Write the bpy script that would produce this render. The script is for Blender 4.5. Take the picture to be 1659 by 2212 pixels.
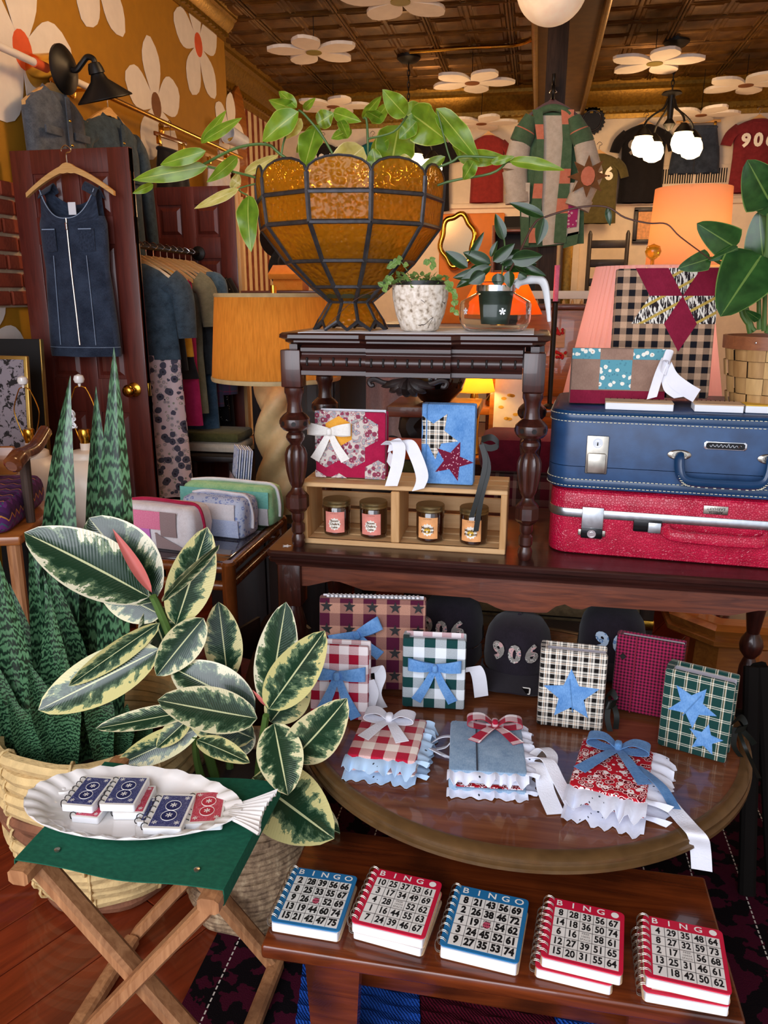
import bpy, bmesh, math, random
from mathutils import Vector as V, Matrix, noise
random.seed(7)
pi=math.pi; sin=math.sin; cos=math.cos; rad=math.radians
for o in list(bpy.data.objects): bpy.data.objects.remove(o)
sc=bpy.context.scene; C=sc.collection
# ------------------------------------------------------------------ camera
EYE=1.35; FPX=1680.0; PITCH=rad(15.6); YAW=rad(10.8)
cd=bpy.data.cameras.new('camera'); cam=bpy.data.objects.new('camera',cd); C.objects.link(cam); sc.camera=cam
cam.location=(0,0,EYE); cam.rotation_euler=(pi/2-PITCH,0,YAW)
cd.sensor_fit='HORIZONTAL'; cd.sensor_width=36; cd.lens=36*FPX/1659; cd.clip_start=.02; cd.clip_end=100
_f=V((-sin(YAW)*cos(PITCH),cos(YAW)*cos(PITCH),-sin(PITCH))); _r=V((cos(YAW),sin(YAW),0)); _u=_r.cross(_f)
def P(px,py,x=None,y=None,z=None):
    "point of the room seen at pixel px,py on the plane x=, y= or z="
    d=_f+_r*((px-829.5)/FPX)-_u*((py-1106)/FPX); c=V((0,0,EYE))
    for a,i in((x,0),(y,1),(z,2)):
        if a is not None: return c+d*((a-c[i])/d[i])
def ppm(p): return FPX/((V(p)-V((0,0,EYE))).dot(_f))      # pixels per metre at a point
# ------------------------------------------------------------------ light
def hx(s,a=1):
    s=s.lstrip('#'); o=[]
    for i in(0,2,4):
        c=int(s[i:i+2],16)/255; o.append(c/12.92 if c<=.04045 else((c+.055)/1.055)**2.4)
    return(*o,a)
w=bpy.data.worlds.new('daylight'); sc.world=w; w.use_nodes=True
bg=w.node_tree.nodes['Background']; bg.inputs[0].default_value=hx('#e9effc'); bg.inputs[1].default_value=1.15
def area(name,loc,rot,size,sy,power,col):
    l=bpy.data.lights.new(name,'AREA'); l.shape='RECTANGLE'; l.size=size; l.size_y=sy; l.energy=power; l.color=hx(col)[:3]
    o=bpy.data.objects.new(name,l); C.objects.link(o); o.location=loc; o.rotation_euler=rot; return o
def point(name,loc,power,col,r=.05):
    l=bpy.data.lights.new(name,'POINT'); l.energy=power; l.color=hx(col)[:3]; l.shadow_soft_size=r
    o=bpy.data.objects.new(name,l); C.objects.link(o); o.location=loc; return o
# daylight through the shop window behind and to the left of the photographer
area('shop_window_daylight',(-.9,-1.3,1.9),(rad(80),0,rad(-12)),2.8,2.2,76,'#f4f6ff')
vs=sc.view_settings; vs.view_transform='Standard'; vs.look='None'; vs.exposure=.25; vs.gamma=1; vs.use_curve_mapping=False
# ------------------------------------------------------------------ materials
MATS={}
class N:
    def __init__(s,name):
        s.m=bpy.data.materials.new(name); s.m.use_nodes=True; s.t=s.m.node_tree; s.b=s.t.nodes['Principled BSDF']; s.out=s.t.nodes['Material Output']
    def n(s,typ,**k):
        q=s.t.nodes.new(typ)
        for a,b in k.items(): setattr(q,a,b)
        return q
    def l(s,a,b): s.t.links.new(a,b)
    def put(s,sock,val):
        if val is None: return
        if hasattr(val,'is_output'): s.l(val,sock)
        else: sock.default_value=val
    def co(s,kind='Object',scale=None,rot=None):
        q=s.n('ShaderNodeTexCoord').outputs[kind]
        if scale is None and rot is None: return q
        m=s.n('ShaderNodeMapping'); s.l(q,m.inputs[0])
        if scale: m.inputs['Scale'].default_value=scale
        if rot: m.inputs['Rotation'].default_value=rot
        return m.outputs[0]
    def noise(s,co,scale=5,det=3,rough=.5,dist=0):
        q=s.n('ShaderNodeTexNoise'); s.put(q.inputs['Vector'],co); q.inputs['Scale'].default_value=scale; q.inputs['Detail'].default_value=det; q.inputs['Roughness'].default_value=rough; q.inputs['Distortion'].default_value=dist
        return q.outputs['Fac']
    def voro(s,co,scale=5,feature='F1',out='Distance'):
        q=s.n('ShaderNodeTexVoronoi',feature=feature); s.put(q.inputs['Vector'],co); q.inputs['Scale'].default_value=scale; return q.outputs[out]
    def wave(s,co,scale=5,dist=0,det=2,dir='X',dscale=1):
        q=s.n('ShaderNodeTexWave',bands_direction=dir); s.put(q.inputs['Vector'],co); q.inputs['Scale'].default_value=scale; q.inputs['Distortion'].default_value=dist; q.inputs['Detail'].default_value=det; q.inputs['Detail Scale'].default_value=dscale
        return q.outputs['Fac']
    def ramp(s,fac,stops,const=False):
        q=s.n('ShaderNodeValToRGB'); e=q.color_ramp.elements; q.color_ramp.interpolation='CONSTANT' if const else 'LINEAR'
        while len(e)<len(stops): e.new(.5)
        for k,(p,c) in zip(e,stops): k.position=p; k.color=c if not isinstance(c,str) else hx(c)
        s.l(fac,q.inputs[0]); return q.outputs[0]
    def math(s,op,a,b=None,c=None,clamp=False):
        q=s.n('ShaderNodeMath',operation=op,use_clamp=clamp)
        for i,v in enumerate((a,b,c)): s.put(q.inputs[i],v)
        return q.outputs[0]
    def mix(s,f,a,b,mode='MIX'):
        q=s.n('ShaderNodeMix',data_type='RGBA',blend_type=mode); s.put(q.inputs[0],f); 
        for i,v in((6,a),(7,b)): s.put(q.inputs[i],hx(v) if isinstance(v,str) else v)
        return q.outputs[2]
    def sep(s,co):
        q=s.n('ShaderNodeSeparateXYZ'); s.l(co,q.inputs[0]); return q.outputs[0],q.outputs[1],q.outputs[2]
    def comb(s,x=0,y=0,z=0):
        q=s.n('ShaderNodeCombineXYZ'); 
        for i,v in enumerate((x,y,z)): s.put(q.inputs[i],v)
        return q.outputs[0]
    def bump(s,h,st=.3,dist=.01):
        q=s.n('ShaderNodeBump'); s.l(h,q.inputs['Height']); q.inputs['Strength'].default_value=st; q.inputs['Distance'].default_value=dist; s.l(q.outputs[0],s.b.inputs['Normal'])
    def set(s,col=None,rough=None,metal=None,spec=None,trans=None,ior=None,coat=None,sheen=None,alpha=None,emit=None,est=None,sss=None):
        for k,v in(('Base Color',hx(col) if isinstance(col,str) else col),('Roughness',rough),('Metallic',metal),('Specular IOR Level',spec),('Transmission Weight',trans),('IOR',ior),('Coat Weight',coat),('Sheen Weight',sheen),('Alpha',alpha),('Emission Color',hx(emit) if isinstance(emit,str) else emit),('Emission Strength',est),('Subsurface Weight',sss)):
            s.put(s.b.inputs[k],v)
        return s
    def translucent(s,col,fac):
        t=s.n('ShaderNodeBsdfTranslucent'); s.put(t.inputs[0],hx(col) if isinstance(col,str) else col)
        m=s.n('ShaderNodeMixShader'); s.put(m.inputs[0],fac); s.l(s.b.outputs[0],m.inputs[1]); s.l(t.outputs[0],m.inputs[2]); s.l(m.outputs[0],s.out.inputs[0])
def mat(name,col,rough=.55,metal=0,var=.12,vs=14,bump=0,bs=120,**k):
    "plain colour with slight mottling and fine relief"
    if name in MATS: return MATS[name]
    q=N(name); q.set(col,rough,metal,**k)
    if var:
        f=q.noise(q.co(),vs,3); c=hx(col); d=tuple(x*(1-var) for x in c[:3])+(1,); e=tuple(min(1,x*(1+var)) for x in c[:3])+(1,)
        q.put(q.b.inputs['Base Color'],q.ramp(f,[(.3,d),(.7,e)]))
    if bump: q.bump(q.noise(q.co(),bs,2),bump,.004)
    MATS[name]=q.m; return q.m
def wood(name,c1,c2,axis='x',s=1,rough=.38,coat=.15,c3=None,dist=1.5,thr=(.55,.75)):
    if name in MATS: return MATS[name]
    q=N(name); sx={'x':(2.5,30,30),'y':(30,2.5,30),'z':(30,30,2.5)}[axis]
    co=q.co('Object',tuple(a*s for a in sx)); f=q.noise(co,1.2,6,.6,dist); f2=q.noise(q.co(),6*s,2)
    col=q.ramp(f,[(.3,c1),(.7,c2)])
    if c3: col=q.mix(q.math('MULTIPLY',q.ramp(f2,[(thr[0],(0,0,0,1)),(thr[1],(1,1,1,1))]),.7),col,c3)
    q.set(col,rough,coat=coat); q.bump(f,.12,.003); MATS[name]=q.m; return q.m
def cloth(name,col,col2=None,weave=900,rough=.85,vs=25,bump=.25,sheen=.15):
    if name in MATS: return MATS[name]
    q=N(name); c2=col2 or col; uv=q.co('UV')
    f=q.noise(uv,vs,4,.65); f=q.math('ADD',q.math('MULTIPLY',f,.62),q.math('MULTIPLY',q.noise(q.co('UV',(1,.35,1)),420,2,.7),.38)); c=q.ramp(f,[(.36,col),(.64,c2)]); q.set(c,rough,sheen=sheen,spec=.2)
    q.bump(q.noise(q.co('UV',(weave*.5,weave,1)),1,2),bump,.0015); MATS[name]=q.m; return q.m
def stripes(q,x,period,stops,off=0):
    f=q.math('FRACT',q.math('ADD',q.math('DIVIDE',x,period),off)); return q.ramp(f,stops,True)
def plaid(name,period,sx,sy,rough=.85,mode='avg',off=(0,0),grain=.18):
    "woven check: warp stripes sx and weft stripes sy averaged, UV in metres"
    if name in MATS: return MATS[name]
    q=N(name); x,y,_=q.sep(q.co('UV')); a=stripes(q,x,period,sx,off[0]); b=stripes(q,y,period,sy,off[1])
    c=q.mix(.5,a,b) if mode=='avg' else q.mix(1.0,a,b,'MULTIPLY')
    n=q.noise(q.co('UV',(700,700,1)),1,2); c=q.mix(grain,c,q.ramp(n,[(.35,(0,0,0,1)),(.65,(1,1,1,1))]),'OVERLAY')
    q.set(c,rough,spec=.2,sheen=.1); q.bump(n,.2,.001); MATS[name]=q.m; return q.m
def gingham(name,dark,light,period,off=(0,0)):
    return plaid(name,period,[(0,dark),(.5,light)],[(0,dark),(.5,light)],off=off)
# ------------------------------------------------------------------ geometry collector
_txt={}
def text_geo(s,bold=0):
    k=(s,bold)
    if k not in _txt:
        c=bpy.data.curves.new('t','FONT'); c.body=s; c.align_x='CENTER'; c.align_y='CENTER'; c.size=1; c.offset=bold; c.resolution_u=3
        o=bpy.data.objects.new('t',c); C.objects.link(o); dg=bpy.context.evaluated_depsgraph_get()
        me=bpy.data.meshes.new_from_object(o.evaluated_get(dg))
        _txt[k]=([tuple(v.co) for v in me.vertices],[tuple(p.vertices) for p in me.polygons])
        bpy.data.objects.remove(o); bpy.data.curves.remove(c); bpy.data.meshes.remove(me)
    return _txt[k]
I4=Matrix.Identity(4)
def T(x=0,y=0,z=0,rx=0,ry=0,rz=0,s=1):
    return Matrix.Translation((x,y,z))@Matrix.Rotation(rz,4,'Z')@Matrix.Rotation(ry,4,'Y')@Matrix.Rotation(rx,4,'X')@Matrix.Diagonal((s,s,s,1) if not isinstance(s,tuple) else (*s,1))
class G:
    def __init__(s): s.v=[]; s.f=[]; s.uv={}; s.mi={}
    def add(s,vs,fs,M=None,uvs=None,mi=0):
        b=len(s.v); s.v+=[tuple(M@V(p)) for p in vs] if M is not None else [tuple(p) for p in vs]
        for i,f in enumerate(fs):
            if uvs: s.uv[len(s.f)]=uvs[i]
            if mi: s.mi[len(s.f)]=mi
            s.f.append([b+j for j in f])
        return s
    def box(s,c,d,M=None,mi=0):
        x,y,z=c; a,b,h=d[0]/2,d[1]/2,d[2]/2
        vs=[(x+i*a,y+j*b,z+k*h) for k in(-1,1) for j in(-1,1) for i in(-1,1)]
        return s.add(vs,[(0,2,3,1),(4,5,7,6),(0,1,5,4),(2,6,7,3),(0,4,6,2),(1,3,7,5)],M,mi=mi)
    def rbox(s,c,d,r,M=None,seg=2,mi=0):
        bm=bmesh.new(); bmesh.ops.create_cube(bm,size=1); 
        for v in bm.verts: v.co=V((v.co.x*d[0],v.co.y*d[1],v.co.z*d[2]))
        bmesh.ops.bevel(bm,geom=list(bm.edges),offset=min(r,min(d)*.49),segments=seg,profile=.5,affect='EDGES')
        for v in bm.verts: v.co+=V(c)
        bm.verts.index_update(); s.add([v.co[:] for v in bm.verts],[[v.index for v in f.verts] for f in bm.faces],M,mi=mi); bm.free(); return s
    def loft(s,rings,closed=True,cap=True,M=None,uv=False,mi=0):
        n=len(rings[0]); vs=[p for r in rings for p in r]; fs=[]; us=[]
        m=n if closed else n-1
        for i in range(len(rings)-1):
            for j in range(m):
                k=(j+1)%n; fs.append((i*n+j,i*n+k,(i+1)*n+k,(i+1)*n+j))
                a,b=i/(len(rings)-1),(i+1)/(len(rings)-1); us.append([(j/m,a),((j+1)/m,a),((j+1)/m,b),(j/m,b)])
        if cap and closed:
            fs.append(tuple(range(n))[::-1]); fs.append(tuple((len(rings)-1)*n+j for j in range(n))); us+= [[(0,0)]*n]*2
        return s.add(vs,fs,M,us if uv else None,mi)
    def tube(s,pts,r,n=8,cap=True,M=None,flat=1,closed=False,mi=0):
        pts=[V(p) for p in pts]; rings=[]; L=len(pts); prev=None
        for i,p in enumerate(pts):
            d=(pts[(i+1)%L]-pts[i-1]) if closed else (pts[min(i+1,L-1)]-pts[max(i-1,0)])
            d=d.normalized() if d.length>1e-9 else V((0,0,1))
            if prev is None: a=d.orthogonal().normalized()
            else: a=(prev-d*prev.dot(d)); a=a.normalized() if a.length>1e-6 else d.orthogonal().normalized()
            prev=a; b=d.cross(a); rr=r[i] if isinstance(r,(list,tuple)) else r
            rings.append([p+a*rr*cos(2*pi*k/n)+b*rr*flat*sin(2*pi*k/n) for k in range(n)])
        if closed: rings.append(rings[0]); cap=False
        return s.loft(rings,True,cap,M,mi=mi)
    def lathe(s,prof,n=24,M=None,wob=None,cap=True,uv=False,mi=0):
        rings=[]
        for r,z in prof:
            rings.append([( (r*(wob(k/n*2*pi,z) if wob else 1))*cos(2*pi*k/n),(r*(wob(k/n*2*pi,z) if wob else 1))*sin(2*pi*k/n),z) for k in range(n)])
        return s.loft(rings,True,cap,M,uv,mi)
    def prism(s,pts,t,M=None,mi=0):
        "outline in local x,z extruded from y=0 to y=-t (towards the viewer)"
        n=len(pts); vs=[(x,0,z) for x,z in pts]+[(x,-t,z) for x,z in pts]
        a=sum(pts[i][0]*pts[(i+1)%n][1]-pts[(i+1)%n][0]*pts[i][1] for i in range(n))
        fs=[tuple(range(n))[::-1],tuple(range(n,2*n))]+[(i,(i+1)%n,n+(i+1)%n,n+i) for i in range(n)]
        if a<0: fs=[f[::-1] for f in fs]
        return s.add(vs,fs,M,mi=mi)
    def sheet(s,fn,nu,nv,th=0,M=None,mi=0,uvs=(1,1)):
        "surface fn(u,v); with th a second layer closes it"
        g=[[V(fn(i/nu,j/nv)) for j in range(nv+1)] for i in range(nu+1)]
        vs=[p for r in g for p in r]; W=nv+1; fs=[]; us=[]
        for i in range(nu):
            for j in range(nv):
                fs.append((i*W+j,(i+1)*W+j,(i+1)*W+j+1,i*W+j+1)); us.append([(a/nu*uvs[0],b/nv*uvs[1]) for a,b in((i,j),(i+1,j),(i+1,j+1),(i,j+1))])
        if th:
            nn=len(vs); nor=[]
            for i in range(nu+1):
                for j in range(nv+1):
                    du=g[min(i+1,nu)][j]-g[max(i-1,0)][j]; dv=g[i][min(j+1,nv)]-g[i][max(j-1,0)]; c=du.cross(dv); nor.append(c.normalized() if c.length>1e-12 else V((0,0,1)))
            vs=vs+[vs[k]-nor[k]*th for k in range(nn)]; F=list(fs); U=list(us)
            for f,u in zip(F,U): fs.append(tuple(nn+k for k in f[::-1])); us.append(u[::-1])
            edge=[(i*W) for i in range(nu+1)]+[nu*W+j for j in range(1,W)]+[i*W+nv for i in range(nu-1,-1,-1)]+[j for j in range(nv-1,0,-1)]
            for a,b in zip(edge,edge[1:]+edge[:1]): fs.append((b,a,nn+a,nn+b)); us.append([(0,0)]*4)
        return s.add(vs,fs,M,us,mi)
    def text(s,t,size,M=None,bold=.02,th=0,sx=1,mi=0):
        "flat lettering in local x,y plane facing +z"
        vs,fs=text_geo(t,bold); return s.add([(x*size*sx,y*size,0) for x,y,z in vs],fs,M,mi=mi)
    def build(s,name,m,parent=None,smooth=35,loc=None,sub=0,origin=False):
        me=bpy.data.meshes.new(name)
        if origin and s.v:
            o0=V((sum(p[0] for p in s.v)/len(s.v),sum(p[1] for p in s.v)/len(s.v),min(p[2] for p in s.v))); s.v=[tuple(V(p)-o0) for p in s.v]; loc=o0
        me.from_pydata(s.v,[],s.f); me.validate(); 
        ms=m if isinstance(m,(list,tuple)) else [m]
        for q in ms: me.materials.append(MATS[q] if isinstance(q,str) else q)
        ul=me.uv_layers.new(name='UVMap').data
        ok=len(me.polygons)==len(s.f)
        for p in me.polygons:
            if ok and p.index in s.mi: p.material_index=s.mi[p.index]
            if ok and p.index in s.uv and len(s.uv[p.index])==p.loop_total:
                for k,li in enumerate(p.loop_indices): ul[li].uv=s.uv[p.index][k]
            else:
                nn=p.normal; a=max(range(3),key=lambda i:abs(nn[i])); i,j=((1,2),(0,2),(0,1))[a]
                for li in p.loop_indices:
                    c=me.vertices[me.loops[li].vertex_index].co; ul[li].uv=(c[i],c[j])
        if smooth:
            me.shade_smooth()
            if smooth<180: me.set_sharp_from_angle(angle=rad(smooth))
        o=bpy.data.objects.new(name,me); C.objects.link(o)
        if parent is not None: o.parent=parent
        if loc is not None: o.location=loc
        if sub:
            md=o.modifiers.new('s','SUBSURF'); md.levels=sub; md.render_levels=sub
        return o
def tag(o,label=None,cat=None,group=None,kind=None):
    for k,v in(('label',label),('category',cat),('group',group),('kind',kind)):
        if v: o[k]=v
    return o
def thing(name,label,cat,loc=(0,0,0),rz=0,group=None,rx=0,ry=0):
    o=bpy.data.objects.new(name,None); C.objects.link(o); o.location=loc; o.rotation_euler=(rx,ry,rz); o.empty_display_size=.05
    return tag(o,label,cat,group)
def struct(o): o['kind']='structure'; return o
def empty_struct(name): o=bpy.data.objects.new(name,None); C.objects.link(o); return struct(o)
def inst(o,name,parent,loc,rot=(0,0,0),scale=None):
    c=bpy.data.objects.new(name,o.data); C.objects.link(c); c.parent=parent; c.location=loc; c.rotation_euler=rot
    if scale: c.scale=scale
    return c
def arc(n,a0,a1,r,cx=0,cy=0): return [(cx+r*cos(a0+(a1-a0)*i/n),cy+r*sin(a0+(a1-a0)*i/n)) for i in range(n+1)]
def star(r,ri=.4,n=5,a0=pi/2): return [((r if k%2==0 else r*ri)*cos(a0+pi*k/n),(r if k%2==0 else r*ri)*sin(a0+pi*k/n)) for k in range(2*n)]
def smoothpath(pts,k=6):
    pts=[V(p) for p in pts]; out=[]
    for i in range(len(pts)-1):
        a,b,c,d=pts[max(i-1,0)],pts[i],pts[i+1],pts[min(i+2,len(pts)-1)]
        for j in range(k):
            t=j/k; out.append(.5*((2*b)+(c-a)*t+(2*a-5*b+4*c-d)*t*t+(3*b-a-3*c+d)*t**3))
    return out+[pts[-1]]
def ribbon(g,pts,wd,width,th=.0012,k=6,taper=None):
    "cloth strip along a path; wd = direction(s) across the strip"
    p=smoothpath(pts,k); n=len(p)-1
    def fn(u,v):
        i=min(int(round(u*n)),n); d=V(wd(u) if callable(wd) else wd).normalized(); ww=width*(taper(u) if taper else 1)
        return p[i]+d*ww*(v-.5)
    L=sum((p[i+1]-p[i]).length for i in range(n)); return g.sheet(fn,n,3,th,None,0,(L,width))
# ================================================================== materials used all over
mat('cream_wall','#efdcc2',.8,var=.05,bump=.1,bs=60); mat('mustard_wall','#ad780c',.75,var=.06,bump=.12,bs=90)
mat('painted_white','#efe6dc',.75,var=.04); mat('orange_red','#e25a2b',.7); mat('brown_paint','#7c4a22',.7); mat('olive_dot','#8a7a2a',.7)
mat('gold_trim','#8f6a1e',.35,.55,var=.25,vs=40,bump=.3,bs=60)
mat('black_iron','#1d1a18',.45,.4,var=.2); mat('brass','#d9a53f',.22,1,var=.1); mat('chrome','#d6d6d8',.15,1,var=.05); mat('nickel','#b4aea2',.28,.95,var=.15,vs=60)
mat('white_ceramic','#ece8e4',.18,var=.03,coat=.5); mat('cream_ceramic','#ecdcc8',.35,var=.05); mat('paper_white','#eef1f6',.85,var=.03); mat('black_print','#0c0b0d',.6,var=0); mat('dark','#100d0c',.8,var=.1)
mat('soft_white_cloth','#edeff8',.9,var=.05,bump=.2,bs=300); mat('black_satin','#0d110c',.42,var=.2,spec=.35)
wood('maroon_door','#4d1c15','#6b2b20','z',1,.42,.2); wood('hanger_wood','#d09a58','#e4b774','x',1.5,.4); wood('pine','#c49560','#dcb583','x',1.2,.6,0); wood('pine_end','#b88850','#d2a672','z',1.2,.6,0)
wood('dark_mahogany','#200e0b','#43201a','x',1,.36,.25); wood('dark_mahogany_z','#210e0b','#4a2118','z',1,.3,.35); wood('oak_dark','#48231a','#80432b','x',1.6,.4,.2)
wood('floor_wood','#571d0e','#8c381a','y',.6,.28,.35,'#3c130a'); wood('bench_wood','#4a1d0d','#7d3917','x',.9,.25,.5,'#1a0d0a',1.5,(.46,.6)); wood('round_top','#5a2d18','#875030','x',.8,.22,.5)
wood('honey_wood','#8a4d1f','#b9722f','x',1,.3,.4); wood('rattan_wood','#57290f','#8a4a1d','z',1,.25,.5); wood('stool_wood','#8c5a36','#b98458','z',1.6,.6,0,'#5f3c25')
wood('weathered_wood','#241a16','#4b382e','z',.8,.8,0); wood('black_wood','#0f0909','#251615','z',1,.5,.05)
# ================================================================== room
H=3.3; XW=-2.36; XS=-2.74; XR=2.7; YM=6.1; YB=8.6; Y0=-1.2
def slab(name,a,b,m,parent=None):
    g=G(); g.box([(a[i]+b[i])/2 for i in range(3)],[abs(b[i]-a[i]) for i in range(3)]); return g.build(name,m,parent,0)
floor=struct(slab('floor',(XS-.2,Y0,-.06),(XR+.2,YB+.2,-.006),'floor_wood'))
# planks near the window, laid at an angle
ang=rad(-27); pw=.118; gp=G(); gp.rbox((0,0,-.004),(pw-.0025,1.2-.003,.008),.0012,None,1); plank0=gp.build('plank','floor_wood',floor); first=True
for i in range(-16,17):
    for j in range(-2,3):
        u=i*pw; v=j*1.2+(i*0.43%1.2)
        c=V((-.55,1.9,0))+Matrix.Rotation(ang,3,'Z')@V((u,v,0))
        if -2.2<c.x<1.6 and .1<c.y<3.6:
            if first: plank0.location=c; plank0.rotation_euler=(0,0,ang); first=False
            else: inst(plank0,'plank',floor,c,(0,0,ang))
wl=struct(slab('wall_left',(XW-.3,Y0,0),(XW,YM,H),'mustard_wall'))
q=N('stripe_paper'); x,y,_=q.sep(q.co('UV')); q.set(q.mix(.12,stripes(q,x,.155,[(0,'#e6cfa8'),(.55,'#7c2a16')]),q.ramp(q.noise(q.co('UV'),14),[(.4,'#000000'),(.6,'#c9a878')])),.8); MATS['stripe_paper']=q.m
struct(slab('wall_left_rear',(XS-.2,YM,0),(XS,YB,H),'stripe_paper'))
wb=struct(slab('wall_back',(XS-.2,YB,0),(XR+.2,YB+.2,H),'cream_wall')); struct(slab('wall_right',(XR,Y0,0),(XR+.2,YB,H),'cream_wall'))
# ---- pressed tin ceiling
q=N('tin'); q.set(q.ramp(q.noise(q.co(),9,4),[(.3,'#4f3214'),(.7,'#7a5622')]),.36,.45); q.bump(q.noise(q.co(),90,2),.15,.004); MATS['tin']=q.m
ceil=struct(slab('ceiling',(XS-.2,Y0,H+.012),(XR+.2,YB+.2,H+.1),'tin'))
g=G(); S=.61
for a,b,h in((.605,.56,.012),):
    pass
def frame(g,cx,cy,so,si,z0,z1):
    "square ring sloping from so/z0 to si/z1"
    vs=[]
    for s_,z in((so,z0),(si,z1)): vs+=[(cx+i*s_/2,cy+j*s_/2,z) for i,j in((-1,-1),(1,-1),(1,1),(-1,1))]
    g.add(vs,[(k,(k+1)%4,4+(k+1)%4,4+k) for k in range(4)])
g.box((0,0,.006),(S,S,.012))
for s_ in(-1,1):
    g.rbox((s_*(S/2-.012),0,-.006),(.018,S,.018),.006,None,1); g.rbox((0,s_*(S/2-.012),-.006),(S,.018,.018),.006,None,1)
for i in(-1,1):
    for j in(-1,1):
        cx,cy=i*.145,j*.145
        for so,si,z0,z1 in((.268,.25,0,-.008),(.25,.235,-.008,0),(.2,.186,0,-.006),(.186,.13,-.006,-.010)): frame(g,cx,cy,so,si,z0,z1)
        g.add([(cx+a*.065,cy+b*.065,-.010) for a,b in((-1,-1),(-1,1),(1,1),(1,-1))],[(0,1,2,3)])
tin0=g.build('tin_panel','tin',ceil,25); first=True
for i in range(9):
    for j in range(6):
        l=(-2.44+i*S,5.22+j*S,H)
        if first: tin0.location=l; first=False
        else: inst(tin0,'tin_panel',ceil,l)
# ---- cornices and trims
def cornice(name,p,q_,out,hgt=.3,dep=.2):
    p=V(p); q_=V(q_); o=V(out); pr=[(0,0),(.02,0),(.03,.04),(.06,.06),(.06,.1),(.12,.16),(.15,.22),(.18,.24),(.18,.27),(.2,.3),(0,.3)]
    g=G(); rings=[[a+o*(d*dep/.2)+V((0,0,-hgt+z*hgt/.3)) for d,z in pr] for a in(p,q_)]; g.loft(rings,True,True)
    d=(q_-p); n=int(d.length/.06)
    for i in range(n): g.box(p+d*((i+.5)/n)+o*.05*dep/.2+V((0,0,-hgt*.8)),(.03,.03,.025))
    return struct(g.build(name,'gold_trim',None,25))
cornice('trim_1',(XS,YB,H),(-.12,YB,H),(0,-1,0)); cornice('trim_2',(.33,YB,H),(XR,YB,H),(0,-1,0)); cornice('trim_3',(XS,YM,H),(XS,YB-.2,H),(1,0,0)); cornice('trim_4',(XW,2,H),(XW,YM,H),(1,0,0),.16,.12)
mat('beam_paint','#5a3d1a',.5,.2,var=.2); bm_=struct(slab('beam',(-.1,2,3.08),(.32,YB,H+.01),'beam_paint'))
for k,(a,b) in enumerate(((-.13,-.09),(.31,.35))):
    g=G(); g.rbox(((a+b)/2,5.3,3.07),(.04,6.6,.07),.012); g.rbox(((a+b)/2,5.3,3.14),(.06,6.6,.03),.01); struct(g.build('trim_%d'%(5+k),'gold_trim'))
g=G(); g.rbox((-.02,YB-.03,1.5),(.18,.06,3.0),.01); g.rbox((.28,YB-.03,1.5),(.1,.07,3.0),.015); struct(g.build('trim_7','gold_trim'))
zl=P(1300,440,y=YB).z; g=G(); g.rbox((0,YB-.02,zl),(5.4,.05,.05),.01); struct(g.build('trim_8','cream_wall'))
# orange nook below the rail and the dark doorway beside it
a=P(950,462,y=YB-.03); b=P(1082,700,y=YB-.03); mat('orange_paint','#e08030',.6,var=.06); g=G(); g.rbox(((a.x+b.x)/2,YB-.02,(a.z+b.z)/2),(b.x-a.x,.05,a.z-b.z),.02); g.build('painted_panel','orange_paint',wb)
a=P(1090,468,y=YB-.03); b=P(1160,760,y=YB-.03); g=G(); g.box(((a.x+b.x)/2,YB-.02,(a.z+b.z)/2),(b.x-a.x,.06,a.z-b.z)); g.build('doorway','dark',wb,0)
a=P(1240,480,y=YB-.03); g=G(); g.rbox((a.x,YB-.03,1.1),(.14,.06,2.2),.01); g.build('door_casing','cream_wall',wb)
# ---- exposed brick patch on the mustard wall
mat('brick','#8e3c22',.85,var=.25,vs=10,bump=.5,bs=60); mat('mortar','#b9a184',.95,var=.15,bump=.4,bs=80)
z0=P(20,664,x=XW).z; z1=P(20,395,x=XW).z; g=G(); g.box((XW+.004,2.95,(z0+z1)/2),(.012,1.5,z1-z0)); g.build('mortar_bed','mortar',wl,0)
gb=G(); gb.rbox((0,0,0),(.03,.2,.062),.006,None,1); b0=gb.build('brick','brick',wl); first=True; rows=int((z1-z0)/.078)+1
for r in range(rows):
    for k in range(7):
        l=(XW+.012+random.uniform(-.004,.004),2.3+k*.215+(r%2)*.108,z0+.04+r*.078)
        if first: b0.location=l; first=False
        else: inst(b0,'brick',wl,l)
# ---- daisies painted on the mustard wall
def petal(L,W,n=8): 
    pts=[]
    for i in range(n+1): t=i/n; pts.append((W/2*sin(pi*min(1,t**1.5*.93+.03))**.75,L*t))
    return pts+[(-x,z) for x,z in pts[::-1]]
def daisy(px,py,R,cen,a0=.3,wide=.62):
    c=P(px,py,x=XW+.003); pr=bpy.data.objects.new('painted_daisy',None); C.objects.link(pr); pr.parent=wl; pr.location=c; pr.rotation_euler=(0,0,pi/2)
    for k in range(5):
        g=G(); g.prism(petal(R,R*wide),.002,T(ry=a0+k*2*pi/5)); g.build('petal','painted_white',pr,0)
    g=G(); g.prism([(R*.17*cos(t*pi/8),R*.2*sin(t*pi/8)) for t in range(16)],.004); g.build('flower_center',cen,pr,0)
daisy(48,108,.42,'orange_red',.1); daisy(428,97,.37,'orange_red',-.15); daisy(337,228,.37,'brown_paint',-.1); daisy(205,-78,.36,'orange_red',-.15); daisy(497,290,.30,'orange_red',.2); daisy(-28,735,.26,'orange_red',.45)
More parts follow.
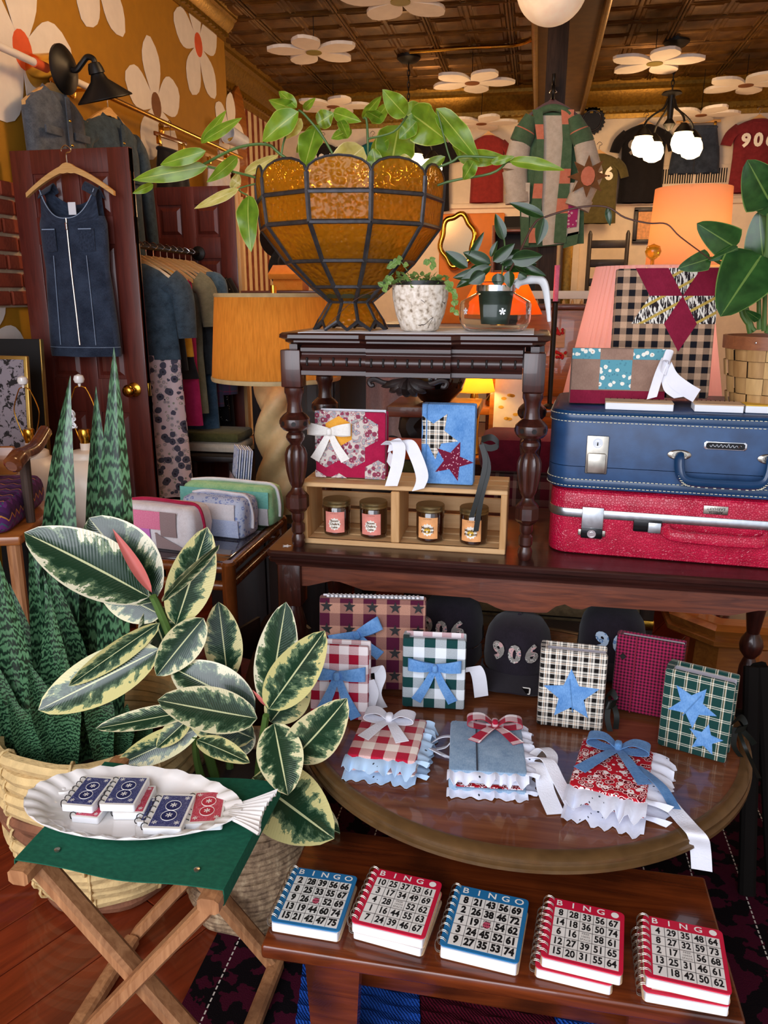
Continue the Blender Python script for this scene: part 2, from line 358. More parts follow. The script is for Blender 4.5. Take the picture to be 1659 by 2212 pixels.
# ---- flower cut-outs hanging below the ceiling
ceil_lab=[((678,106),'olive_dot','cut-out daisy with olive centre under the tin ceiling, left end of the beam',.34,.0),((1020,173),'brown_paint','cut-out daisy with orange-brown centre under the ceiling left of the wooden post',.36,.55),
 ((1415,130),'olive_dot','cut-out daisy with olive centre beside the right pendant cord',.36,.2),((1612,178),'brown_paint','cut-out daisy with brown centre at the right edge under the ceiling',.36,.3),
 ((720,225),'brown_paint','cut-out daisy with brown centre peeking out above the trailing plant',.36,.5),((865,-5),'olive_dot','cut-out daisy at the top edge of the picture, only its lower petals showing',.38,.0),((1190,2),None,None,0,0)]
for (px,py),cen,lab,R,a0 in ceil_lab:
    if not lab: continue
    t=thing('ceiling_daisy',lab,'flower decoration',P(px,py,z=3.08 if py>0 else 3.16),0,'daisy cut-outs under the ceiling')
    for k in range(5):
        g=G(); g.prism(petal(R,R*.6),.022,T(rx=pi/2,rz=a0+k*2*pi/5)); g.build('petal','painted_white',t,0)
    g=G(); g.lathe([(R*.17,-.028),(R*.17,.0)],16); g.build('flower_center',cen,t)
    g=G(); g.tube([(0,0,0),(0,0,H-t.location.z)],.003,5); g.build('hanging_wire','black_iron',t)
for px,py,lab in((1515,243,'low hung cut-out daisy in front of the back wall above the shorts'),(1040,262,'low hung cut-out daisy in front of the back wall above the red shirt')):
    t=thing('ceiling_daisy',lab,'flower decoration',P(px,py,y=8.15),0,'daisy cut-outs under the ceiling')
    for k in range(5): g=G(); g.prism(petal(.34,.2),.022,T(rx=pi/2,rz=.4+k*2*pi/5)); g.build('petal','painted_white',t,0)
    g=G(); g.lathe([(.05,-.028),(.05,0)],16); g.build('flower_center','brown_paint',t)
    g=G(); g.tube([(0,0,0),(0,0,H-t.location.z)],.003,5); g.build('hanging_wire','black_iron',t)
# ---- post
a=P(1177,200,y=5.8); b=P(1222,200,y=5.8); cx=(a.x+b.x)/2; post=G(); post.rbox((cx,5.86,1.55),(b.x-a.x,.12,3.1),.01); tag(post.build('wooden_post','weathered_wood',None,30,None),'dark weathered wooden post under the ceiling beam','post')
PX=cx
# ================================================================== rugs
q=N('dark_rug'); uv=q.co('UV'); n=q.voro(q.co('UV',(9,9,1)),1,'DISTANCE_TO_EDGE'); n2=q.noise(uv,22,3); c=q.ramp(n2,[(.42,'#0d070b'),(.5,'#3d0a1e')],True)
x,y,_=q.sep(uv); dash=q.math('MULTIPLY',q.math('GREATER_THAN',q.math('FRACT',q.math('MULTIPLY',y,70)),.35),q.math('LESS_THAN',q.math('FRACT',q.math('MULTIPLY',q.math('ADD',x,.012),9)),.028))
q.set(q.mix(dash,c,'#cfc8bf'),.95,spec=.1); q.bump(q.noise(uv,400,2),.6,.003); MATS['dark_rug']=q.m
g=G(); g.rbox((.42,1.5,.0025),(2.08,1.9,.005),.002); tag(g.build('patterned_rug','dark_rug'),'dark crimson and black patterned rug with white dashed lines under the bench','rug')
def knit(name,col,d):
    q=N(name); uv=q.co('UV',(1,1,1),(0,0,rad(25))); n=q.wave(uv,26,2.2,2,'Y',9); n2=q.noise(q.co('UV'),260,2); q.set(q.mix(n,d,col),.95,spec=.1); q.bump(q.math('ADD',n,q.math('MULTIPLY',n2,.6)),.9,.012); MATS[name]=q.m
knit('knit_blue','#2f6fe0','#1b3f9c'); knit('knit_crimson','#6d1029','#3c0718')
t=thing('crochet_rug','thick crocheted rug in bright blue and crimson under the low bench','rug',(0,0,.0055))
def wavy(x0,x1,y0,y1): return [(x0,y0),(x1,y0),(x1+.02,(y0+y1)/2),(x1,y1),(x0,y1),(x0-.01,(y0+y1)/2)]
for nm,m,x0,x1 in(('blue_section','knit_blue',-.40,-.16),('crimson_section','knit_crimson',-.158,.1),('blue_section','knit_blue',.102,.45)):
    g=G(); g.sheet(lambda u,v:V((x0+(x1-x0)*u+.03*sin(v*4),.72+.62*v,.017+.004*sin(v*130+u*9)+.002*sin(u*70))),14,60,.01); g.build(nm,m,t)
# ================================================================== console table
ZC=.72; CX0,CX1,CY0,CY1=-.655,.735,1.80,2.36
t=thing('console_table','long dark wooden console table with stepped edge and scalloped oak apron','table',((CX0+CX1)/2,(CY0+CY1)/2,0)); ox,oy=t.location.x,t.location.y
W=CX1-CX0; D=CY1-CY0; g=G()
def rrect(w,d,r,n=5,c=(0,0)):
    pts=[]
    for cx,cy,a in((w/2-r,d/2-r,0),(-w/2+r,d/2-r,pi/2),(-w/2+r,-d/2+r,pi),(w/2-r,-d/2+r,1.5*pi)): pts+=[(c[0]+cx+r*cos(a+pi/2*i/n),c[1]+cy+r*sin(a+pi/2*i/n)) for i in range(n+1)]
    return pts
def rslab(g,w,d,r,levels,c=(0,0),M=None,n=5,mi=0):
    "rounded slab: levels = [(z, inset)]"
    g.loft([[(x,y,z) for x,y in rrect(w-2*i,d-2*i,max(r-i,.002),n,c)] for z,i in levels],True,True,M,mi=mi)
rslab(g,W,D,.02,[(.672,.03),(.676,.022),(.684,.02),(.688,.008),(.696,.004),(.701,.01),(.704,.002),(.714,0),(.718,.003),(ZC,.006)]); g.build('tabletop','dark_mahogany',t,30)
def apron(x0,x1,ztop,outl,y,th,m,name='apron'):
    pts=[(x0,ztop)]+[(x1,ztop)]+outl[::-1]; g=G(); g.prism(pts,th,T(0,y,0)); return g.build(name,m,t,0)
outl=[]; hw=W/2-.06
for i in range(61):
    u=i/60; x=-hw+2*hw*u; z=.615
    z+= .022*max(0,1-abs(u-.09)/.06)+.022*max(0,1-abs(u-.91)/.06)                    # arches beside the legs
    z-= .028*max(0,min(1,(.07-abs(u-.47))*40)) if abs(u-.47)<.1 else 0
    z-= .012*sin(min(1,max(0,(u-.37)/.05))*pi)+.012*sin(min(1,max(0,(u-.55)/.05))*pi)
    outl.append((x,z))
apron(-hw,hw,.675,outl,-D/2+.06,.022,'oak_dark'); apron(-hw,hw,.675,[(-hw,.61),(hw,.61)],D/2-.04,.02,'oak_dark')
for s_ in(-1,1): g=G(); g.box((s_*(W/2-.05),0,.642),(.02,D-.1,.066)); g.build('side_apron','oak_dark',t)
legp=[(.028,0),(.03,.02),(.018,.04),(.024,.1),(.03,.2),(.026,.27),(.016,.3),(.03,.32),(.034,.34),(.03,.36),(.018,.38),(.026,.44),(.034,.5),(.022,.55),(.018,.565)]
for sx in(-1,1):
    for sy in(-1,1):
        M=T(sx*(W/2-.055),sy*(D/2-.055)); g=G(); g.lathe(legp,20,M); g.rbox((0,0,.62),(.062,.062,.12),.004,M); g.build('leg','dark_mahogany_z',t)
g=G(); g.prism([(x-W/2+.045,z) for x,z in star(.012,.45)],.0008,T(0,-D/2+.045,ZC+.0002,-pi/2)); g.build('star_sticker','label_white' if 'label_white' in MATS else 'paper_white',t,0)
# ================================================================== carved side table standing on the console
SX0,SX1,SY0,SY1,SZ=-.615,.035,1.81,2.19,1.262
t=thing('carved_side_table','small carved mahogany table with broken front, fluted legs and leaf ornament, on the console','table',((SX0+SX1)/2,(SY0+SY1)/2,ZC)); W=SX1-SX0; D=SY1-SY0; hz=SZ-ZC
def topout(ins):
    a=W/2-ins; b=D/2-ins; c=.03; m=.10; p=.018
    return [(-a+c,-b+p),(-m-.02,-b+p),(-m,-b),(m,-b),(m+.02,-b+p),(a-c,-b+p),(a,-b+p+c),(a,b-p-c),(a-c,b-p),(m+.02,b-p),(m,b),(-m,b),(-m-.02,b-p),(-a+c,b-p),(-a,b-p-c),(-a,-b+p+c)]
g=G(); g.loft([[(x,y,z) for x,y in topout(i)] for z,i in((hz-.028,.022),(hz-.022,.012),(hz-.018,.012),(hz-.012,.0),(hz-.004,.001),(hz,.006))]); g.build('tabletop','dark_mahogany',t,30)
mat('groove','#0c0505',.6,var=0)
for nm,x0,x1,y in(('front_apron',-W/2+.062,-.1,-D/2+.032),('front_apron',-.1,.1,-D/2+.014),('front_apron',.1,W/2-.062,-D/2+.032),('back_apron',-W/2+.062,W/2-.062,D/2-.032)):
    L=x1-x0; s_=-1 if y<0 else 1
    pr=[(0,-.08),(0,-.1),(-.004,-.1),(-.012,-.098),(-.012,-.088),(-.004,-.084)]+[(-.004-.012*sin(pi*k/8),-.084+.034*k/8) for k in range(9)]+[(-.004,-.048),(-.012,-.042),(-.012,-.034),(0,-.028),(.02,-.028),(.02,-.1)]
    g=G(); g.loft([[(x,y+(a if s_<0 else -a),hz+b) for a,b in pr] for x in(x0,x1)]); a=g.build(nm,'dark_mahogany',t,30)
    n=max(4,int(L/.028))
    for k in range(n):
        l_=(x0+L*(k+.5)/n,y-.0155*(1 if s_<0 else -1),hz-.066)
        if 'GRV' not in globals(): g=G(); g.rbox((0,0,0),(.005,.006,.021),.002,None,1); GRV=g.build('carved_groove','groove',a,0,l_)
        else: inst(GRV,'carved_groove',a,l_)
for s_ in(-1,1):
    g=G(); g.box((s_*(W/2-.035),0,hz-.065),(.02,D-.1,.075)); g.build('side_apron','dark_mahogany',t)
k0=.505  # leg profile, height fractions up to the block
legz=[(.014,0),(.017,.008),(.018,.022),(.013,.034),(.017,.04),(.017,.06),(.012,.066),(.016,.074),(.016,.09),(.024,.098)]
legz2=[(.024,.142),(.016,.15),(.013,.158),(.017,.166),(.021,.178),(.026,.2),(.029,.226),(.029,.244),(.024,.258),(.014,.268),(.017,.274),(.022,.28),(.024,.287),(.022,.294),(.016,.3),(.03,.306),(.037,.314),(.0385,.324),(.037,.334),(.03,.342),(.02,.35),(.017,.37),(.021,.392),(.024,.398),(.024,.41),(.02,.414)]
def flute(a,z): return 1-(.13*abs(sin(a*6))**.5 if .175<z<.262 else 0)
for sx in(-1,1):
    for sy in(-1,1):
        M=T(sx*(W/2-.035),sy*(D/2-.045)); g=G(); g.lathe(legz,24,M); g.lathe([(.024,.098),(.03,.106),(.03,.134),(.024,.142)],8,M@Matrix.Rotation(pi/8,4,'Z')); g.lathe(legz2,48,M,flute); g.rbox((0,0,.4575),(.05,.05,.09),.003,M); l=g.build('leg','dark_mahogany_z',t,28)
        for k in range(8): a=k*pi/4+.2; g=G(); g.lathe([(.0001,.0),(.006,.0005)],10,M@Matrix.Translation((.038*cos(a),.038*sin(a),.324))@Matrix.Rotation(a,4,'Z')@Matrix.Rotation(pi/2,4,'Y')); g.build('bead_hole','groove',l,0)
# carved leaf ornament below the apron
g=G(); cz=hz-.1; cy=-D/2+.016
for s_ in(-1,1):
    for k,(a,L,wd) in enumerate(((0.0,.042,.03),(.5,.046,.026),(.95,.054,.024),(1.28,.066,.02))):
        pts=[(s_*sin(a)*L*u,cy-.008-.012*sin(u*pi),cz-cos(a)*L*u-.002) for u in(0,.25,.5,.75,.9,1)]
        g.tube(pts,[.004,wd*.42,wd*.55,wd*.45,wd*.25,.001],8,True,None,.7)
    g.tube(smoothpath([(s_*.03,cy-.008,cz-.012),(s_*.055,cy-.012,cz-.012),(s_*.078,cy-.012,cz-.004),(s_*.092,cy-.012,cz-.008),(s_*.088,cy-.012,cz-.018),(s_*.08,cy-.012,cz-.016)],4),.006,8)
g.build('leaf_ornament','black_wood',t,40)
# ---- white runner on it
q=N('linen'); q.set(q.ramp(q.noise(q.co('UV'),30,3),[(.3,'#d9d8dc'),(.7,'#f3f1f2')]),.9); q.bump(q.noise(q.co('UV',(600,600,1)),1,2),.3,.001); MATS['linen']=q.m
g=G(); g.sheet(lambda u,v:V((-.56+.555*u,1.835+.33*v+.012*sin(u*9)*(1-v),SZ+.0018+.0012*sin(u*40)*sin(v*3))),40,10,.0012); tag(g.build('table_runner','linen'),'thin white cloth laid under the planters on the carved table','cloth')
# ================================================================== wooden crate with candles
t=thing('wooden_crate','open pale pine crate with a divider standing on the console','crate',(-.3135,1.96,ZC)); L,D_,Hh=.53,.165,.165
for y in(-.055,0,.055): g=G(); g.rbox((0,y,.008),(L-.03,.048,.012),.002,None,1); g.build('bottom_slat','pine',t)
for y in(-.055,0,.055): g=G(); g.rbox((0,y,Hh-.006),(L,.05,.012),.002,None,1); g.build('top_slat','pine',t)
for z in(.035,.085,.135): g=G(); g.rbox((0,D_/2-.004,z),(L,.009,.04),.002,None,1); g.build('back_slat','pine',t)
for x in(-L/2+.008,L/2-.008): g=G(); g.rbox((x,-.004,Hh/2-.004),(.016,D_-.012,Hh-.012),.002,None,1); g.build('end_panel','pine_end',t)
g=G(); g.rbox((-.0165,-.004,Hh/2),(.022,D_-.012,Hh-.03),.002,None,1); g.build('divider','pine_end',t)
g=G(); g.rbox((0,-D_/2+.006,.007),(L,.012,.014),.002,None,1); g.build('front_rail','pine',t)
mat('amber_glass','#2b0f05',.06,var=.1,coat=1,spec=.8); mat('lid_gold','#a89468',.3,.9,var=.15); mat('label_pink','#e08a7c',.6,var=.15,vs=40); mat('label_orange','#e8a468',.6,var=.2,vs=40); mat('label_white','#f6efe2',.7); mat('label_brown','#5a3a10',.7); mat('label_gold','#e8b93a',.7)
def onjar(g,pts,fs,r,z0,a0): g.add([(r*cos(a0+x/r),r*sin(a0+x/r),z0+z) for x,z in pts],fs)
for i,(x,lab,kind) in enumerate(((-.4965,'amber candle jar with pink flower label, far left in the crate','b'),(-.3965,'amber candle jar with pink flower label next to the crate divider','b'),(-.2455,'amber candle jar with orange flower label right of the crate divider','m'),(-.1325,'amber candle jar with orange label under the hanging black ribbon','m'))):
    t=thing('candle_jar',lab,'candle',(x,1.935-.004*i,ZC+.0145),0,'candles in the crate'); R=.036
    g=G(); g.lathe([(.001,0),(R-.006,0),(R-.001,.004),(R,.01),(R,.076),(R-.002,.08),(R-.004,.082)],32); g.build('jar','amber_glass',t)
    g=G(); g.lathe([(R-.001,.08),(R+.0012,.081),(R+.0012,.086),(R,.087),(R+.001,.089),(R+.001,.094),(R-.001,.0965),(.001,.0965)],32); g.build('lid','lid_gold',t)
    a0=-pi/2-.2-.06*i+.25; gl=G(); n=12; gl.sheet(lambda u,v:V(((R+.0004)*cos(a0+(u-.5)*1.5),(R+.0004)*sin(a0+(u-.5)*1.5),.012+.056*v)),n,2); l=gl.build('label','label_pink' if kind=='b' else 'label_orange',t)
    g=G(); pts=[(.0155*(1+.1*cos(12*k*pi/24))*cos(k*pi/24),.0155*(1+.1*cos(12*k*pi/24))*sin(k*pi/24)) for k in range(48)]; onjar(g,pts,[tuple(range(48))],R+.0009,.036,a0); g.build('flower_badge','label_white',l,0)
    if kind=='m': g=G(); pts=[(.0085*cos(k*pi/12),.0085*sin(k*pi/12)) for k in range(24)]; onjar(g,pts,[tuple(range(24))],R+.0012,.034,a0); g.build('badge_center','label_gold',l,0)
    g=G()
    for k,s in enumerate(('Boom','Chakra','Laka') if kind=='b' else ('Manifest','that shit!')):
        vs_,fs_=text_geo(s,.03); sz=.0088 if kind=='b' else .0098; z=.0445-.0085*k if kind=='b' else .041-.0095*k
        onjar(g,[(a*sz,b*sz) for a,b,_ in vs_],fs_,R+.0014,z,a0)
    g.build('lettering','label_brown',l,0)
    g=G(); vs_,fs_=text_geo('• • • • •',.0); onjar(g,[(a*.007,b*.007) for a,b,_ in vs_],fs_,R+.001,.064,a0); g.build('small_print','label_brown',l,0)
# ================================================================== low bench and round table
t=thing('low_bench','worn low reddish-brown wooden bench holding the bingo notebooks','bench',(-.02,1.157,0)); g=G(); g.rbox((0,0,.286),(.765,.31,.028),.006,None,3); g.build('bench_top','bench_wood',t)
for x in(-.27,.27):
    for y in(-.1,.1):
        g=G(); g.loft([[(x+a*w/2,y+b*.014,z) for a,b in((-1,-1),(1,-1),(1,1),(-1,1))] for z,w in((.011,.075),(.272,.1))]); g.build('leg','bench_wood',t,0)
g=G(); g.rbox((0,0,.12),(.54,.03,.05),.005); g.build('stretcher','bench_wood',t)
t=thing('round_table','low round wooden table with a golden moulded rim','table',(0,1.65,0)); g=G(); g.lathe([(.001,.385),(.44,.385),(.472,.392),(.476,.42),(.001,.42)],96); g.build('tabletop','round_top',t)
mat('rim_wood','#62482a',.3,.15,var=.2,vs=30,coat=.3); g=G(); g.loft([[((.476+a)*cos(k*pi/64),(.476+a)*sin(k*pi/64),.385+b) for a,b in((0,0),(.018,0),(.026,.006),(.026,.013),(.02,.016),(.02,.02),(.024,.024),(.024,.03),(.016,.0365),(0,.0365))] for k in range(129)],True,False); g.build('rim','rim_wood',t,40)
g=G(); g.lathe([(.09,.09),(.1,.12),(.05,.16),(.045,.25),(.07,.3),(.06,.34),(.14,.385)],24); g.build('pedestal','dark_mahogany_z',t)
for k in range(4): a=pi/4+k*pi/2; g=G(); g.tube(smoothpath([(.05*cos(a),.05*sin(a),.13),(.2*cos(a),.2*sin(a),.11),(.33*cos(a),.33*sin(a),.035),(.36*cos(a),.36*sin(a),.022)],5),[.03]*10+[.026]*4+[.016]*2,8); g.build('foot','dark_mahogany',t)
# ================================================================== camp stool
q=N('green_canvas'); q.set(q.ramp(q.noise(q.co('UV'),40,4),[(.3,'#175340'),(.7,'#1e634b')]),.85,spec=.2); q.bump(q.noise(q.co('UV',(900,900,1)),1,2),.3,.001); MATS['green_canvas']=q.m
ST=thing('camp_stool','folding wooden camp stool with a green canvas seat','stool',(-.622,1.132,0)); t=ST; hw=.165; yf,yb=-.15,.10
def bar(g,a,b,w,d,up=(0,0,1)):
    a=V(a); b=V(b); n=(b-a).normalized(); s=n.cross(V(up)); s=s.normalized() if s.length>1e-4 else V((1,0,0)); q=s.cross(n)
    r=lambda p:[p+s*i*w/2+q*j*d/2 for i,j in((-1,-.6),(-.6,-1),(.6,-1),(1,-.6),(1,.6),(.6,1),(-.6,1),(-1,.6))]
    g.loft([r(a),r(b)])
for y,off in((yf,-.014),(yb,.014)):
    g=G(); bar(g,(-hw,y,.425),(hw,y,.012),.024,.04,(0,1,0)); l=g.build('leg','stool_wood',t,30)
    g=G(); g.lathe([(.006,0),(.006,.004),(.003,.006),(.0005,.0065)],12,T(0,y-.013,.218,pi/2)); g.build('pivot_bolt','nickel',l)
    g=G(); bar(g,(hw,y+off*1.9,.425),(-hw,y+off*1.9,.012),.024,.04,(0,1,0)); g.build('leg','stool_wood',t,30)
for s_ in(-1,1):
    g=G(); bar(g,(s_*hw,yf-.05,.432),(s_*hw,yb+.035,.432),.036,.028); g.build('seat_rail','stool_wood',t,30)
    g=G(); bar(g,(s_*hw*.98,yf,.02),(s_*hw*.98,yb,.02),.03,.026); g.build('floor_rail','stool_wood',t,30)
    g=G(); g.lathe([(.005,0),(.005,.003),(.0005,.004)],10,T(s_*(hw-.04),yf+.002,.45)); g.build('rivet','nickel',t)
def seat(u,v):
    if u<.08: a=(.08-u)/.08; return V((-hw-.02+.002*a,yf-.03+.285*v,.449-.03*a))
    if u>.92: a=(u-.92)/.08; return V((hw+.02-.002*a,yf-.03+.285*v,.449-.03*a))
    s=(u-.08)/.84; return V((-hw-.02+(2*hw+.04)*s,yf-.03+.285*v,.4495-.010*sin(pi*s)**4))
g=G(); g.sheet(seat,36,6,.002); g.build('canvas_seat','green_canvas',t,60)
# ================================================================== suitcases
q=N('blue_vinyl'); q.set(q.ramp(q.noise(q.co('UV'),18,3),[(.3,'#1a3a62'),(.7,'#28507f')]),.42,spec=.5); q.bump(q.noise(q.co('UV'),420,2),.12,.001); MATS['blue_vinyl']=q.m
q=N('red_vinyl'); v=q.voro(q.co('UV'),170,'DISTANCE_TO_EDGE'); q.set(q.ramp(q.noise(q.co('UV'),14,3),[(.3,'#b00a32'),(.7,'#d81a48')]),.32,spec=.6,coat=.2); q.bump(q.math('MINIMUM',v,.16),1.0,.006); MATS['red_vinyl']=q.m
mat('blue_trim','#163d64',.35,var=.12,coat=.2); mat('thread','#e6e2c4',.8); mat('lock_dark','#1a191b',.2,.6)
def suitcase(name,label,loc,rz,w,d,levels_low,levels_up,m,rad_=.055):
    t=thing(name,label,'suitcase',loc,rz)
    for nm,lv in(('case_body',levels_low),('case_lid',levels_up)): g=G(); rslab(g,w,d,rad_,lv,(w/2,d/2),None,8); g.build(nm,m,t,40)
    return t
rz=rad(-4.4); hb=.168
RS=suitcase('red_suitcase','crimson hard suitcase with silver metal band, lower of the two',(.055,1.925,ZC),rz,.64,.40,[(0,.012),(.004,.003),(.012,0),(.098,0)],[(.1,0),(.152,0),(.16,.003),(.166,.014)],'red_vinyl',.05)
t=RS; mat('brushed_metal','#c4c8cc',.3,.95,var=.12,vs=80); g=G(); rslab(g,.642,.402,.051,[(.097,0),(.099,-.0015),(.117,-.0015),(.119,0)],(.32,.2),None,8); g.build('metal_band','brushed_metal',t,40)
for z,nm in((.006,'edge_piping'),(.16,'edge_piping')): g=G(); g.tube([(x+.32,y+.2,z) for x,y in rrect(.632,.392,.05,6)],.0032,6,False,None,1,True); g.build(nm,'red_vinyl',t)
g=G(); g.rbox((.106,-.005,.098),(.052,.008,.056),.002); lk=g.build('latch','brushed_metal',t); g=G(); g.rbox((.106,-.006,.06),(.052,.012,.026),.003); g.build('latch_base','lock_dark',lk); g=G(); g.lathe([(.0105,0),(.0105,.003),(.008,.003),(.008,.002),(.005,.002),(.005,.004),(.0005,.004)],20,T(.106,-.012,.06,pi/2)); g.build('keyhole','chrome',lk); g=G(); g.rbox((.106,-.003,.06),(.066,.006,.016),.002); g.build('latch_plate','nickel',lk)
g=G(); pts=smoothpath([(.275,-.006,.088),(.283,-.02,.078),(.31,-.028,.074),(.39,-.03,.072),(.47,-.028,.072),(.497,-.02,.076),(.505,-.006,.086)],5); g.tube(pts,.014,10,True,None,.55); g.build('handle','red_vinyl',t)
for x in(.236,.54):
    g=G(); g.rbox((x,-.004,.088),(.066,.007,.03),.002); m_=g.build('handle_mount','lock_dark',t); g=G(); g.rbox((x+(.016 if x<.4 else -.016),-.009,.086),(.03,.01,.026),.002); g.build('mount_clip','brushed_metal',m_)
g=G(); g.rbox((.386,-.002,.138),(.055,.004,.021),.003); b_=g.build('maker_badge','nickel',t); g=G(); 
for k,s in enumerate(('AMELIA','EARHART')): g.text(s,.0095,T(.386,-.0046,.1335+.0085*k,pi/2,pi,0),.0)
g.build('badge_lettering','lock_dark',b_,0)
hb2=.195
t=suitcase('blue_suitcase','navy blue stitched suitcase with hanging handle, stacked on the crimson one',(.045,1.925,ZC+.167),rz,.64,.40,[(0,.012),(.004,.003),(.014,0),(.058,0)],[(.0595,0),(.18,0),(.19,.004),(.195,.014)],'blue_vinyl',.06); BS=t
for z in(.012,.172):
    g=G(); rslab(g,.644,.404,.062,[(z,0),(z+.002,-.0008),(z+.012,-.0008),(z+.014,0)],(.32,.2),None,8); g.build('edge_band','blue_trim',t,40)
g=G(); g.tube([(x+.32,y+.2,.19) for x,y in rrect(.63,.39,.06,6)],.0045,6,False,None,1,True); g.build('edge_piping','blue_trim',t)
g=G(); rp=rrect(.6455,.4055,.063,10); per=[]; 
for i in range(len(rp)):
    a=V((*rp[i],0)); b=V((*rp[(i+1)%len(rp)],0)); n=max(1,int((b-a).length/.0095))
    for k in range(n): per.append((a+(b-a)*((k+.5)/n),(b-a).normalized()))
for z in(.010,.0275,.169,.1865):
    for p,d in per:
        if p.y<.05 and (z<.1 or True): g.box((0,0,0),(.006,.0016,.0014),T(p.x+.32,p.y+.2,z,0,0,math.atan2(d.y,d.x)))
g.build('stitching','thread',t,0)['kind']='stuff'
g=G(); g.rbox((.115,-.003,.09),(.052,.006,.094),.003); lk=g.build('lock_plate','nickel',t); g=G(); g.rbox((.115,-.008,.07),(.044,.008,.05),.006,None,2); g.build('lock_tongue','nickel',lk); g=G(); g.lathe([(.012,0),(.012,.003),(.009,.003),(.009,.001),(.006,.001),(.006,.004),(.0005,.004)],20,T(.115,-.006,.12,pi/2)); g.build('keyhole','chrome',lk); g=G(); g.rbox((.115,-.0115,.118),(.003,.002,.008),.0005); g.build('key_slot','lock_dark',lk)
pts=smoothpath([(.302,-.006,.098),(.302,-.016,.092),(.304,-.022,.07),(.312,-.026,.05),(.335,-.028,.042),(.4,-.028,.041),(.465,-.028,.042),(.488,-.026,.05),(.496,-.022,.07),(.498,-.016,.092),(.498,-.006,.098)],4)
g=G(); g.tube(pts,.0125,10,True,None,.75); h_=g.build('handle','blue_trim',t); g=G()
for p in pts[3:-3]: g.box((0,0,0),(.006,.0015,.0015),T(p.x,p.y-.0085,p.z-.009))
g.build('stitching','thread',h_,0)['kind']='stuff'
for x in(.302,.498): g=G(); g.lathe([(.024,0),(.024,.003),(.02,.005),(.014,.005),(.013,.003)],24,T(x,-.001,.1,pi/2,s=(1.1,.5,1))); g.build('handle_mount','nickel',t)
g=G(); g.loft([[(.4+a*.046*s,y,.126+b*.0095*s) for a,b in((-1,-.6),(-.9,-1),(.9,-1),(1,-.6),(1,.6),(.9,1),(-.9,1),(-1,.6))] for y,s in((-.0,1),(-.004,1),(-.005,.93))]); b_=g.build('maker_badge','chrome',t,30); g=G(); g.loft([[(.4+a*.042,y,.126+b*.0075) for a,b in((-1,-.6),(-.9,-1),(.9,-1),(1,-.6),(1,.6),(.9,1),(-.9,1),(-1,.6))] for y in(-.004,-.0056)]); g.build('badge_field','lock_dark',b_,0)
g=G(); g.tube(smoothpath([(.4+.034*(1-2*k/22),-.0062,.126+.004*sin(k*2.3)*(1.4 if k in(8,9,14) else .8)) for k in range(23)],3),.0007,5); g.build('badge_script','chrome',b_)
# ================================================================== fabrics
cloth('denim_light','#4f86c6','#7fb0e6'); cloth('denim_mid','#3f6fa6','#6897c8'); cloth('denim_wash','#6f8fae','#9db6cc'); cloth('denim_dark','#161f30','#3a465a',vs=9); cloth('denim_grey','#3d4046','#63676c'); cloth('denim_shirt','#27343f','#465764')
cloth('crimson_cotton','#9a0f3c','#b31a48'); cloth('burgundy_cotton','#7a1230','#8f1c3c'); cloth('tan_cotton','#8f7162','#a58674'); cloth('orange_cotton','#e0992c','#efae45'); cloth('white_cotton','#e6e9f3','#f6f7fb'); cloth('lace_white','#e9e4dc','#fbf8f2')
gingham('gingham_red','#a30f30','#f6eef0',.044); gingham('gingham_redl','#b31232','#f8ece0',.05); gingham('gingham_green','#10403f','#eef5fb',.05); gingham('gingham_black','#15131a','#c9a384',.032)
plaid('plaid_bw',.023,*[[(0,'#120e0c'),(.42,'#f3eee2'),(.56,'#b98c5c'),(.62,'#f3eee2'),(.72,'#120e0c'),(.8,'#f3eee2')]]*2)
plaid('plaid_green',.025,[(0,'#123f3a'),(.6,'#f0ecd8'),(.66,'#123f3a'),(.72,'#c79a5a'),(.76,'#f0ecd8'),(.84,'#123f3a')],[(0,'#0f3a36'),(.58,'#f0ecd8'),(.66,'#123f3a'),(.74,'#f0ecd8'),(.82,'#0f3a36')])
gingham('check_maroon','#2a0a1a','#a3214f',.0075); plaid('plaid_star',.056,[(0,'#4f1230'),(.55,'#b98a76')],[(0,'#4f1230'),(.55,'#b98a76')],off=(.1,.2)); gingham('gingham_tan','#8a4a46','#e6c3a0',.045)
def prints(name,ground,scale,petal_col,cen_col,extra=None,size=.34,rough=.85):
    "scattered little flowers on a ground colour"
    q=N(name); uv=q.co('UV'); d=q.voro(uv,scale); n=q.noise(q.co('UV',(scale*3,scale*3,1)),1,2); dd=q.math('ADD',d,q.math('MULTIPLY',q.math('SUBTRACT',n,.5),.16))
    c=q.ramp(dd,[(0,cen_col),(size*.33,petal_col),(size,ground)],True)
    if extra:
        d2=q.voro(q.co('UV',(1.7,1.7,1)),scale); 
        for k,e in enumerate(extra): c=q.mix(q.math('MULTIPLY',q.math('LESS_THAN',q.math('ABSOLUTE',q.math('SUBTRACT',d2,.18+.16*k)),.045),q.math('GREATER_THAN',dd,size)),c,e)
    q.set(c,rough,spec=.2); MATS[name]=q.m
prints('print_floral','#cfc6bd',62,'#8e3f55','#cfc6bd',['#7f8e7c','#5a6a8e','#a85868'],.42); prints('print_daisy','#5f9fae',62,'#f2efe2','#c07a4a',['#45788a'],.34); prints('print_star_dot','#701634',150,'#d9a7b4','#701634',None,.26); prints('print_blue','#c9d3ea',70,'#8d9fd2','#e8edf8',['#a9b6de'],.4)
prints('print_bandana','#b81627',52,'#f2e6e2','#b81627',['#f2e6e2','#1c0a10','#f2e6e2'],.3)
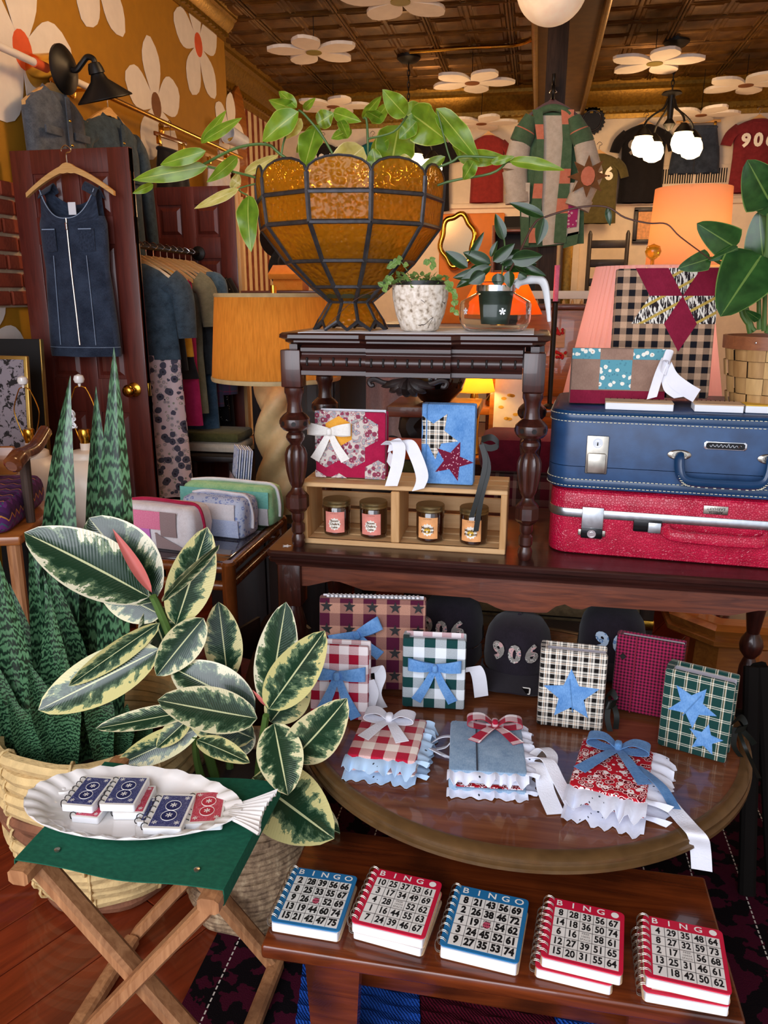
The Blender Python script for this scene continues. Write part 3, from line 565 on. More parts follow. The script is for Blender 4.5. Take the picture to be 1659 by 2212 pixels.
q=N('print_brush'); x,y,_=q.sep(q.co('UV',None,(0,0,rad(60)))); n=q.noise(q.co('UV',(90,14,1),(0,0,rad(60))),3,3); c=q.ramp(n,[(.0,'#ece6da'),(.47,'#1f1216')],True); c=q.mix(q.math('LESS_THAN',q.math('FRACT',q.math('MULTIPLY',y,38)),.16),c,'#ece6da'); c=q.mix(q.math('LESS_THAN',q.math('FRACT',q.math('MULTIPLY',x,30)),.2),c,'#c0a24a'); q.set(c,.85); MATS['print_brush']=q.m
q=N('eyelet'); uv=q.co('UV'); d=q.voro(uv,75); n=q.noise(uv,18,2); h=q.math('MULTIPLY',q.math('LESS_THAN',d,.17),q.math('GREATER_THAN',n,.5)); q.set(q.mix(h,'#e6ebfa','#39414f'),.9); q.bump(q.noise(uv,60,2),.3,.003); MATS['eyelet']=q.m
q=N('eyelet_blue'); uv=q.co('UV'); d=q.voro(uv,75); n=q.noise(uv,18,2); h=q.math('MULTIPLY',q.math('LESS_THAN',d,.17),q.math('GREATER_THAN',n,.52)); q.set(q.mix(h,'#b9d6f2','#39414f'),.9); MATS['eyelet_blue']=q.m
q=N('page_edge'); z_=q.sep(q.co('Object'))[1]; q.set(q.ramp(q.noise(q.co('Object',(4,900,4)),1,2),[(.35,'#b9c3dc'),(.65,'#e8edf8')]),.85); MATS['page_edge']=q.m
# ================================================================== fabric-covered books
def bow(parent,name,M,L,wd,tail,m,flare=.55,tw=None,spread=.6):
    g=G()
    for s in(-1,1):
        ribbon(g,[(0,-.006,0),(s*L*.45,-.022,.1*L),(s*L*.95,-.018,.14*L),(s*L,-.008,.1*L),(s*L*.5,-.004,0),(0,-.004,0)],(0,0,1),wd,.0012,5,lambda u:.5+.5*sin(pi*min(1,max(0,u))))
        g_t=tw or wd*.8
        ribbon(g,[(0,-.005,0),(s*spread*.4*tail,-.010,-.45*tail),(s*spread*tail,-.004,-tail)],(.85,0,s*.45),g_t,.0012,6,lambda u:.5+.5*u)
    g.rbox((0,-.013,0),(wd*.42,.016,wd*.6),.005)
    return g.add([],[]) and None if False else g.build(name,m,parent,60) if M is None else _m(g,M).build(name,m,parent,60)
def _m(g,M): g.v=[tuple(M@V(p)) for p in g.v]; return g
def book(name,label,loc,rz,w,h,d,cm,tilt=0,lie=False,pad=.006,pg='page_edge',pin=.006,open_=0,group=None,spine_m=None,lining=None):
    t=thing(name,label,'book' if 'otebook' not in label else 'notebook',loc,rz,group,rx=(-pi/2 if lie else tilt))
    g=G(); th=.007+pad
    g.rbox((w/2,-d+th/2,h/2),(w,th,h),th*.45,None,2); g.rbox((w/2,-.005,h/2),(w,.010,h),.004,None,2)
    g.loft([[(th*.9-a,-d/2+b,z) for a,b in [(0,-d/2+.001),(th*.6,-d/2+.004),(th*.9,-d/4),(th*.95,0),(th*.9,d/4),(th*.6,d/2-.003),(0,d/2-.001),(-.002,d/2-.004),(-.002,-d/2+.004)]] for z in(.001,h*.5,h-.001)]); g.build('cover',cm,t,40)
    g=G(); n=5; zt=h-pin; zb=pin
    g.rbox((w/2+.004,-d/2+(.004-th)/2+.004*0,(zt+zb)/2),(w-.014,d-th-.012,zt-zb),.002,None,1); g.build('pages',pg,t,30)
    if lining: g=G(); g.rbox((w/2,-.0115,h/2+.003),(w-.012,.002,h),.0008,None,1); g.build('lining',lining,t,0)
    return t
def front(t,g,d,off=.0006,nm='patch',m=None): return _m(g,T(0,-d-off,0)).build(nm,m,t,0)
def stand(bl,br,topy,z,tilt,y=None):
    "bottom-left/right pixels on plane z, top pixel -> location of the lower left corner, rz, w, h"
    A=P(*bl,z=z) if y is None else P(*bl,y=y); B=P(*br,z=z) if y is None else P(*br,y=y); A.z=B.z=z
    w=(B-A).length; rz=math.atan2(B.y-A.y,B.x-A.x); M=(A+B)/2; px=(bl[0]+br[0])/2; h=.2
    for _ in range(6): h=(P(px,topy,y=M.y+h*sin(tilt)).z-z)/cos(tilt)
    return A,rz,w,h
def stood(name,label,bl,br,topy,z,d,cm,tilt=.08,y=None,**k):
    A,rz,w,h=stand(bl,br,topy,z,tilt,y); loc=A+Matrix.Rotation(rz,3,'Z')@V((0,d*cos(tilt),0)); loc.z+=d*sin(tilt)
    return book(name,label,loc,rz,w,h,d,cm,-tilt,**k),w,h,d
def starpatch(t,x,z,r,d,m,a0=pi/2,ri=.42,seam=None,nm='star_patch',clip=None):
    g=G(); pts=[(x+a,z+b) for a,b in star(r,ri,5,a0)]
    if clip is not None: pts=[(max(a,clip),b) for a,b in pts]
    g.prism(pts,.0016,T(0,-d,0)); p=g.build(nm,m,t,0)
    if seam: g=G(); g.box((x,-d-.002,z),(.0022,.0012,r*1.25),Matrix.Translation((x,0,z))@Matrix.Rotation(seam,4,'Y')@Matrix.Translation((-x,0,-z))); g.build('seam',MATS['denim_mid'],p,0)
ZT=.42; ZK=.885
def clipp(pts,w,h):
    for ax,lim,sg in((0,.0,1),(0,w,-1),(1,.0,1),(1,h,-1)):
        out=[]; ins=lambda p:sg*(p[ax]-lim)>=-1e-9
        for a,b in zip(pts,pts[1:]+pts[:1]):
            if ins(a): out.append(a)
            if ins(a)!=ins(b): u=(lim-a[ax])/(b[ax]-a[ax]); out.append((a[0]+(b[0]-a[0])*u,a[1]+(b[1]-a[1])*u))
        pts=out
    return pts
# ---- on the crate
t,w,h,d=stood('patchwork_book','book covered in crimson and floral hexagon patchwork with a white lace bow',(682,1040),(832,1046),893,ZK,.048,'crimson_cotton',.05,1.925,lining='white_cotton')
R=w*.215
def hexa(cx,cz,R): return [(cx+R*cos(pi/6+k*pi/3),cz+R*sin(pi/6+k*pi/3)) for k in range(6)]
clampp=clipp
for cx,cz,m in((.34*w,.70*h,'orange_cotton'),(-.03*w,.70*h,'print_floral'),(.155*w,1.02*h,'print_floral'),(.525*w,1.02*h,'print_floral'),(.71*w,.70*h,'print_floral'),(.525*w,.38*h,'print_floral'),(.155*w,.38*h,'print_floral'),(.9*w,.06*h,'print_floral'),(.34*w,-.16*h,'print_floral'),(-.03*w,-.1*h,'print_floral')):
    g=G(); p=clampp(hexa(cx,cz,R),w,h); g.prism(p,.0014 if m!='orange_cotton' else .0022,T(0,-d,0)); g.build('hexagon_patch',m,t,0)
bow(t,'lace_bow',T(.22*w,-d-.002,.7*h),.055,.032,.075,'lace_white',spread=.55)
g=G(); A=t.location; e=lambda px,py,y:t.matrix_basis.inverted()@P(px,py,y=y)
bpy.context.view_layer.update()
ribbon(g,[e(836,960,1.90),e(850,952,1.88),e(862,965,1.868),e(858,1005,1.868),e(845,1050,1.862)],(1,0,.05),.032); ribbon(g,[e(850,955,1.90),e(880,955,1.885),e(898,985,1.875),e(912,1030,1.866),e(903,1058,1.864)],(1,0,.3),.032); ribbon(g,[e(838,985,1.905),e(852,1000,1.88),e(872,985,1.88),e(862,960,1.893),e(840,965,1.902)],(.2,0,1),.03); g.build('cloth_tie','soft_white_cloth',t,60)
t,w,h,d=stood('denim_star_book','denim covered book with plaid star and burgundy star patches, black ribbon at its side',(908,1050),(1022,1057),876,ZK,.045,'denim_light',.04,1.905)
starpatch(t,.24*w,.62*h,.062,d,'plaid_bw',pi/2-.55,.45,clip=.001); starpatch(t,.6*w,.3*h,.052,d,'print_star_dot',pi/2-.35,.42)
g=G(); g.box((.1*w,-d-.001,h/2),(.003,.002,h)); g.build('seam','denim_mid',t,0)
bpy.context.view_layer.update(); e=lambda px,py,y:t.matrix_basis.inverted()@P(px,py,y=y); g=G()
ribbon(g,[e(1040,950,1.89),e(1062,945,1.88),e(1078,960,1.88),e(1060,968,1.884),e(1040,962,1.888)],(0,0,1),.016); ribbon(g,[e(1040,960,1.885),e(1048,1000,1.875),e(1035,1060,1.865),e(1018,1118,1.862)],(1,0,.2),.013); ribbon(g,[e(1040,960,1.886),e(1055,1010,1.876),e(1040,1075,1.866),e(1028,1148,1.862)],(1,0,.1),.013); g.build('satin_ribbon','black_satin',t,60)
# ---- standing on the round table
t,w,h,d=stood('star_check_book','large burgundy checked book with small black stars, spiral edge on top',(690,1494),(917,1502),1303,ZT,.04,'plaid_star',.13,lining='white_cotton'); 
p_=.056
for i in range(5):
    for j in range(4):
        x=.5*(w-4*p_*.98)+i*p_*.98; z=h-.02-j*p_; 
        if z>.02: starpatch(t,x,z,.015,d,'black_print',pi/2,.4,nm='printed_star')
g=G(); n=22
for k in range(n): g.rbox((.02+(w-.03)*k/n,-.02,h+.002),(.007,.022,.006),.002,None,1)
g.build('spiral_edge','paper_white',t,0)['kind']='stuff'
bow(t,'denim_bow',T(.36*w,-d-.002,.62*h,0,-.4),.062,.034,.07,'denim_light',spread=.45)
t,w,h,d=stood('red_gingham_book','red and white gingham book standing, light denim bow on front',(670,1558),(795,1566),1402,ZT,.045,'gingham_red',.1); bow(t,'denim_bow',T(.48*w,-d-.002,.62*h),.062,.034,.1,'denim_light',spread=.42)
bpy.context.view_layer.update(); e=lambda px,py,z:t.matrix_basis.inverted()@P(px,py,z=z); g=G(); ribbon(g,[e(800,1455,.52),e(815,1440,.53),e(822,1465,.51),e(812,1500,.475),e(825,1530,.43)],(1,.2,.2),.026); ribbon(g,[e(798,1470,.52),e(808,1500,.48),e(800,1535,.44),e(820,1545,.425)],(1,.2,.2),.022); g.build('cloth_tie','soft_white_cloth',t,60)
t,w,h,d=stood('green_gingham_book','dark green and white gingham book with light denim bow',(868,1532),(1003,1540),1386,ZT,.05,'gingham_green',.06,lining='gingham_red'); bow(t,'denim_bow',T(.52*w,-d-.002,.62*h),.058,.03,.085,'denim_light',spread=.5)
bpy.context.view_layer.update(); e=lambda px,py,z:t.matrix_basis.inverted()@P(px,py,z=z); g=G(); ribbon(g,[e(1008,1452,.5),e(1022,1440,.51),e(1034,1460,.49),e(1040,1505,.435)],(1,.3,.1),.034); g.build('cloth_tie','soft_white_cloth',t,60)
t,w,h,d=stood('plaid_denim_star_book','brown and white plaid book with one large light denim star',(1158,1570),(1300,1588),1412,ZT,.055,'plaid_bw',.05); starpatch(t,.5*w,.44*h,.062,d,'denim_light',pi/2+.05,.45,rad(-8))
bpy.context.view_layer.update(); e=lambda px,py,z:t.matrix_basis.inverted()@P(px,py,z=z); g=G(); ribbon(g,[e(1308,1508,.49),e(1322,1495,.5),e(1332,1515,.48),e(1315,1525,.475),e(1310,1512,.485)],(.3,.3,1),.016); ribbon(g,[e(1316,1515,.48),e(1312,1550,.45),e(1318,1580,.423)],(1,.2,0),.012); ribbon(g,[e(1322,1512,.48),e(1332,1545,.455),e(1330,1575,.424)],(1,.2,0),.012); g.build('satin_ribbon','black_satin',t,60)
t,w,h,d=stood('maroon_check_book','book covered in fine maroon check shirt cloth with a button',(1316,1538),(1462,1568),1388,ZT,.04,'check_maroon',.12,pin=.001); g=G(); g.lathe([(.006,0),(.006,.002),(.004,.0015),(.0005,.0015)],14,T(.12*w,-d,.72*h,pi/2)); g.build('shirt_button','dark',t); g=G(); g.box((.3*w,-d-.0008,h/2),(.0025,.0015,h)); g.build('placket_seam','burgundy_cotton',t,0)
t,w,h,d=stood('green_plaid_book','dark green plaid book with two light denim stars, tied with black ribbon',(1418,1612),(1566,1655),1462,ZT,.058,'plaid_green',.03); starpatch(t,.44*w,.62*h,.05,d,'denim_light',pi/2-.5,.45,rad(30)); starpatch(t,.68*w,.25*h,.035,d,'denim_light',pi/2-.1,.45)
bpy.context.view_layer.update(); e=lambda px,py,z:t.matrix_basis.inverted()@P(px,py,z=z); g=G(); ribbon(g,[e(1580,1565,.5),e(1600,1550,.51),e(1612,1570,.49),e(1590,1578,.485)],(.3,.3,1),.014); ribbon(g,[e(1590,1572,.49),e(1585,1610,.45),e(1600,1635,.423)],(1,.3,0),.011); ribbon(g,[e(1595,1570,.49),e(1615,1590,.47),e(1630,1608,.45)],(.6,.2,.6),.011); ribbon(g,[e(1592,1572,.49),e(1612,1620,.44),e(1640,1680,.424)],(1,.3,0),.008); g.build('satin_ribbon','black_satin',t,60)
# ---- lying on the round table
def lying(name,label,bl,br,tl,d,cm,**k):
    z=ZT+d; A=P(*bl,z=z); B=P(*br,z=z); D=P(*tl,z=z); w=(B-A).length; rz=math.atan2(B.y-A.y,B.x-A.x); up=V((-sin(rz),cos(rz),0)); h=abs((D-A).dot(up)); A=A.copy(); A.z=ZT+.0005
    t=book(name,label,A,rz,w,h,d,cm,lie=True,**k); return t,w,h,d
def ruffle(t,m,side,w,h,y,out,wave,nw,nm='ruffle',drop=.01,th=.001):
    "gathered strip beyond the lower ('b') or right ('r') edge at book depth y"
    L=w if side=='b' else h; g=G(); n=nw*6
    def fn(u,v):
        o=out*v*(1+.16*sin(u*37)+.1*sin(u*17)); s=wave*(1.1*sin(u*2*pi*nw+2*sin(u*9))+.5*sin(u*2*pi*nw*.6+1))*(.15+.85*v); yy=min(y-s+drop*v*v*1.0,-.0012)
        return V((u*w*1.04-.02*w,yy,.004-o)) if side=='b' else V((w-.004+o,yy,u*h))
    g.sheet(fn,n,4,th,None,0,(L*1.3,out)); g.build(nm,m,t,60)
t,w,h,d=lying('red_gingham_lace_book','red gingham book lying flat with pale blue lace ruffles and white bow',(748,1628),(898,1645),(788,1540),.042,'gingham_redl'); 
for y in(-d+.006,-.006): ruffle(t,'eyelet_blue','b',w,h,y,.032,.007,5); ruffle(t,'eyelet_blue','r',w,h,y,.026,.007,5)
bow(t,'white_bow',T(.45*w,-d-.002,.8*h),.052,.036,.075,'soft_white_cloth',spread=.55)
g=G(); ribbon(g,[(w+.01,-.02,.6*h),(w+.035,-.03,.72*h),(w+.06,-.035,.7*h),(w+.05,-.02,.6*h),(w+.02,-.012,.58*h)],(0,.35,1),.018); ribbon(g,[(w+.01,-.02,.58*h),(w+.03,-.03,.4*h),(w+.055,-.03,.3*h),(w+.06,-.012,.42*h),(w+.03,-.01,.55*h)],(1,.3,.3),.018); g.build('cloth_tie','soft_white_cloth',t,60)
t,w,h,d=lying('denim_ruffle_book','washed denim book lying flat with red gingham bow and white ruffles',(970,1662),(1140,1672),(1002,1556),.05,'denim_wash',lining='print_bandana'); 
for y in(-d+.005,-.005): ruffle(t,'eyelet','b',w,h,y,.022,.007,6); ruffle(t,'eyelet','r',w,h,y,.024,.006,6)
g=G(); g.box((.36*w,-d-.001,h/2),(.003,.002,h)); g.build('seam','denim_dark',t,0); bow(t,'gingham_bow',T(.62*w,-d-.002,.84*h),.055,.032,.06,'gingham_red',spread=.75)
g=G(); ribbon(g,[(w+.0,-.04,.3*h),(w+.03,-.042,.2*h),(w+.035,-.02,-.02*h),(w+.05,-.003,-.28*h)],(1,0,.2),.034); ribbon(g,[(w+.005,-.042,.34*h),(w+.04,-.05,.3*h),(w+.06,-.03,.1*h),(w+.085,-.003,-.2*h)],(1,.2,.3),.028); ribbon(g,[(w+.005,-.036,.35*h),(w+.035,-.045,.55*h),(w+.055,-.04,.45*h),(w+.05,-.02,.3*h)],(.8,.2,.5),.028); g.build('cloth_tie','soft_white_cloth',t,60)
t,w,h,d=lying('bandana_book','red bandana print book lying flat with wide white eyelet lace and denim bow',(1228,1693),(1396,1732),(1248,1588),.045,'print_bandana'); 
for y,o in((-d+.006,.045),(-.006,.05)): ruffle(t,'eyelet','b',w,h,y,o,.009,4); ruffle(t,'eyelet','r',w,h,y,.042,.008,4)
bow(t,'denim_bow',T(.52*w,-d-.002,.82*h),.058,.034,.1,'denim_mid',spread=.6)
g=G(); ribbon(g,[(.8*w,-d-.008,.55*h),(w+.02,-d-.004,.32*h),(w+.05,-.03,.12*h)],(1,.2,.5),.022); g.build('denim_tail','denim_mid',t,60)
bpy.context.view_layer.update(); e=lambda px,py,z:t.matrix_basis.inverted()@P(px,py,z=z); g=G(); ribbon(g,[e(1412,1690,.45),e(1445,1735,.435),e(1480,1775,.428),e(1506,1805,.4265),e(1513,1835,.39),e(1516,1880,.345)],(1,0,.15),.036,k=8); g.build('cloth_tie','soft_white_cloth',t,60)
# ---- on the suitcases
ZS=ZC+.167+.195; bpy.context.view_layer.update()
t,w,h,d=stood('teal_patch_book','taupe and teal daisy patchwork book with white cloth bow on the blue suitcase',(1230,866),(1435,862),757,ZS,.05,'tan_cotton',.05,2.02)
for x0,x1,z0,z1,m in((.0,.3,.8,1,'print_daisy'),(.64,1,.8,1,'print_daisy'),(.3,.64,.26,.8,'print_daisy'),(0,1,0,.25,'burgundy_cotton')):
    g=G(); g.prism([(w*x0+.0006,h*z0+.0006),(w*x1-.0006,h*z0+.0006),(w*x1-.0006,h*z1-.0006),(w*x0+.0006,h*z1-.0006)],.001,T(0,-d,0)); g.build('fabric_patch',m,t,0)
bpy.context.view_layer.update(); e=lambda px,py,y:t.matrix_basis.inverted()@P(px,py,y=y); g=G()
ribbon(g,[e(1440,770,2.0),e(1425,805,1.985),e(1408,860,1.98)],(1,0,.3),.024); ribbon(g,[e(1442,790,1.995),e(1450,770,1.985),e(1435,768,1.98),e(1432,790,1.985),e(1442,800,1.99)],(.3,.2,1),.026); ribbon(g,[e(1442,795,1.995),e(1455,820,1.985),e(1480,840,1.98),e(1505,855,1.985)],(.5,0,1),.034); ribbon(g,[e(1440,800,1.995),e(1448,840,1.985),e(1470,858,1.98)],(1,0,.2),.03); g.build('cloth_tie','soft_white_cloth',t,60)
t,w,h,d=stood('gingham_star_book','tall black and tan gingham book with large burgundy patchwork star',(1316,850),(1532,848),588,ZS,.05,'gingham_black',.1,2.13)
cx,cz,Rr=.66*w,.79*h,w*.56
for k in range(6):
    a=pi/2+pi/3*k+.0; a1=a-pi/6; a2=a+pi/6; ri=Rr*.577
    pts=[(cx,cz),(cx+ri*cos(a1),cz+ri*sin(a1)),(cx+Rr*cos(a),cz+Rr*sin(a)),(cx+ri*cos(a2),cz+ri*sin(a2))]
    g=G(); g.prism(clipp(pts,w,h),.0016,T(0,-d,0)); g.build('star_patch','print_brush' if k%2==0 else 'burgundy_cotton',t,0)
# three small spiral pads lying on the suitcase
wood('kraft_pad','#cba57c','#e2c29c','x',1,.8,0)
for x0,x1,yy,m,lab in((1308,1450,874,'kraft_pad','white edged spiral notebook lying before the teal patchwork book'),(1500,1600,878,'kraft_pad','small tan spiral notebook lying before the woven planter'),(1604,1700,877,'label_gold','small yellow spiral notebook at the right edge on the suitcase')):
    A=P(x0,yy+12,z=ZS+.001); B=P(x1,yy+12,z=ZS+.001); B.y=A.y-.005; w=(B-A).length; t=thing('spiral_pad',lab,'notebook',(A.x,1.945,ZS+.0005),rad(-4),'pads on the blue suitcase')
    g=G(); g.rbox((w/2,.035,.009),(w,.07,.016),.001,None,1); g.build('pages','paper_white',t,0); g=G(); g.rbox((w/2,.035,.0185),(w+.002,.07,.0025),.001,None,1); g.build('pad_cover',m,t,0)
    g=G(); n=9
    for k in range(n): g.tube([(.012+(w-.024)*k/(n-1),.067+.008*cos(q_*pi/5),.011+.0095*sin(q_*pi/5)) for q_ in range(10)],.0012,5,False,None,1,True)
    g.build('wire_binding','black_iron',t)['kind']='stuff'
# ================================================================== bingo notebooks on the bench
mat('bingo_blue','#1f6fa3',.5,var=.08); mat('bingo_red','#c8153a',.5,var=.08); mat('card_white','#e9e6df',.55,var=.03,coat=.2); mat('card_letters','#f3f0ea',.6); mat('grid_line','#3a3434',.7); mat('free_grey','#8a8580',.7); mat('stamp_red','#c9506a',.7)
def rr2(w,h,r,n=4): return [(x+w/2,z+h/2) for x,z in rrect(w,h,r,n)]
def bingo(label,TL,TR,BL,zb,thick,col,rows,free,group='bingo card notebooks on the bench',turn=0,crop=None):
    z=zb+thick; a,b,c=(P(*p,z=z) for p in(TL,TR,BL)); xv=b-a; w=xv.length; rz=math.atan2(xv.y,xv.x)+turn; up=V((-sin(rz),cos(rz),0)); h=(a-c).dot(up); loc=V((c.x,c.y,zb))
    t=thing('bingo_notebook',label,'notebook',loc,rz,group)
    Rx=T(rx=-pi/2)  # prism outline (x,z)->(x,y), extrusion up
    def flat(pts,z0,th): g=G(); g.prism(pts,th,T(0,0,z0,-pi/2)); return g
    g=flat([(x+.003,y-.002) for x,y in rr2(w-.006,h-.004,.003)],.0025,thick-.0052); g.build('pages','paper_white',t,0); g=flat(rr2(w,h,.008),.0,.0024); g.build('back_cover','kraft_pad',t,0)
    g=flat(rr2(w,h,.008),thick-.0026,.0026); cv=g.build('front_cover',col,t,0); zt=thick+.0002
    hd=h*.15; mg=w*.055; x0=.1*w if col=='bingo_red' else .1*w; gw=w-mg-x0; gh=h-hd-mg*1.0; y0=mg*.85
    g=flat([(x0,y0),(x0+gw,y0),(x0+gw,y0+gh),(x0,y0+gh)],thick,.0002); g.build('card_panel','card_white',cv,0)
    g=G()
    for k in range(1,5): g.box((x0+gw*k/5,y0+gh/2,thick+.0004),(.0007,gh,.0003)); g.box((x0+gw/2,y0+gh*k/5,thick+.0004),(gw,.0007,.0003))
    g.build('grid_lines','grid_line',cv,0)
    g=G()
    for r in range(5):
        for k in range(5):
            s=rows[r][k]
            if s is None: continue
            g.text(str(s),gh/5*.92,T(x0+gw*(k+.5)/5,y0+gh*(4.5-r)/5,thick+.0006),.03 if col=='bingo_red' else .05,0,.78)
    g.build('number_print','black_print',cv,0)['kind']='stuff'
    g=G(); cx,cy=x0+gw*.5,y0+gh*.5
    if col=='bingo_blue': gs=G(); gs.v=[]; gs.add([(cx+gw*.06*cos(k*pi/6),cy+gh*.07*sin(k*pi/6),thick+.0004) for k in range(12)],[tuple(range(12))]); gs.build('stamp','stamp_red',cv,0)
    for k,s in enumerate(('FREE',free,'SPACE')): g.text(s,gh*.05,T(cx,cy+gh*.058*(1-k),thick+.0007),.012,0,1.15)
    g.build('free_space_print','free_grey' if col=='bingo_red' else 'black_print',cv,0)['kind']='stuff'
    g=G()
    for k,ch in enumerate('BINGO'):
        if ch=='O' and col=='bingo_red': g.add([(x0+gw*.92+hd*.32*cos(j*pi/8),h-hd*.52+hd*.32*sin(j*pi/8),thick+.0006) for j in range(16)],[tuple(range(16))])
        else: g.text(ch,hd*.86,T(x0+gw*(.06+.215*k),h-hd*.52,thick+.0006),.015,0,1.15)
    g.build('bingo_lettering','card_letters',cv,0)['kind']='stuff'
    n=9
    for k in range(n):
        g=G(); yy=h*.06+h*.9*k/(n-1); pts=[(.002+.011*cos(q_*2*pi/14),yy+.0016*q_/14,thick/2+(thick/2+.005)*sin(q_*2*pi/14)) for q_ in range(14)]
        for o in(0,.003): g.tube([(a_,b_+o,max(c_,.0012)) for a_,b_,c_ in pts],.0006,5,False,None,1,True)
        g.build('wire_ring','nickel',t)
    return t
ZBn=.3003
bingo('blue bordered bingo notebook at the left end of the bench',(640,1873),(778,1894),(583,1988),ZBn,.022,'bingo_blue',[[2,28,39,56,66],[8,25,33,55,67],[9,26,None,52,69],[13,19,44,60,74],[15,21,42,47,75]],'3639')
bingo('red bordered bingo notebook under the one numbered 10354',(803,1888),(945,1920),(760,2005),ZBn,.0205,'bingo_red',[[7,21,35,48,61]]*5,'10353',turn=rad(-1.5))
bingo('red bordered bingo notebook on top, second stack from the left',(803,1873),(950,1905),(757,1990),ZBn+.021,.021,'bingo_red',[[10,25,37,53,61],[3,17,34,49,69],[4,28,None,52,62],[1,16,44,55,63],[7,24,39,46,67]],'10354')
bingo('blue bordered bingo notebook in the middle of the bench',(985,1910),(1142,1944),(948,2040),ZBn,.026,'bingo_blue',[[8,21,43,56,69],[2,26,38,46,72],[4,19,None,54,62],[3,24,45,52,61],[9,27,35,53,74]],'3254')
bingo('red bordered bingo notebook lying under the one numbered 10695',(1175,1962),(1330,1996),(1155,2088),ZBn,.0205,'bingo_red',[[4,29,35,48,64]]*5,'10694')
bingo('red bordered bingo notebook on top, second stack from the right',(1182,1936),(1345,1972),(1167,2064),ZBn+.021,.021,'bingo_red',[[8,28,33,56,67],[14,18,36,50,74],[6,16,None,58,61],[12,27,39,51,65],[15,20,31,55,64]],'10695')
bingo('red bordered bingo notebook at the bottom of the rightmost stack',(1372,2005),(1545,2040),(1390,2140),ZBn,.0205,'bingo_red',[[5,22,36,49,70],[1,19,33,51,66],[9,24,None,47,68],[12,17,41,58,63],[10,26,32,54,71]],'10433',turn=rad(3))
bingo('red bordered bingo notebook on top of the rightmost stack',(1385,1975),(1557,2010),(1393,2107),ZBn+.021,.021,'bingo_red',[[4,29,35,48,64],[8,27,32,59,73],[2,17,None,56,68],[13,25,31,46,61],[7,18,42,50,62]],'10434')
# ================================================================== leaves
def leafmat(name,build): q=N(name); build(q); MATS[name]=q.m
def _uv(q):
    x,y,_=q.sep(q.co('UV')); r=q.n('ShaderNodeObjectInfo').outputs['Random']; a=q.math('ABSOLUTE',q.math('SUBTRACT',q.math('MULTIPLY',y,2),1)); return x,y,a,r
def _var(q):
    x,y,a,r=_uv(q); n=q.noise(q.comb(q.math('ADD',q.math('MULTIPLY',q.math('SUBTRACT',x,q.math('MULTIPLY',a,.12)),7),q.math('MULTIPLY',r,50)),q.math('MULTIPLY',y,2.2),0),1.3,5,.65)
    m=q.math('ADD',q.math('MULTIPLY',a,.72),q.math('MULTIPLY',q.math('SUBTRACT',n,.5),1.75)); m=q.math('ADD',m,q.math('MULTIPLY',q.math('SUBTRACT',r,.5),.18))
    cream=q.ramp(r,[(0,'#ece7c8'),(.5,'#e2d8a0'),(1,'#d8d088')]); c=q.ramp(m,[(0,'#1c3a26'),(.30,'#34503a'),(.42,'#6f8560'),(.56,(0,0,0,1))],True)
    c=q.mix(q.math('GREATER_THAN',m,.56),c,cream); c=q.mix(q.math('GREATER_THAN',a,.93),c,cream); c=q.mix(q.math('LESS_THAN',a,.035),c,'#cfd3a0')
    q.set(c,.22,spec=.6,coat=.25); q.bump(q.wave(q.comb(q.math('SUBTRACT',x,q.math('MULTIPLY',a,.15)),0,0),12,0),.12,.002); q.translucent(c,.12)
leafmat('leaf_variegated',_var)
def _snake(q):
    x,y,a,r=_uv(q); n=q.wave(q.comb(q.math('ADD',x,q.math('MULTIPLY',r,3)),q.math('MULTIPLY',y,.35),0),9,9,4,'X',2.6); c=q.ramp(n,[(.12,'#12271b'),(.45,'#2c5236'),(.85,'#527c57')]); q.set(c,.3,spec=.5,coat=.2)
leafmat('leaf_snake',_snake)
def _green(lo,hi,edge,tr,trf=.3,rough=.28):
    def f(q):
        x,y,a,r=_uv(q); n=q.noise(q.comb(q.math('ADD',q.math('MULTIPLY',x,3),q.math('MULTIPLY',r,40)),q.math('MULTIPLY',y,2),0),1.5,4); c=q.mix(q.math('MULTIPLY',r,.6),q.ramp(n,[(.35,lo),(.65,hi)]),hi)
        c=q.mix(q.math('GREATER_THAN',a,.95),c,edge); c=q.mix(q.math('LESS_THAN',a,.04),c,edge); q.set(c,rough,spec=.5); q.translucent(tr,trf)
    return f
leafmat('leaf_pothos',_green('#3a661a','#76a02c','#b3c05a','#b4d040')); leafmat('leaf_yellow',_green('#a8a23c','#d6cf86','#eee3a8','#e6dc6a')); leafmat('leaf_dark',_green('#10240f','#213f1c','#4b6a3c','#3f6a20',.12,.2)); leafmat('leaf_philo',_green('#183a1c','#2f5a2a','#6c8a44','#5a8a2c',.15,.22)); leafmat('leaf_small',_green('#4c7a34','#86a85a','#b9cc8c','#a9c85a'))
mat('stem_green','#4c6a2e',.5); mat('stem_brown','#4a2a1c',.5); mat('soil','#1d1410',.95,bump=.6,bs=50); mat('pink_sheath','#c66a62',.4); mat('leaf_stalk','#a8b070',.45)
SH={'rubber':lambda t:max(.0,sin(pi*t**.9))**.62*(1 if t<.94 else (1-t)/.06*.85+.0),'lance':lambda t:max(0,sin(pi*t**.8))**.9,'heart':lambda t:(min(1,(t+.02)*6)**.5)*max(0,cos(t*pi/2))**.62*1.05,'ovate':lambda t:max(0,sin(pi*t**.75))**.8,'sword':lambda t:(.6+.4*min(1,t*2))*max(0,1-max(0,(t-.5)/.5)**1.5)+.01}
CAMP=V((0,0,EYE))
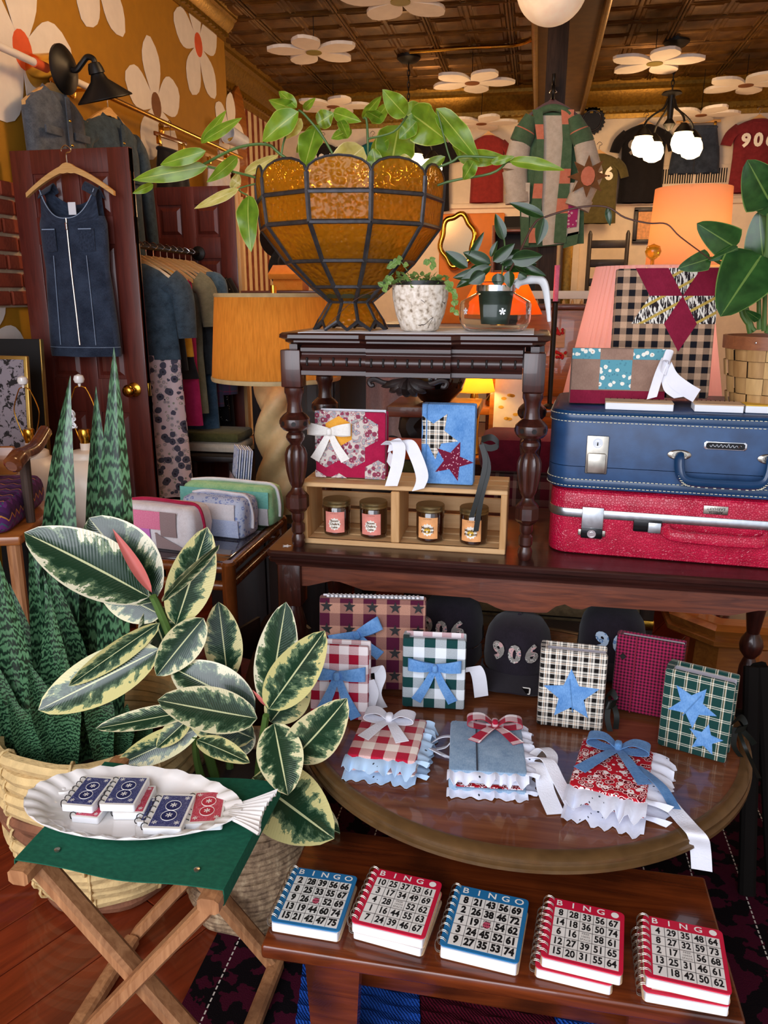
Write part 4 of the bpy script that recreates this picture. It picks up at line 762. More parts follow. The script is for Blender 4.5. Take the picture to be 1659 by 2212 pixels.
def leaf(parent,m,b,t,wd,shape='rubber',bend=.06,fold=.18,roll=None,n=12,wave=0,nrm=None,name='leaf',sway=0):
    b=V(b); t=V(t); d=t-b; L=d.length; mid=(b+t)/2; nn=(CAMP-mid).normalized() if nrm is None else V(nrm); dn=d.normalized(); nn=(nn-dn*nn.dot(dn)).normalized()
    roll=random.uniform(-.35,.35) if roll is None else roll; nn=Matrix.Rotation(roll,3,dn)@nn; s=dn.cross(nn); f=SH[shape]
    def fn(u,v):
        k=(v-.5)*2; hw=wd/2*f(u); return b+d*u+nn*(bend*L*4*u*(1-u)*.5+fold*hw*abs(k)**1.3+wave*hw*sin(u*14+v*3)*abs(k))+s*(hw*k+sway*4*u*(1-u))
    g=G(); g.sheet(fn,n,6); o=g.build(name,m,parent,180); return o
def lpx(parent,m,b,t,wpx,y0,y1=None,**k):
    y1=y0 if y1 is None else y1; B=P(*b,y=y0); Tt=P(*t,y=y1); o=V(parent.location); wd=wpx/ppm((B+Tt)/2)
    i=parent.matrix_basis.inverted(); return leaf2(parent,m,B,Tt,wd,i,**k)
def leaf2(parent,m,B,Tt,wd,inv,**k):
    ob=leaf(parent,m,B,Tt,wd,**k)
    for v in ob.data.vertices: v.co=inv@v.co
    return ob
def stem(parent,pts,r,m='stem_green',name='stem'):
    i=parent.matrix_basis.inverted(); g=G(); sp=smoothpath(pts,5); n=len(sp); g.tube([i@p for p in sp],[r[0]+(r[1]-r[0])*k/(n-1) for k in range(n)] if isinstance(r,tuple) else r,7); return g.build(name,m,parent)
def spx(parent,pts,y,r,m='stem_green',name='stem'): return stem(parent,[P(p[0],p[1],y=p[2] if len(p)>2 else y) for p in pts],r,m,name)
# ================================================================== woven baskets
mat('straw','#d6b981',.8,var=.18,vs=30,bump=.5,bs=120); mat('straw_brown','#84543a',.85,var=.25,vs=25,bump=.5,bs=120); q=N('seagrass'); q.set(q.ramp(q.noise(q.co('Object',(60,60,25)),1,4,.7),[(.3,'#6b5340'),(.55,'#a98d6d'),(.75,'#cdb592')]),.85); q.bump(q.noise(q.co('Object',(90,90,90)),1,3),.6,.006); MATS['seagrass']=q.m
def basket(name,label,loc,prof,rc,mats,wrap=None,nrib=0):
    t=thing(name,label,'basket',loc)
    for k,(R,z) in enumerate(prof):
        m=mats(k); g=G(); n=44; ph=random.random()*6
        g.tube([((R+.003*sin(a*7+ph))*cos(a),(R+.003*sin(a*7+ph))*sin(a),z+.0015*sin(a*5+ph)) for a in [2*pi*i/n for i in range(n)]],rc,7,False,None,1.0,True); g.build('coil',m,t)
    g=G(); g.lathe([(.001,.004),(prof[0][0],.004)],32); g.build('basket_base',mats(0),t)
    if wrap:
        for a in wrap:
            g=G()
            for R,z in prof[1:]: g.tube([( (R+rc*1.12*cos(b))*cos(a+.02*sin(z*60)),(R+rc*1.12*cos(b))*sin(a+.02*sin(z*60)),z+rc*1.12*sin(b)) for b in [2*pi*i/10 for i in range(10)]],.0035,5,False,None,1,True)
            g.build('binding_stitch','straw',t)['kind']='stuff'
    return t
prof=[(.155+.06*min(1,k/6)**.8,.018+.030*k) for k in range(14)]; BK1=(-.95,1.455,0)
B1=basket('straw_basket','big coiled straw basket with brown band holding the snake plant',BK1,prof,.0165,lambda k:'straw_brown' if k in(7,8,0) else 'straw',[a*pi/4+.3 for a in range(8)])
prof=[(.125+.035*min(1,k/16)**.7,.012+.0155*k) for k in range(22)]; BK2=(-.585,1.425,0)
B2=basket('seagrass_basket','grey-brown rope coiled seagrass basket holding the variegated rubber plant',BK2,prof,.0088,lambda k:'seagrass')
# ---- snake plant
S=thing('snake_plant','tall banded green snake plant with sword leaves','plant',(BK1[0],BK1[1],.1)); g=G(); g.lathe([(.12,-.05),(.15,.0),(.17,.19),(.001,.2)],24); g.build('soil','soil',S)
for b,t,wp,y0,y1,roll,*sw in (((165,1640),(152,812),78,1.44,1.5,.1,-.03),((238,1600),(246,750),82,1.46,1.5,-.2),((228,1600),(207,835),70,1.5,1.52,.3),((110,1640),(62,1150),62,1.40,1.42,.2),((60,1660),(-12,1180),70,1.38,1.36,-.3),((50,1690),(-30,1400),66,1.36,1.32,.2),((190,1640),(100,1215),66,1.43,1.42,.0),((160,1620),(108,1285),60,1.40,1.38,-.2),((255,1640),(275,1520),58,1.40,1.38,.3),((205,1650),(160,1150),60,1.5,1.53,.1),((250,1640),(225,1180),64,1.52,1.54,-.1),((225,1650),(205,1420),62,1.36,1.34,.1),((130,1660),(60,1430),60,1.34,1.3,.2),((150,1660),(135,1400),58,1.35,1.32,-.2),((90,1680),(15,1500),56,1.33,1.29,.1),((300,1640),(330,1560),50,1.45,1.44,.1),((80,1640),(20,1260),64,1.46,1.46,.1)):
    lpx(S,'leaf_snake',b,t,wp,y0,y1,shape='sword',bend=random.uniform(-.03,.05),fold=.45,roll=roll,n=26,wave=.1,sway=sw[0] if sw else random.uniform(-.012,.012))
g=G(); i=S.matrix_basis.inverted(); c=P(112,1690,y=1.27); g.prism([(-.02,-.035),(.02,-.035),(.02,.012),(.008,.016),(.004,.022),(-.004,.022),(-.008,.016),(-.02,.012)],.0015,Matrix.Translation(i@c)); tg=g.build('plant_tag','paper_white',S,0); mat('teal_print','#2fb3b8',.6); g=G(); g.prism([(-.017,-.01),(.017,-.01),(.017,.011),(.007,.014),(.003,.02),(-.003,.02),(-.007,.014),(-.017,.011)],.0006,Matrix.Translation(i@c+V((0,-.0016,0)))); g.build('tag_print','teal_print',tg,0)
# ---- rubber plant
Rp=thing('rubber_plant','variegated rubber plant with broad cream edged leaves and a pink shoot','plant',(BK2[0],BK2[1],.06)); g=G(); g.lathe([(.09,-.03),(.11,.0),(.135,.24),(.001,.25)],24); g.build('soil','soil',Rp)
spx(Rp,[(470,1700,1.43),(430,1560,1.42),(385,1420,1.4),(345,1320,1.38),(330,1288,1.37)],1.4,(.012,.008)); spx(Rp,[(555,1740,1.38),(562,1640,1.36),(575,1545,1.34)],1.36,(.011,.007)); spx(Rp,[(500,1710,1.46),(490,1560,1.48),(478,1420,1.5)],1.4,(.010,.006)); spx(Rp,[(440,1700,1.40),(425,1640,1.36),(420,1590,1.33)],1.4,(.01,.006))
for b,t,wp,y0,y1,k in (((322,1290),(52,1150),135,1.37,1.30,{}),((335,1300),(192,1118),150,1.40,1.43,{}),((350,1300),(474,1176),48,1.37,1.32,dict(roll=1.0)),((380,1350),(448,1138),98,1.40,1.42,dict(roll=.1)),((350,1330),(212,1262),90,1.42,1.40,{}),
 ((345,1345),(148,1482),62,1.36,1.28,dict(roll=-.6)),((345,1402),(82,1534),112,1.37,1.25,dict(roll=.2)),((325,1310),(362,1415),95,1.43,1.42,{}),((440,1335),(338,1460),84,1.41,1.34,{}),((492,1470),(472,1300),82,1.46,1.48,{}),
 ((556,1552),(340,1512),98,1.34,1.24,dict(roll=.15)),((552,1535),(368,1440),105,1.38,1.38,{}),((548,1595),(398,1532),90,1.38,1.33,{}),((580,1530),(618,1300),92,1.36,1.38,dict(roll=-.1)),((580,1532),(702,1362),100,1.33,1.28,dict(roll=.1)),((584,1560),(664,1462),88,1.37,1.38,{}),
 ((630,1640),(750,1508),105,1.32,1.26,dict(roll=.2)),((592,1562),(622,1718),100,1.30,1.2,dict(roll=0)),((545,1680),(722,1812),150,1.32,1.2,dict(roll=0)),((550,1725),(735,1800),120,1.37,1.3,dict(roll=0)),((432,1572),(248,1656),66,1.34,1.25,{}),((432,1532),(206,1574),54,1.35,1.28,dict(roll=.5)),((425,1598),(540,1648),48,1.32,1.26,{}),((412,1548),(338,1615),48,1.34,1.28,{}),((530,1560),(500,1640),70,1.4,1.36,{}),((470,1500),(440,1440),70,1.5,1.5,{})):
    lpx(Rp,'leaf_variegated',b,t,wp,y0,y1,shape='rubber',bend=k.get('bend',random.uniform(-.05,.12)),fold=.2,roll=k.get('roll'),n=16)
lpx(Rp,'pink_sheath',(328,1280),(243,1142),26,1.35,1.33,shape='lance',fold=.6,roll=0,n=12,name='shoot_sheath'); lpx(Rp,'pink_sheath',(575,1525),(545,1490),8,1.34,1.33,shape='lance',fold=.6,roll=0,name='shoot_sheath')
# ================================================================== stained glass planter
q=N('amber_pane'); h=q.voro(q.co('UV'),95,'SMOOTH_F1'); n=q.noise(q.co('UV'),30,3); gl=q.n('ShaderNodeBsdfGlass'); gl.inputs['Color'].default_value=hx('#ffdc84'); gl.inputs['Roughness'].default_value=.05; gl.inputs['IOR'].default_value=1.25
q.set('#c98a1f',.12,spec=.8); tr=q.n('ShaderNodeBsdfTranslucent'); tr.inputs[0].default_value=hx('#ffd766'); bp=q.n('ShaderNodeBump'); q.l(q.math('ADD',h,q.math('MULTIPLY',n,.6)),bp.inputs['Height']); bp.inputs['Strength'].default_value=.9; bp.inputs['Distance'].default_value=.006
for s_ in(gl,tr,q.b): q.l(bp.outputs[0],s_.inputs['Normal'])
m1=q.n('ShaderNodeMixShader'); m1.inputs[0].default_value=.4; q.l(gl.outputs[0],m1.inputs[1]); q.l(tr.outputs[0],m1.inputs[2]); m2=q.n('ShaderNodeMixShader'); m2.inputs[0].default_value=.18; q.l(m1.outputs[0],m2.inputs[1]); q.l(q.b.outputs[0],m2.inputs[2]); q.l(m2.outputs[0],q.out.inputs[0]); MATS['amber_pane']=q.m
mat('lead_came','#4a4a4e',.38,.7,var=.25,vs=60)
BW=thing('stained_glass_planter','large amber stained glass bowl planter with scalloped rim and lead lines','planter',(-.468,2.0,SZ+.003)); NP=10; a0=rad(-76.8+12); hz0=0
lev=[(.068,.052),(.105,.098),(.163,.16),(.243,.222),(.306,.229),(.345,.231)]
def vp(R,z,k): a=a0+2*pi*k/NP; return V((R*cos(a),R*sin(a),z))
def pane(pts,nm='glass_pane'):
    c=sum(pts,V())/len(pts); n=(pts[1]-pts[0]).cross(pts[2]-pts[0]).normalized()*.0016; pts=[c+(p-c)*.985 for p in pts]; k=len(pts); g=G()
    # UV in the plane of the pane
    ex=(pts[1]-pts[0]).normalized(); ey=n.normalized().cross(ex); uv=[((p-c).dot(ex)+c.x,(p-c).dot(ey)+c.z) for p in pts]
    g.add([p+n for p in pts]+[p-n for p in pts],[tuple(range(k)),tuple(range(2*k-1,k-1,-1))]+[(i,k+i,k+(i+1)%k,(i+1)%k) for i in range(k)],None,[uv,uv[::-1]]+[[(0,0)]*4]*k); g.build(nm,'amber_pane',BW,0)
for k in range(NP):
    for (r0,R0),(r1,R1) in zip(lev[:-2],lev[1:-1]): pane([vp(R0,r0,k),vp(R0,r0,k+1),vp(R1,r1,k+1),vp(R1,r1,k)])
    A,B=vp(.229,.306,k),vp(.229,.306,k+1); Ct,Dt=vp(.231,.345,k+1),vp(.231,.345,k); m_=(Ct+Dt)/2; sc_=[]
    for i in range(1,8): a=pi*i/8; sc_.append(m_+(Ct-Dt)/2*cos(a)+V((0,0,.033*sin(a))))
    pane([A,B,Ct]+sc_+[Dt],'scallop_pane')
    F0,F1=vp(.052,.068,k),vp(.052,.068,k+1); L0,L1=vp(.082,.022,k),vp(.082,.022,k+1); tip=(vp(.099,.002,k)+vp(.099,.002,k+1))/2
    pane([L0,tip,L1,F1,F0],'foot_pane')
    g=G()
    for (r0,R0),(r1,R1) in zip(lev[:-1],lev[1:]): g.tube([vp(R0,r0,k),vp(R1,r1,k)],.0062,6)
    g.tube([F0,L0],.005,6); g.tube([L0,tip,L1],.005,6); g.tube([Dt]+sc_[::-1]+[Ct],.0032,6)
    for r0,R0 in lev[:-1]: g.tube([vp(R0,r0,k),vp(R0,r0,k+1)],.0058,6)
    g.build('lead_came','lead_came',BW)
PT=thing('trailing_plant','light green trailing plant with long vines growing from the amber bowl','plant',(-.468,2.0,SZ+.09)); g=G(); g.lathe([(.001,-.01),(.07,-.01),(.075,.0),(.13,.13),(.135,.15),(.128,.15),(.122,.14)],24); mat('olive_plastic','#2a2a12',.5); g.build('nursery_pot','olive_plastic',PT); g=G(); g.lathe([(.12,.13),(.001,.135)],24); g.build('soil','soil',PT)
for pts,r in (([(720,480),(700,405),(608,335),(575,312),(510,320),(440,355)],.0035),([(700,480),(600,405),(540,380),(450,360)],.003),([(745,480),(735,375),(700,300),(660,250),(645,238)],.003),([(770,480),(793,390),(793,270),(785,255)],.003),([(800,480),(890,390),(975,350),(1000,338),(1090,342)],.003),([(810,480),(940,402),(1060,375),(1095,350),(1110,352)],.003),([(608,335),(615,300),(640,250)],.0025),([(793,300),(850,285),(880,250)],.0025),([(560,395),(516,408),(535,422)],.002),([(975,350),(965,320),(945,240)],.002),([(575,312),(570,300)],.002)): spx(PT,pts,1.98,r)
for b,t,wp,m in (((638,236),(580,216),30,'p'),((641,233),(602,197),22,'p'),((645,241),(567,306),46,'p'),((656,236),(682,211),15,'p'),((651,256),(618,300),26,'y'),((682,277),(657,364),48,'p'),((685,267),(721,244),36,'p'),((720,243),(781,263),27,'p'),((783,256),(824,207),20,'p'),((803,267),(842,220),26,'p'),((877,250),(826,193),42,'p'),((862,270),(842,376),82,'p'),((886,244),(966,305),74,'p'),((942,234),(1036,350),46,'p'),((990,287),(992,341),27,'p'),((988,341),(1098,342),32,'p'),((1024,348),(1000,389),30,'p'),((962,338),(890,386),24,'p'),((785,318),(703,388),60,'y'),((805,320),(817,390),30,'p'),((864,337),(894,366),22,'y'),((449,359),(287,389),34,'p'),((445,326),(346,356),28,'p'),((435,310),(489,238),20,'p'),((439,304),(523,254),22,'p'),((331,398),(286,418),16,'p'),((513,338),(446,394),26,'p'),((516,408),(419,451),20,'y'),((528,376),(602,334),22,'y'),((537,422),(543,545),44,'p'),((1100,348),(1220,368),24,'p'),((1060,352),(1112,338),16,'p'),((690,270),(640,330),34,'p'),((760,280),(715,300),24,'p'),((830,262),(790,240),24,'p'),((900,262),(862,300),34,'p'),((500,385),(520,400),30,'y'),((840,300),(800,330),30,'p'),((735,260),(752,300),22,'p'),((870,255),(920,230),40,'p')):
    y=random.uniform(1.9,2.05); lpx(PT,'leaf_pothos' if m=='p' else 'leaf_yellow',b,t,wp*1.12,y,y-random.uniform(-.03,.06),shape='ovate',bend=random.uniform(-.1,.18),fold=random.uniform(.1,.35),wave=.18)
# ---- textured pot with creeping plant
q=N('crackle'); v=q.voro(q.co('Object',(1,1,.5)),26,'DISTANCE_TO_EDGE'); n=q.noise(q.co(),90,3); n2=q.noise(q.co(),26,2); c=q.mix(q.math('MULTIPLY',q.math('LESS_THAN',v,.010),q.math('GREATER_THAN',n2,.54)),q.ramp(n,[(.28,'#7d6a56'),(.42,'#cfc1ae'),(.6,'#ece3d6')]),'#3a2c24'); q.set(c,.55); MATS['crackle']=q.m
pc=V((-.282,1.95,SZ+.003)); t=thing('ribbed_pot','cream crackled ribbed ceramic pot on the carved table','pot',pc); g=G(); g.lathe([(.001,0),(.04,0),(.046,.004),(.058,.04),(.066,.08),(.0685,.107),(.066,.108),(.062,.1),(.058,.06),(.001,.05)],72,None,lambda a,z:1+.034*abs(sin(10*a+z*14)) if .01<z<.104 else 1); g.build('pot_body','crackle',t,60); mat('black_plastic','#141a16',.4); g=G(); g.lathe([(.058,.07),(.060,.118),(.056,.118),(.054,.1),(.001,.098)],32); g.build('liner','black_plastic',t)
CP=thing('creeping_plant','small-leaved pale green creeping plant in the ribbed pot','plant',pc+V((0,0,.1))); i_=CP.matrix_basis.inverted()
for k in range(110):
    a=random.random()*2*pi; r=.062*random.random()**.5; b=pc+V((r*cos(a),r*sin(a),.108+random.uniform(0,.022))); d=V((cos(a)*.6+random.uniform(-.5,.5),sin(a)*.6+random.uniform(-.5,.5),random.uniform(-.2,.8))).normalized()
    leaf2(CP,'leaf_small',b,b+d*random.uniform(.012,.02),.012,i_,shape='ovate',n=4,nrm=(.2,-.6,.8))
for px in ([(965,600),(975,620),(978,640),(982,670)],[(850,590),(835,605),(828,620)],[(880,585),(860,560),(845,575)],[(940,575),(925,560),(935,570)]):
    spx(CP,px,1.9,.0012)
    for p in smoothpath([P(*q_,y=1.9) for q_ in px],4)[2:]:
        d=V((random.uniform(-1,1),-.3,random.uniform(-1,.6))).normalized(); leaf2(CP,'leaf_small',p,p+d*.017,.014,i_,shape='ovate',n=4)
spx(CP,[(900,600),(780,640),(720,690),(705,705)],1.9,.0008,'stem_brown')
# ---- glass coffee carafe with plant
q=N('clear_glass'); q.set('#f4f6f4',.02,trans=1.0,ior=1.25,spec=.5); MATS['clear_glass']=q.m; mat('white_plastic','#e9edf0',.3); mat('steel_band','#c9ccd0',.18,1); mat('green_pot','#1d3226',.5)
cc=V((-.102,2.0,SZ+.003)); t=thing('coffee_carafe','clear glass coffee carafe with white handle used as a planter','carafe',cc); g=G(); prof=[(.001,.0),(.07,.0),(.078,.006),(.086,.02),(.088,.032),(.088,.062),(.084,.07),(.05,.088),(.046,.092),(.046,.112),(.05,.116)]; g.lathe(prof+[(r-.0022,z+(.002 if z<.01 else 0)) for r,z in prof[::-1]],48); g.build('glass_body','clear_glass',t,60)
g=G(); g.lathe([(.047,.094),(.0485,.094),(.0485,.108),(.047,.108)],40); g.build('metal_band','steel_band',t)
g=G(); pts=smoothpath([(.045,0,.104),(.056,0,.116),(.085,-.004,.121),(.108,-.006,.118),(.119,-.006,.1),(.127,-.006,.06),(.132,-.006,.022)],4); g.tube(pts,[.012]*14+[.0115,.011,.0105,.01,.0095,.009,.008,.007,.006,.006,.005],10,True,None,.75); g.build('handle','white_plastic',t,30)
for aa in(-76,-140,-20):
    g=G()
    for k in range(5): a=pi/2+k*2*pi/5; g.prism([(0,0),(.0035*cos(a-.5),.0035*sin(a-.5)),(.008*cos(a-.3),.008*sin(a-.3)),(.0085*cos(a+.3),.0085*sin(a+.3)),(.0035*cos(a+.5),.0035*sin(a+.5))],.0004,T(.0886*cos(rad(aa)),.0886*sin(rad(aa)),.047,0,0,rad(aa)+pi/2))
    g.build('flower_print','white_plastic',t,0)
CPl=thing('carafe_plant','dark glossy leaved trailing plant in a green pot inside the carafe','plant',cc+V((0,0,.003))); g=G(); g.lathe([(.001,.012),(.034,.012),(.043,.085),(.044,.1),(.041,.1),(.001,.095)],32); g.build('nursery_pot','green_pot',CPl)
spx(CPl,[(1085,612,1.99),(1115,560,1.97),(1150,490,1.95),(1175,470,1.95),(1250,448,1.95),(1310,447,1.95),(1350,470,1.95),(1400,482,1.95),(1440,484,1.95),(1470,512,1.95),(1535,560,1.97)],1.95,(.0028,.0014),'stem_brown','vine'); spx(CPl,[(1082,610),(1090,540),(1088,510)],1.98,.002)
for b,t,wp in (((1061,575),(985,622),30),((1050,590),(978,600),26),((1010,578),(962,542),28),((1012,560),(1046,500),16),((1060,570),(1000,545),30),((1065,565),(1112,526),26),((1105,560),(1172,552),36),((1110,572),(1180,596),22),((1075,590),(1078,622),28),((1100,585),(1102,622),26),((1088,518),(1070,461),24),((1175,468),(1100,438),24),((1175,470),(1160,530),28),((1312,448),(1318,488),14),((1048,590),(1012,612),30),((1120,590),(1138,600),24),((1080,570),(1130,540),30),((1040,575),(1010,600),24),((1060,555),(1075,520),14),((1090,580),(1160,570),28)): lpx(CPl,'leaf_dark',b,t,wp,1.96+random.uniform(-.03,.03),shape='ovate',bend=random.uniform(0,.15),fold=.25)
# ---- woven chip basket with philodendron on the suitcases
q=N('chip_wood'); r=q.n('ShaderNodeObjectInfo').outputs['Random']; c=q.mix(r,'#9a6a36','#caa368'); n=q.noise(q.co('Object',(30,30,4)),2,4); q.set(q.mix(.35,c,q.ramp(n,[(.3,'#6b431c'),(.7,'#d8b176')])),.6); MATS['chip_wood']=q.m; wood('basket_rim','#7a4426','#9a5c36','x',1,.5)
bc=P(1655,868,y=2.06); bc.z=ZS+.001; PB=thing('chip_basket','woven wood-chip basket with stapled rim at the right on the suitcase','basket',bc); nb=16; HB=.155
for r_ in range(4):
    for k in range(nb):
        a1,a2=2*pi*k/nb,2*pi*(k+1)/nb; out=.004 if (k+r_)%2 else -.002; R=lambda z:.085+.022*z/HB
        g=G(); g.sheet(lambda u,v:V(((R(z0)+out+.003*sin(pi*u))*cos(a1+(a2-a1)*u*.995),(R(z0)+out+.003*sin(pi*u))*sin(a1+(a2-a1)*u*.995),z0)) if False else V(((R((r_+v*.97)*HB/4)+out+.003*sin(pi*u))*cos(a1+(a2-a1)*u),(R((r_+v*.97)*HB/4)+out+.003*sin(pi*u))*sin(a1+(a2-a1)*u),(r_+v*.97)*HB/4)),4,2,.002); g.build('wood_strip','chip_wood',PB)
g=G(); g.loft([[((.108+a)*cos(k*pi/24),(.108+a)*sin(k*pi/24),HB-.012+b) for a,b in((-.004,0),(.006,0),(.007,.03),(-.003,.03))] for k in range(49)],True,False); g.build('rim_band','basket_rim',PB,40)
for k in range(6): g=G(); a=-pi/2-.6+k*.3; g.lathe([(.0022,0),(.0005,.001)],8,T(.1155*cos(a),.1155*sin(a),HB+.005,0,0,a)@Matrix.Rotation(pi/2,4,'Y')); g.build('staple','chrome',PB)
PH=thing('philodendron','broad heart-leaved philodendron growing in the wood-chip basket','plant',bc+V((0,0,.004))); g=G(); g.lathe([(.06,.0),(.095,.13),(.001,.135)],24); g.build('soil','soil',PH)
for pts in ([(1625,712),(1605,640),(1590,590),(1588,535)],[(1640,712),(1640,600),(1655,540)],[(1630,715),(1600,670),(1620,590),(1640,555)],[(1650,715),(1655,560),(1659,450)],[(1620,720),(1590,600),(1545,562),(1530,558)],[(1655,720),(1690,640),(1720,560)]): spx(PH,pts,2.04,(.006,.003),'stem_green')
for b,t,wp,y0,y1,k in (((1645,552),(1556,684),132,2.0,1.94,dict(roll=.1)),((1588,534),(1505,482),70,2.0,1.97,dict(roll=0)),((1665,440),(1614,345),95,2.02,1.98,dict(roll=0)),((1648,556),(1640,455),70,2.06,2.06,{}),((1534,558),(1464,580),44,2.0,1.98,{}),((1594,536),(1530,563),24,2.0,1.99,{}),((1690,560),(1720,660),110,2.0,1.94,{}),((1665,470),(1700,400),90,2.04,2.0,{}),((1600,600),(1560,640),30,2.06,2.04,{}),((1640,690),(1610,670),20,2.02,2.0,{})): lpx(PH,'leaf_philo',b,t,wp,y0,y1,shape='heart',bend=.06,fold=.15,n=14,**k)
# ================================================================== fish platter and card notebooks
FP=thing('fish_platter','white ceramic fish-shaped platter with fluted rim on the camp stool','platter',(-.676,1.096,.4505),rad(3)); n=96; g=G()
def fo(a,s):
    c,s_=cos(a),sin(a); x=.2*c*(1+.05*c); y=.102*s_*(1-.12*max(0,c)**2); return x*s,y*s
rows=[(.02,.003),(.3,.003),(.62,.004),(.78,.010),(.86,.021),(.93,.026),(1.0,.029)]; rr=[]
for s,z in rows:
    fl=.0 if s<.8 else (.0036 if s<.97 else .0022); rr.append([(*fo(2*pi*k/n,s*(1+ (.008 if s>.8 else 0)*cos(2*pi*k*30/n))),z+fl*cos(2*pi*k*24/n)) for k in range(n)])
for s,z in((1.005,.026),(.93,.020),(.84,.012),(.7,.0),(.02,.0)): rr.append([(*fo(2*pi*k/n,s),z) for k in range(n)])
g.loft(rr,True,True); g.build('dish','white_ceramic',FP,60)
g=G()
def tl(u,v):
    k=(v-.5)*2; x=.188+.062*u; return V((x+.01*(k*k),k*(.022+.038*u**1.2)-.0,.027+.004*u+.0035*cos(v*2*pi*9)*u))
g.sheet(tl,10,54,.005); g.build('tail_fin','white_ceramic',FP,60)
g=G(); g.tube([(-.145+.017*cos(k*pi/8),.035+.012*sin(k*pi/8),.012) for k in range(16)],.003,6,False,None,1,True); g.lathe([(.006,.01),(.004,.015),(.0005,.016)],12,T(-.145,.035)); g.build('fish_eye','white_ceramic',FP)
def cardmat(name,col,dk):
    q=N(name); uv=q.co('UV'); n=q.noise(uv,330,3,.6,1.2); c=q.ramp(q.math('FRACT',q.math('MULTIPLY',n,4)),[(0,col),(.42,'#cfd2ea'),(.5,col),(.8,dk)],True); q.set(c,.4,coat=.2); MATS[name]=q.m
cardmat('card_blue','#2d3270','#20265c'); cardmat('card_red','#c62a48','#b01c3a'); mat('card_navy','#1b2058',.4); mat('card_crimson','#b5173a',.4)
def card(label,TL,TR,BL,zb,th,col):
    z=zb+th; a,b,c=(P(*p,z=z) for p in(TL,TR,BL)); xv=b-a; w=xv.length; rz=math.atan2(xv.y,xv.x); up=V((-sin(rz),cos(rz),0)); h=(a-c).dot(up); t=thing('card_notebook',label,'notebook',(c.x,c.y,zb),rz,'playing card notebooks on the platter')
    def flat(pts,z0,th_): g=G(); g.prism(pts,th_,T(0,0,z0,-pi/2)); return g
    g=flat(rr2(w,h,.004),0,th-.0008); g.build('pages','paper_white',t,0); g=flat(rr2(w,h,.004),th-.0007,.0007); cv=g.build('cover_card','card_white',t,0)
    x0,y0=w*.14,h*.055; pw,ph=w*.80,h*.89; g=flat([(x0+x,y0+y) for x,y in rr2(pw,ph,.001)],th,.0002); g.build('back_print',col,cv,0); cx=x0+pw/2
    for s in(-1,1):
        cy=h/2+s*ph*.165; g=G(); g.add([(cx+pw*.25*cos(k*pi/12),cy+pw*.25*sin(k*pi/12),th+.0005) for k in range(24)],[tuple(range(24))]); md=g.build('medallion','card_navy' if 'blue' in col else 'card_crimson',cv,0)
        g=G(); g.tube([(cx+pw*.25*cos(k*pi/12),cy+pw*.25*sin(k*pi/12),th+.0005) for k in range(24)],.0006,4,False,None,1,True); g.text('*',pw*.5,T(cx,cy-pw*.08,th+.0007),.01); g.build('medallion_ring','card_letters',md)
    g=G()
    for sx in(-1,1):
        for sy in(-1,1): g.text('*',pw*.4,T(cx+sx*pw*.36,h/2+sy*ph*.4-pw*.06,th+.0006),.01)
    g.build('corner_ornament','card_letters',cv,0)['kind']='stuff'
    for k in range(6):
        g=G(); yy=h*.1+h*.8*k/5; g.tube([(.002+.007*cos(j*pi/6),yy,max(.001,th/2+(th/2+.003)*sin(j*pi/6))) for j in range(12)],.0009,5,False,None,1,True); g.build('wire_ring','black_iron',t)
    return t
zp=.4547
card('red card-back notebook half hidden under the leftmost blue one',(205,1715),(262,1720),(152,1762),zp,.0125,'card_red'); card('red card-back notebook under the second blue one',(285,1697),(350,1697),(242,1756),zp,.0135,'card_red')
card('blue card-back notebook lying furthest left on the platter',(183,1675),(247,1680),(131,1737),zp+.014,.014,'card_blue'); card('blue card-back notebook next to the leftmost one, overlapping red',(254,1676),(326,1678),(213,1737),zp+.014,.014,'card_blue')
card('blue card-back notebook mostly hidden under the front blue one',(330,1722),(392,1722),(294,1775),zp,.0095,'card_blue'); card('blue card-back notebook at the front, beside the red one',(340,1714),(419,1716),(306,1788),zp+.010,.013,'card_blue'); card('red card-back notebook at the right end of the platter',(420,1710),(496,1706),(398,1780),zp,.016,'card_red')
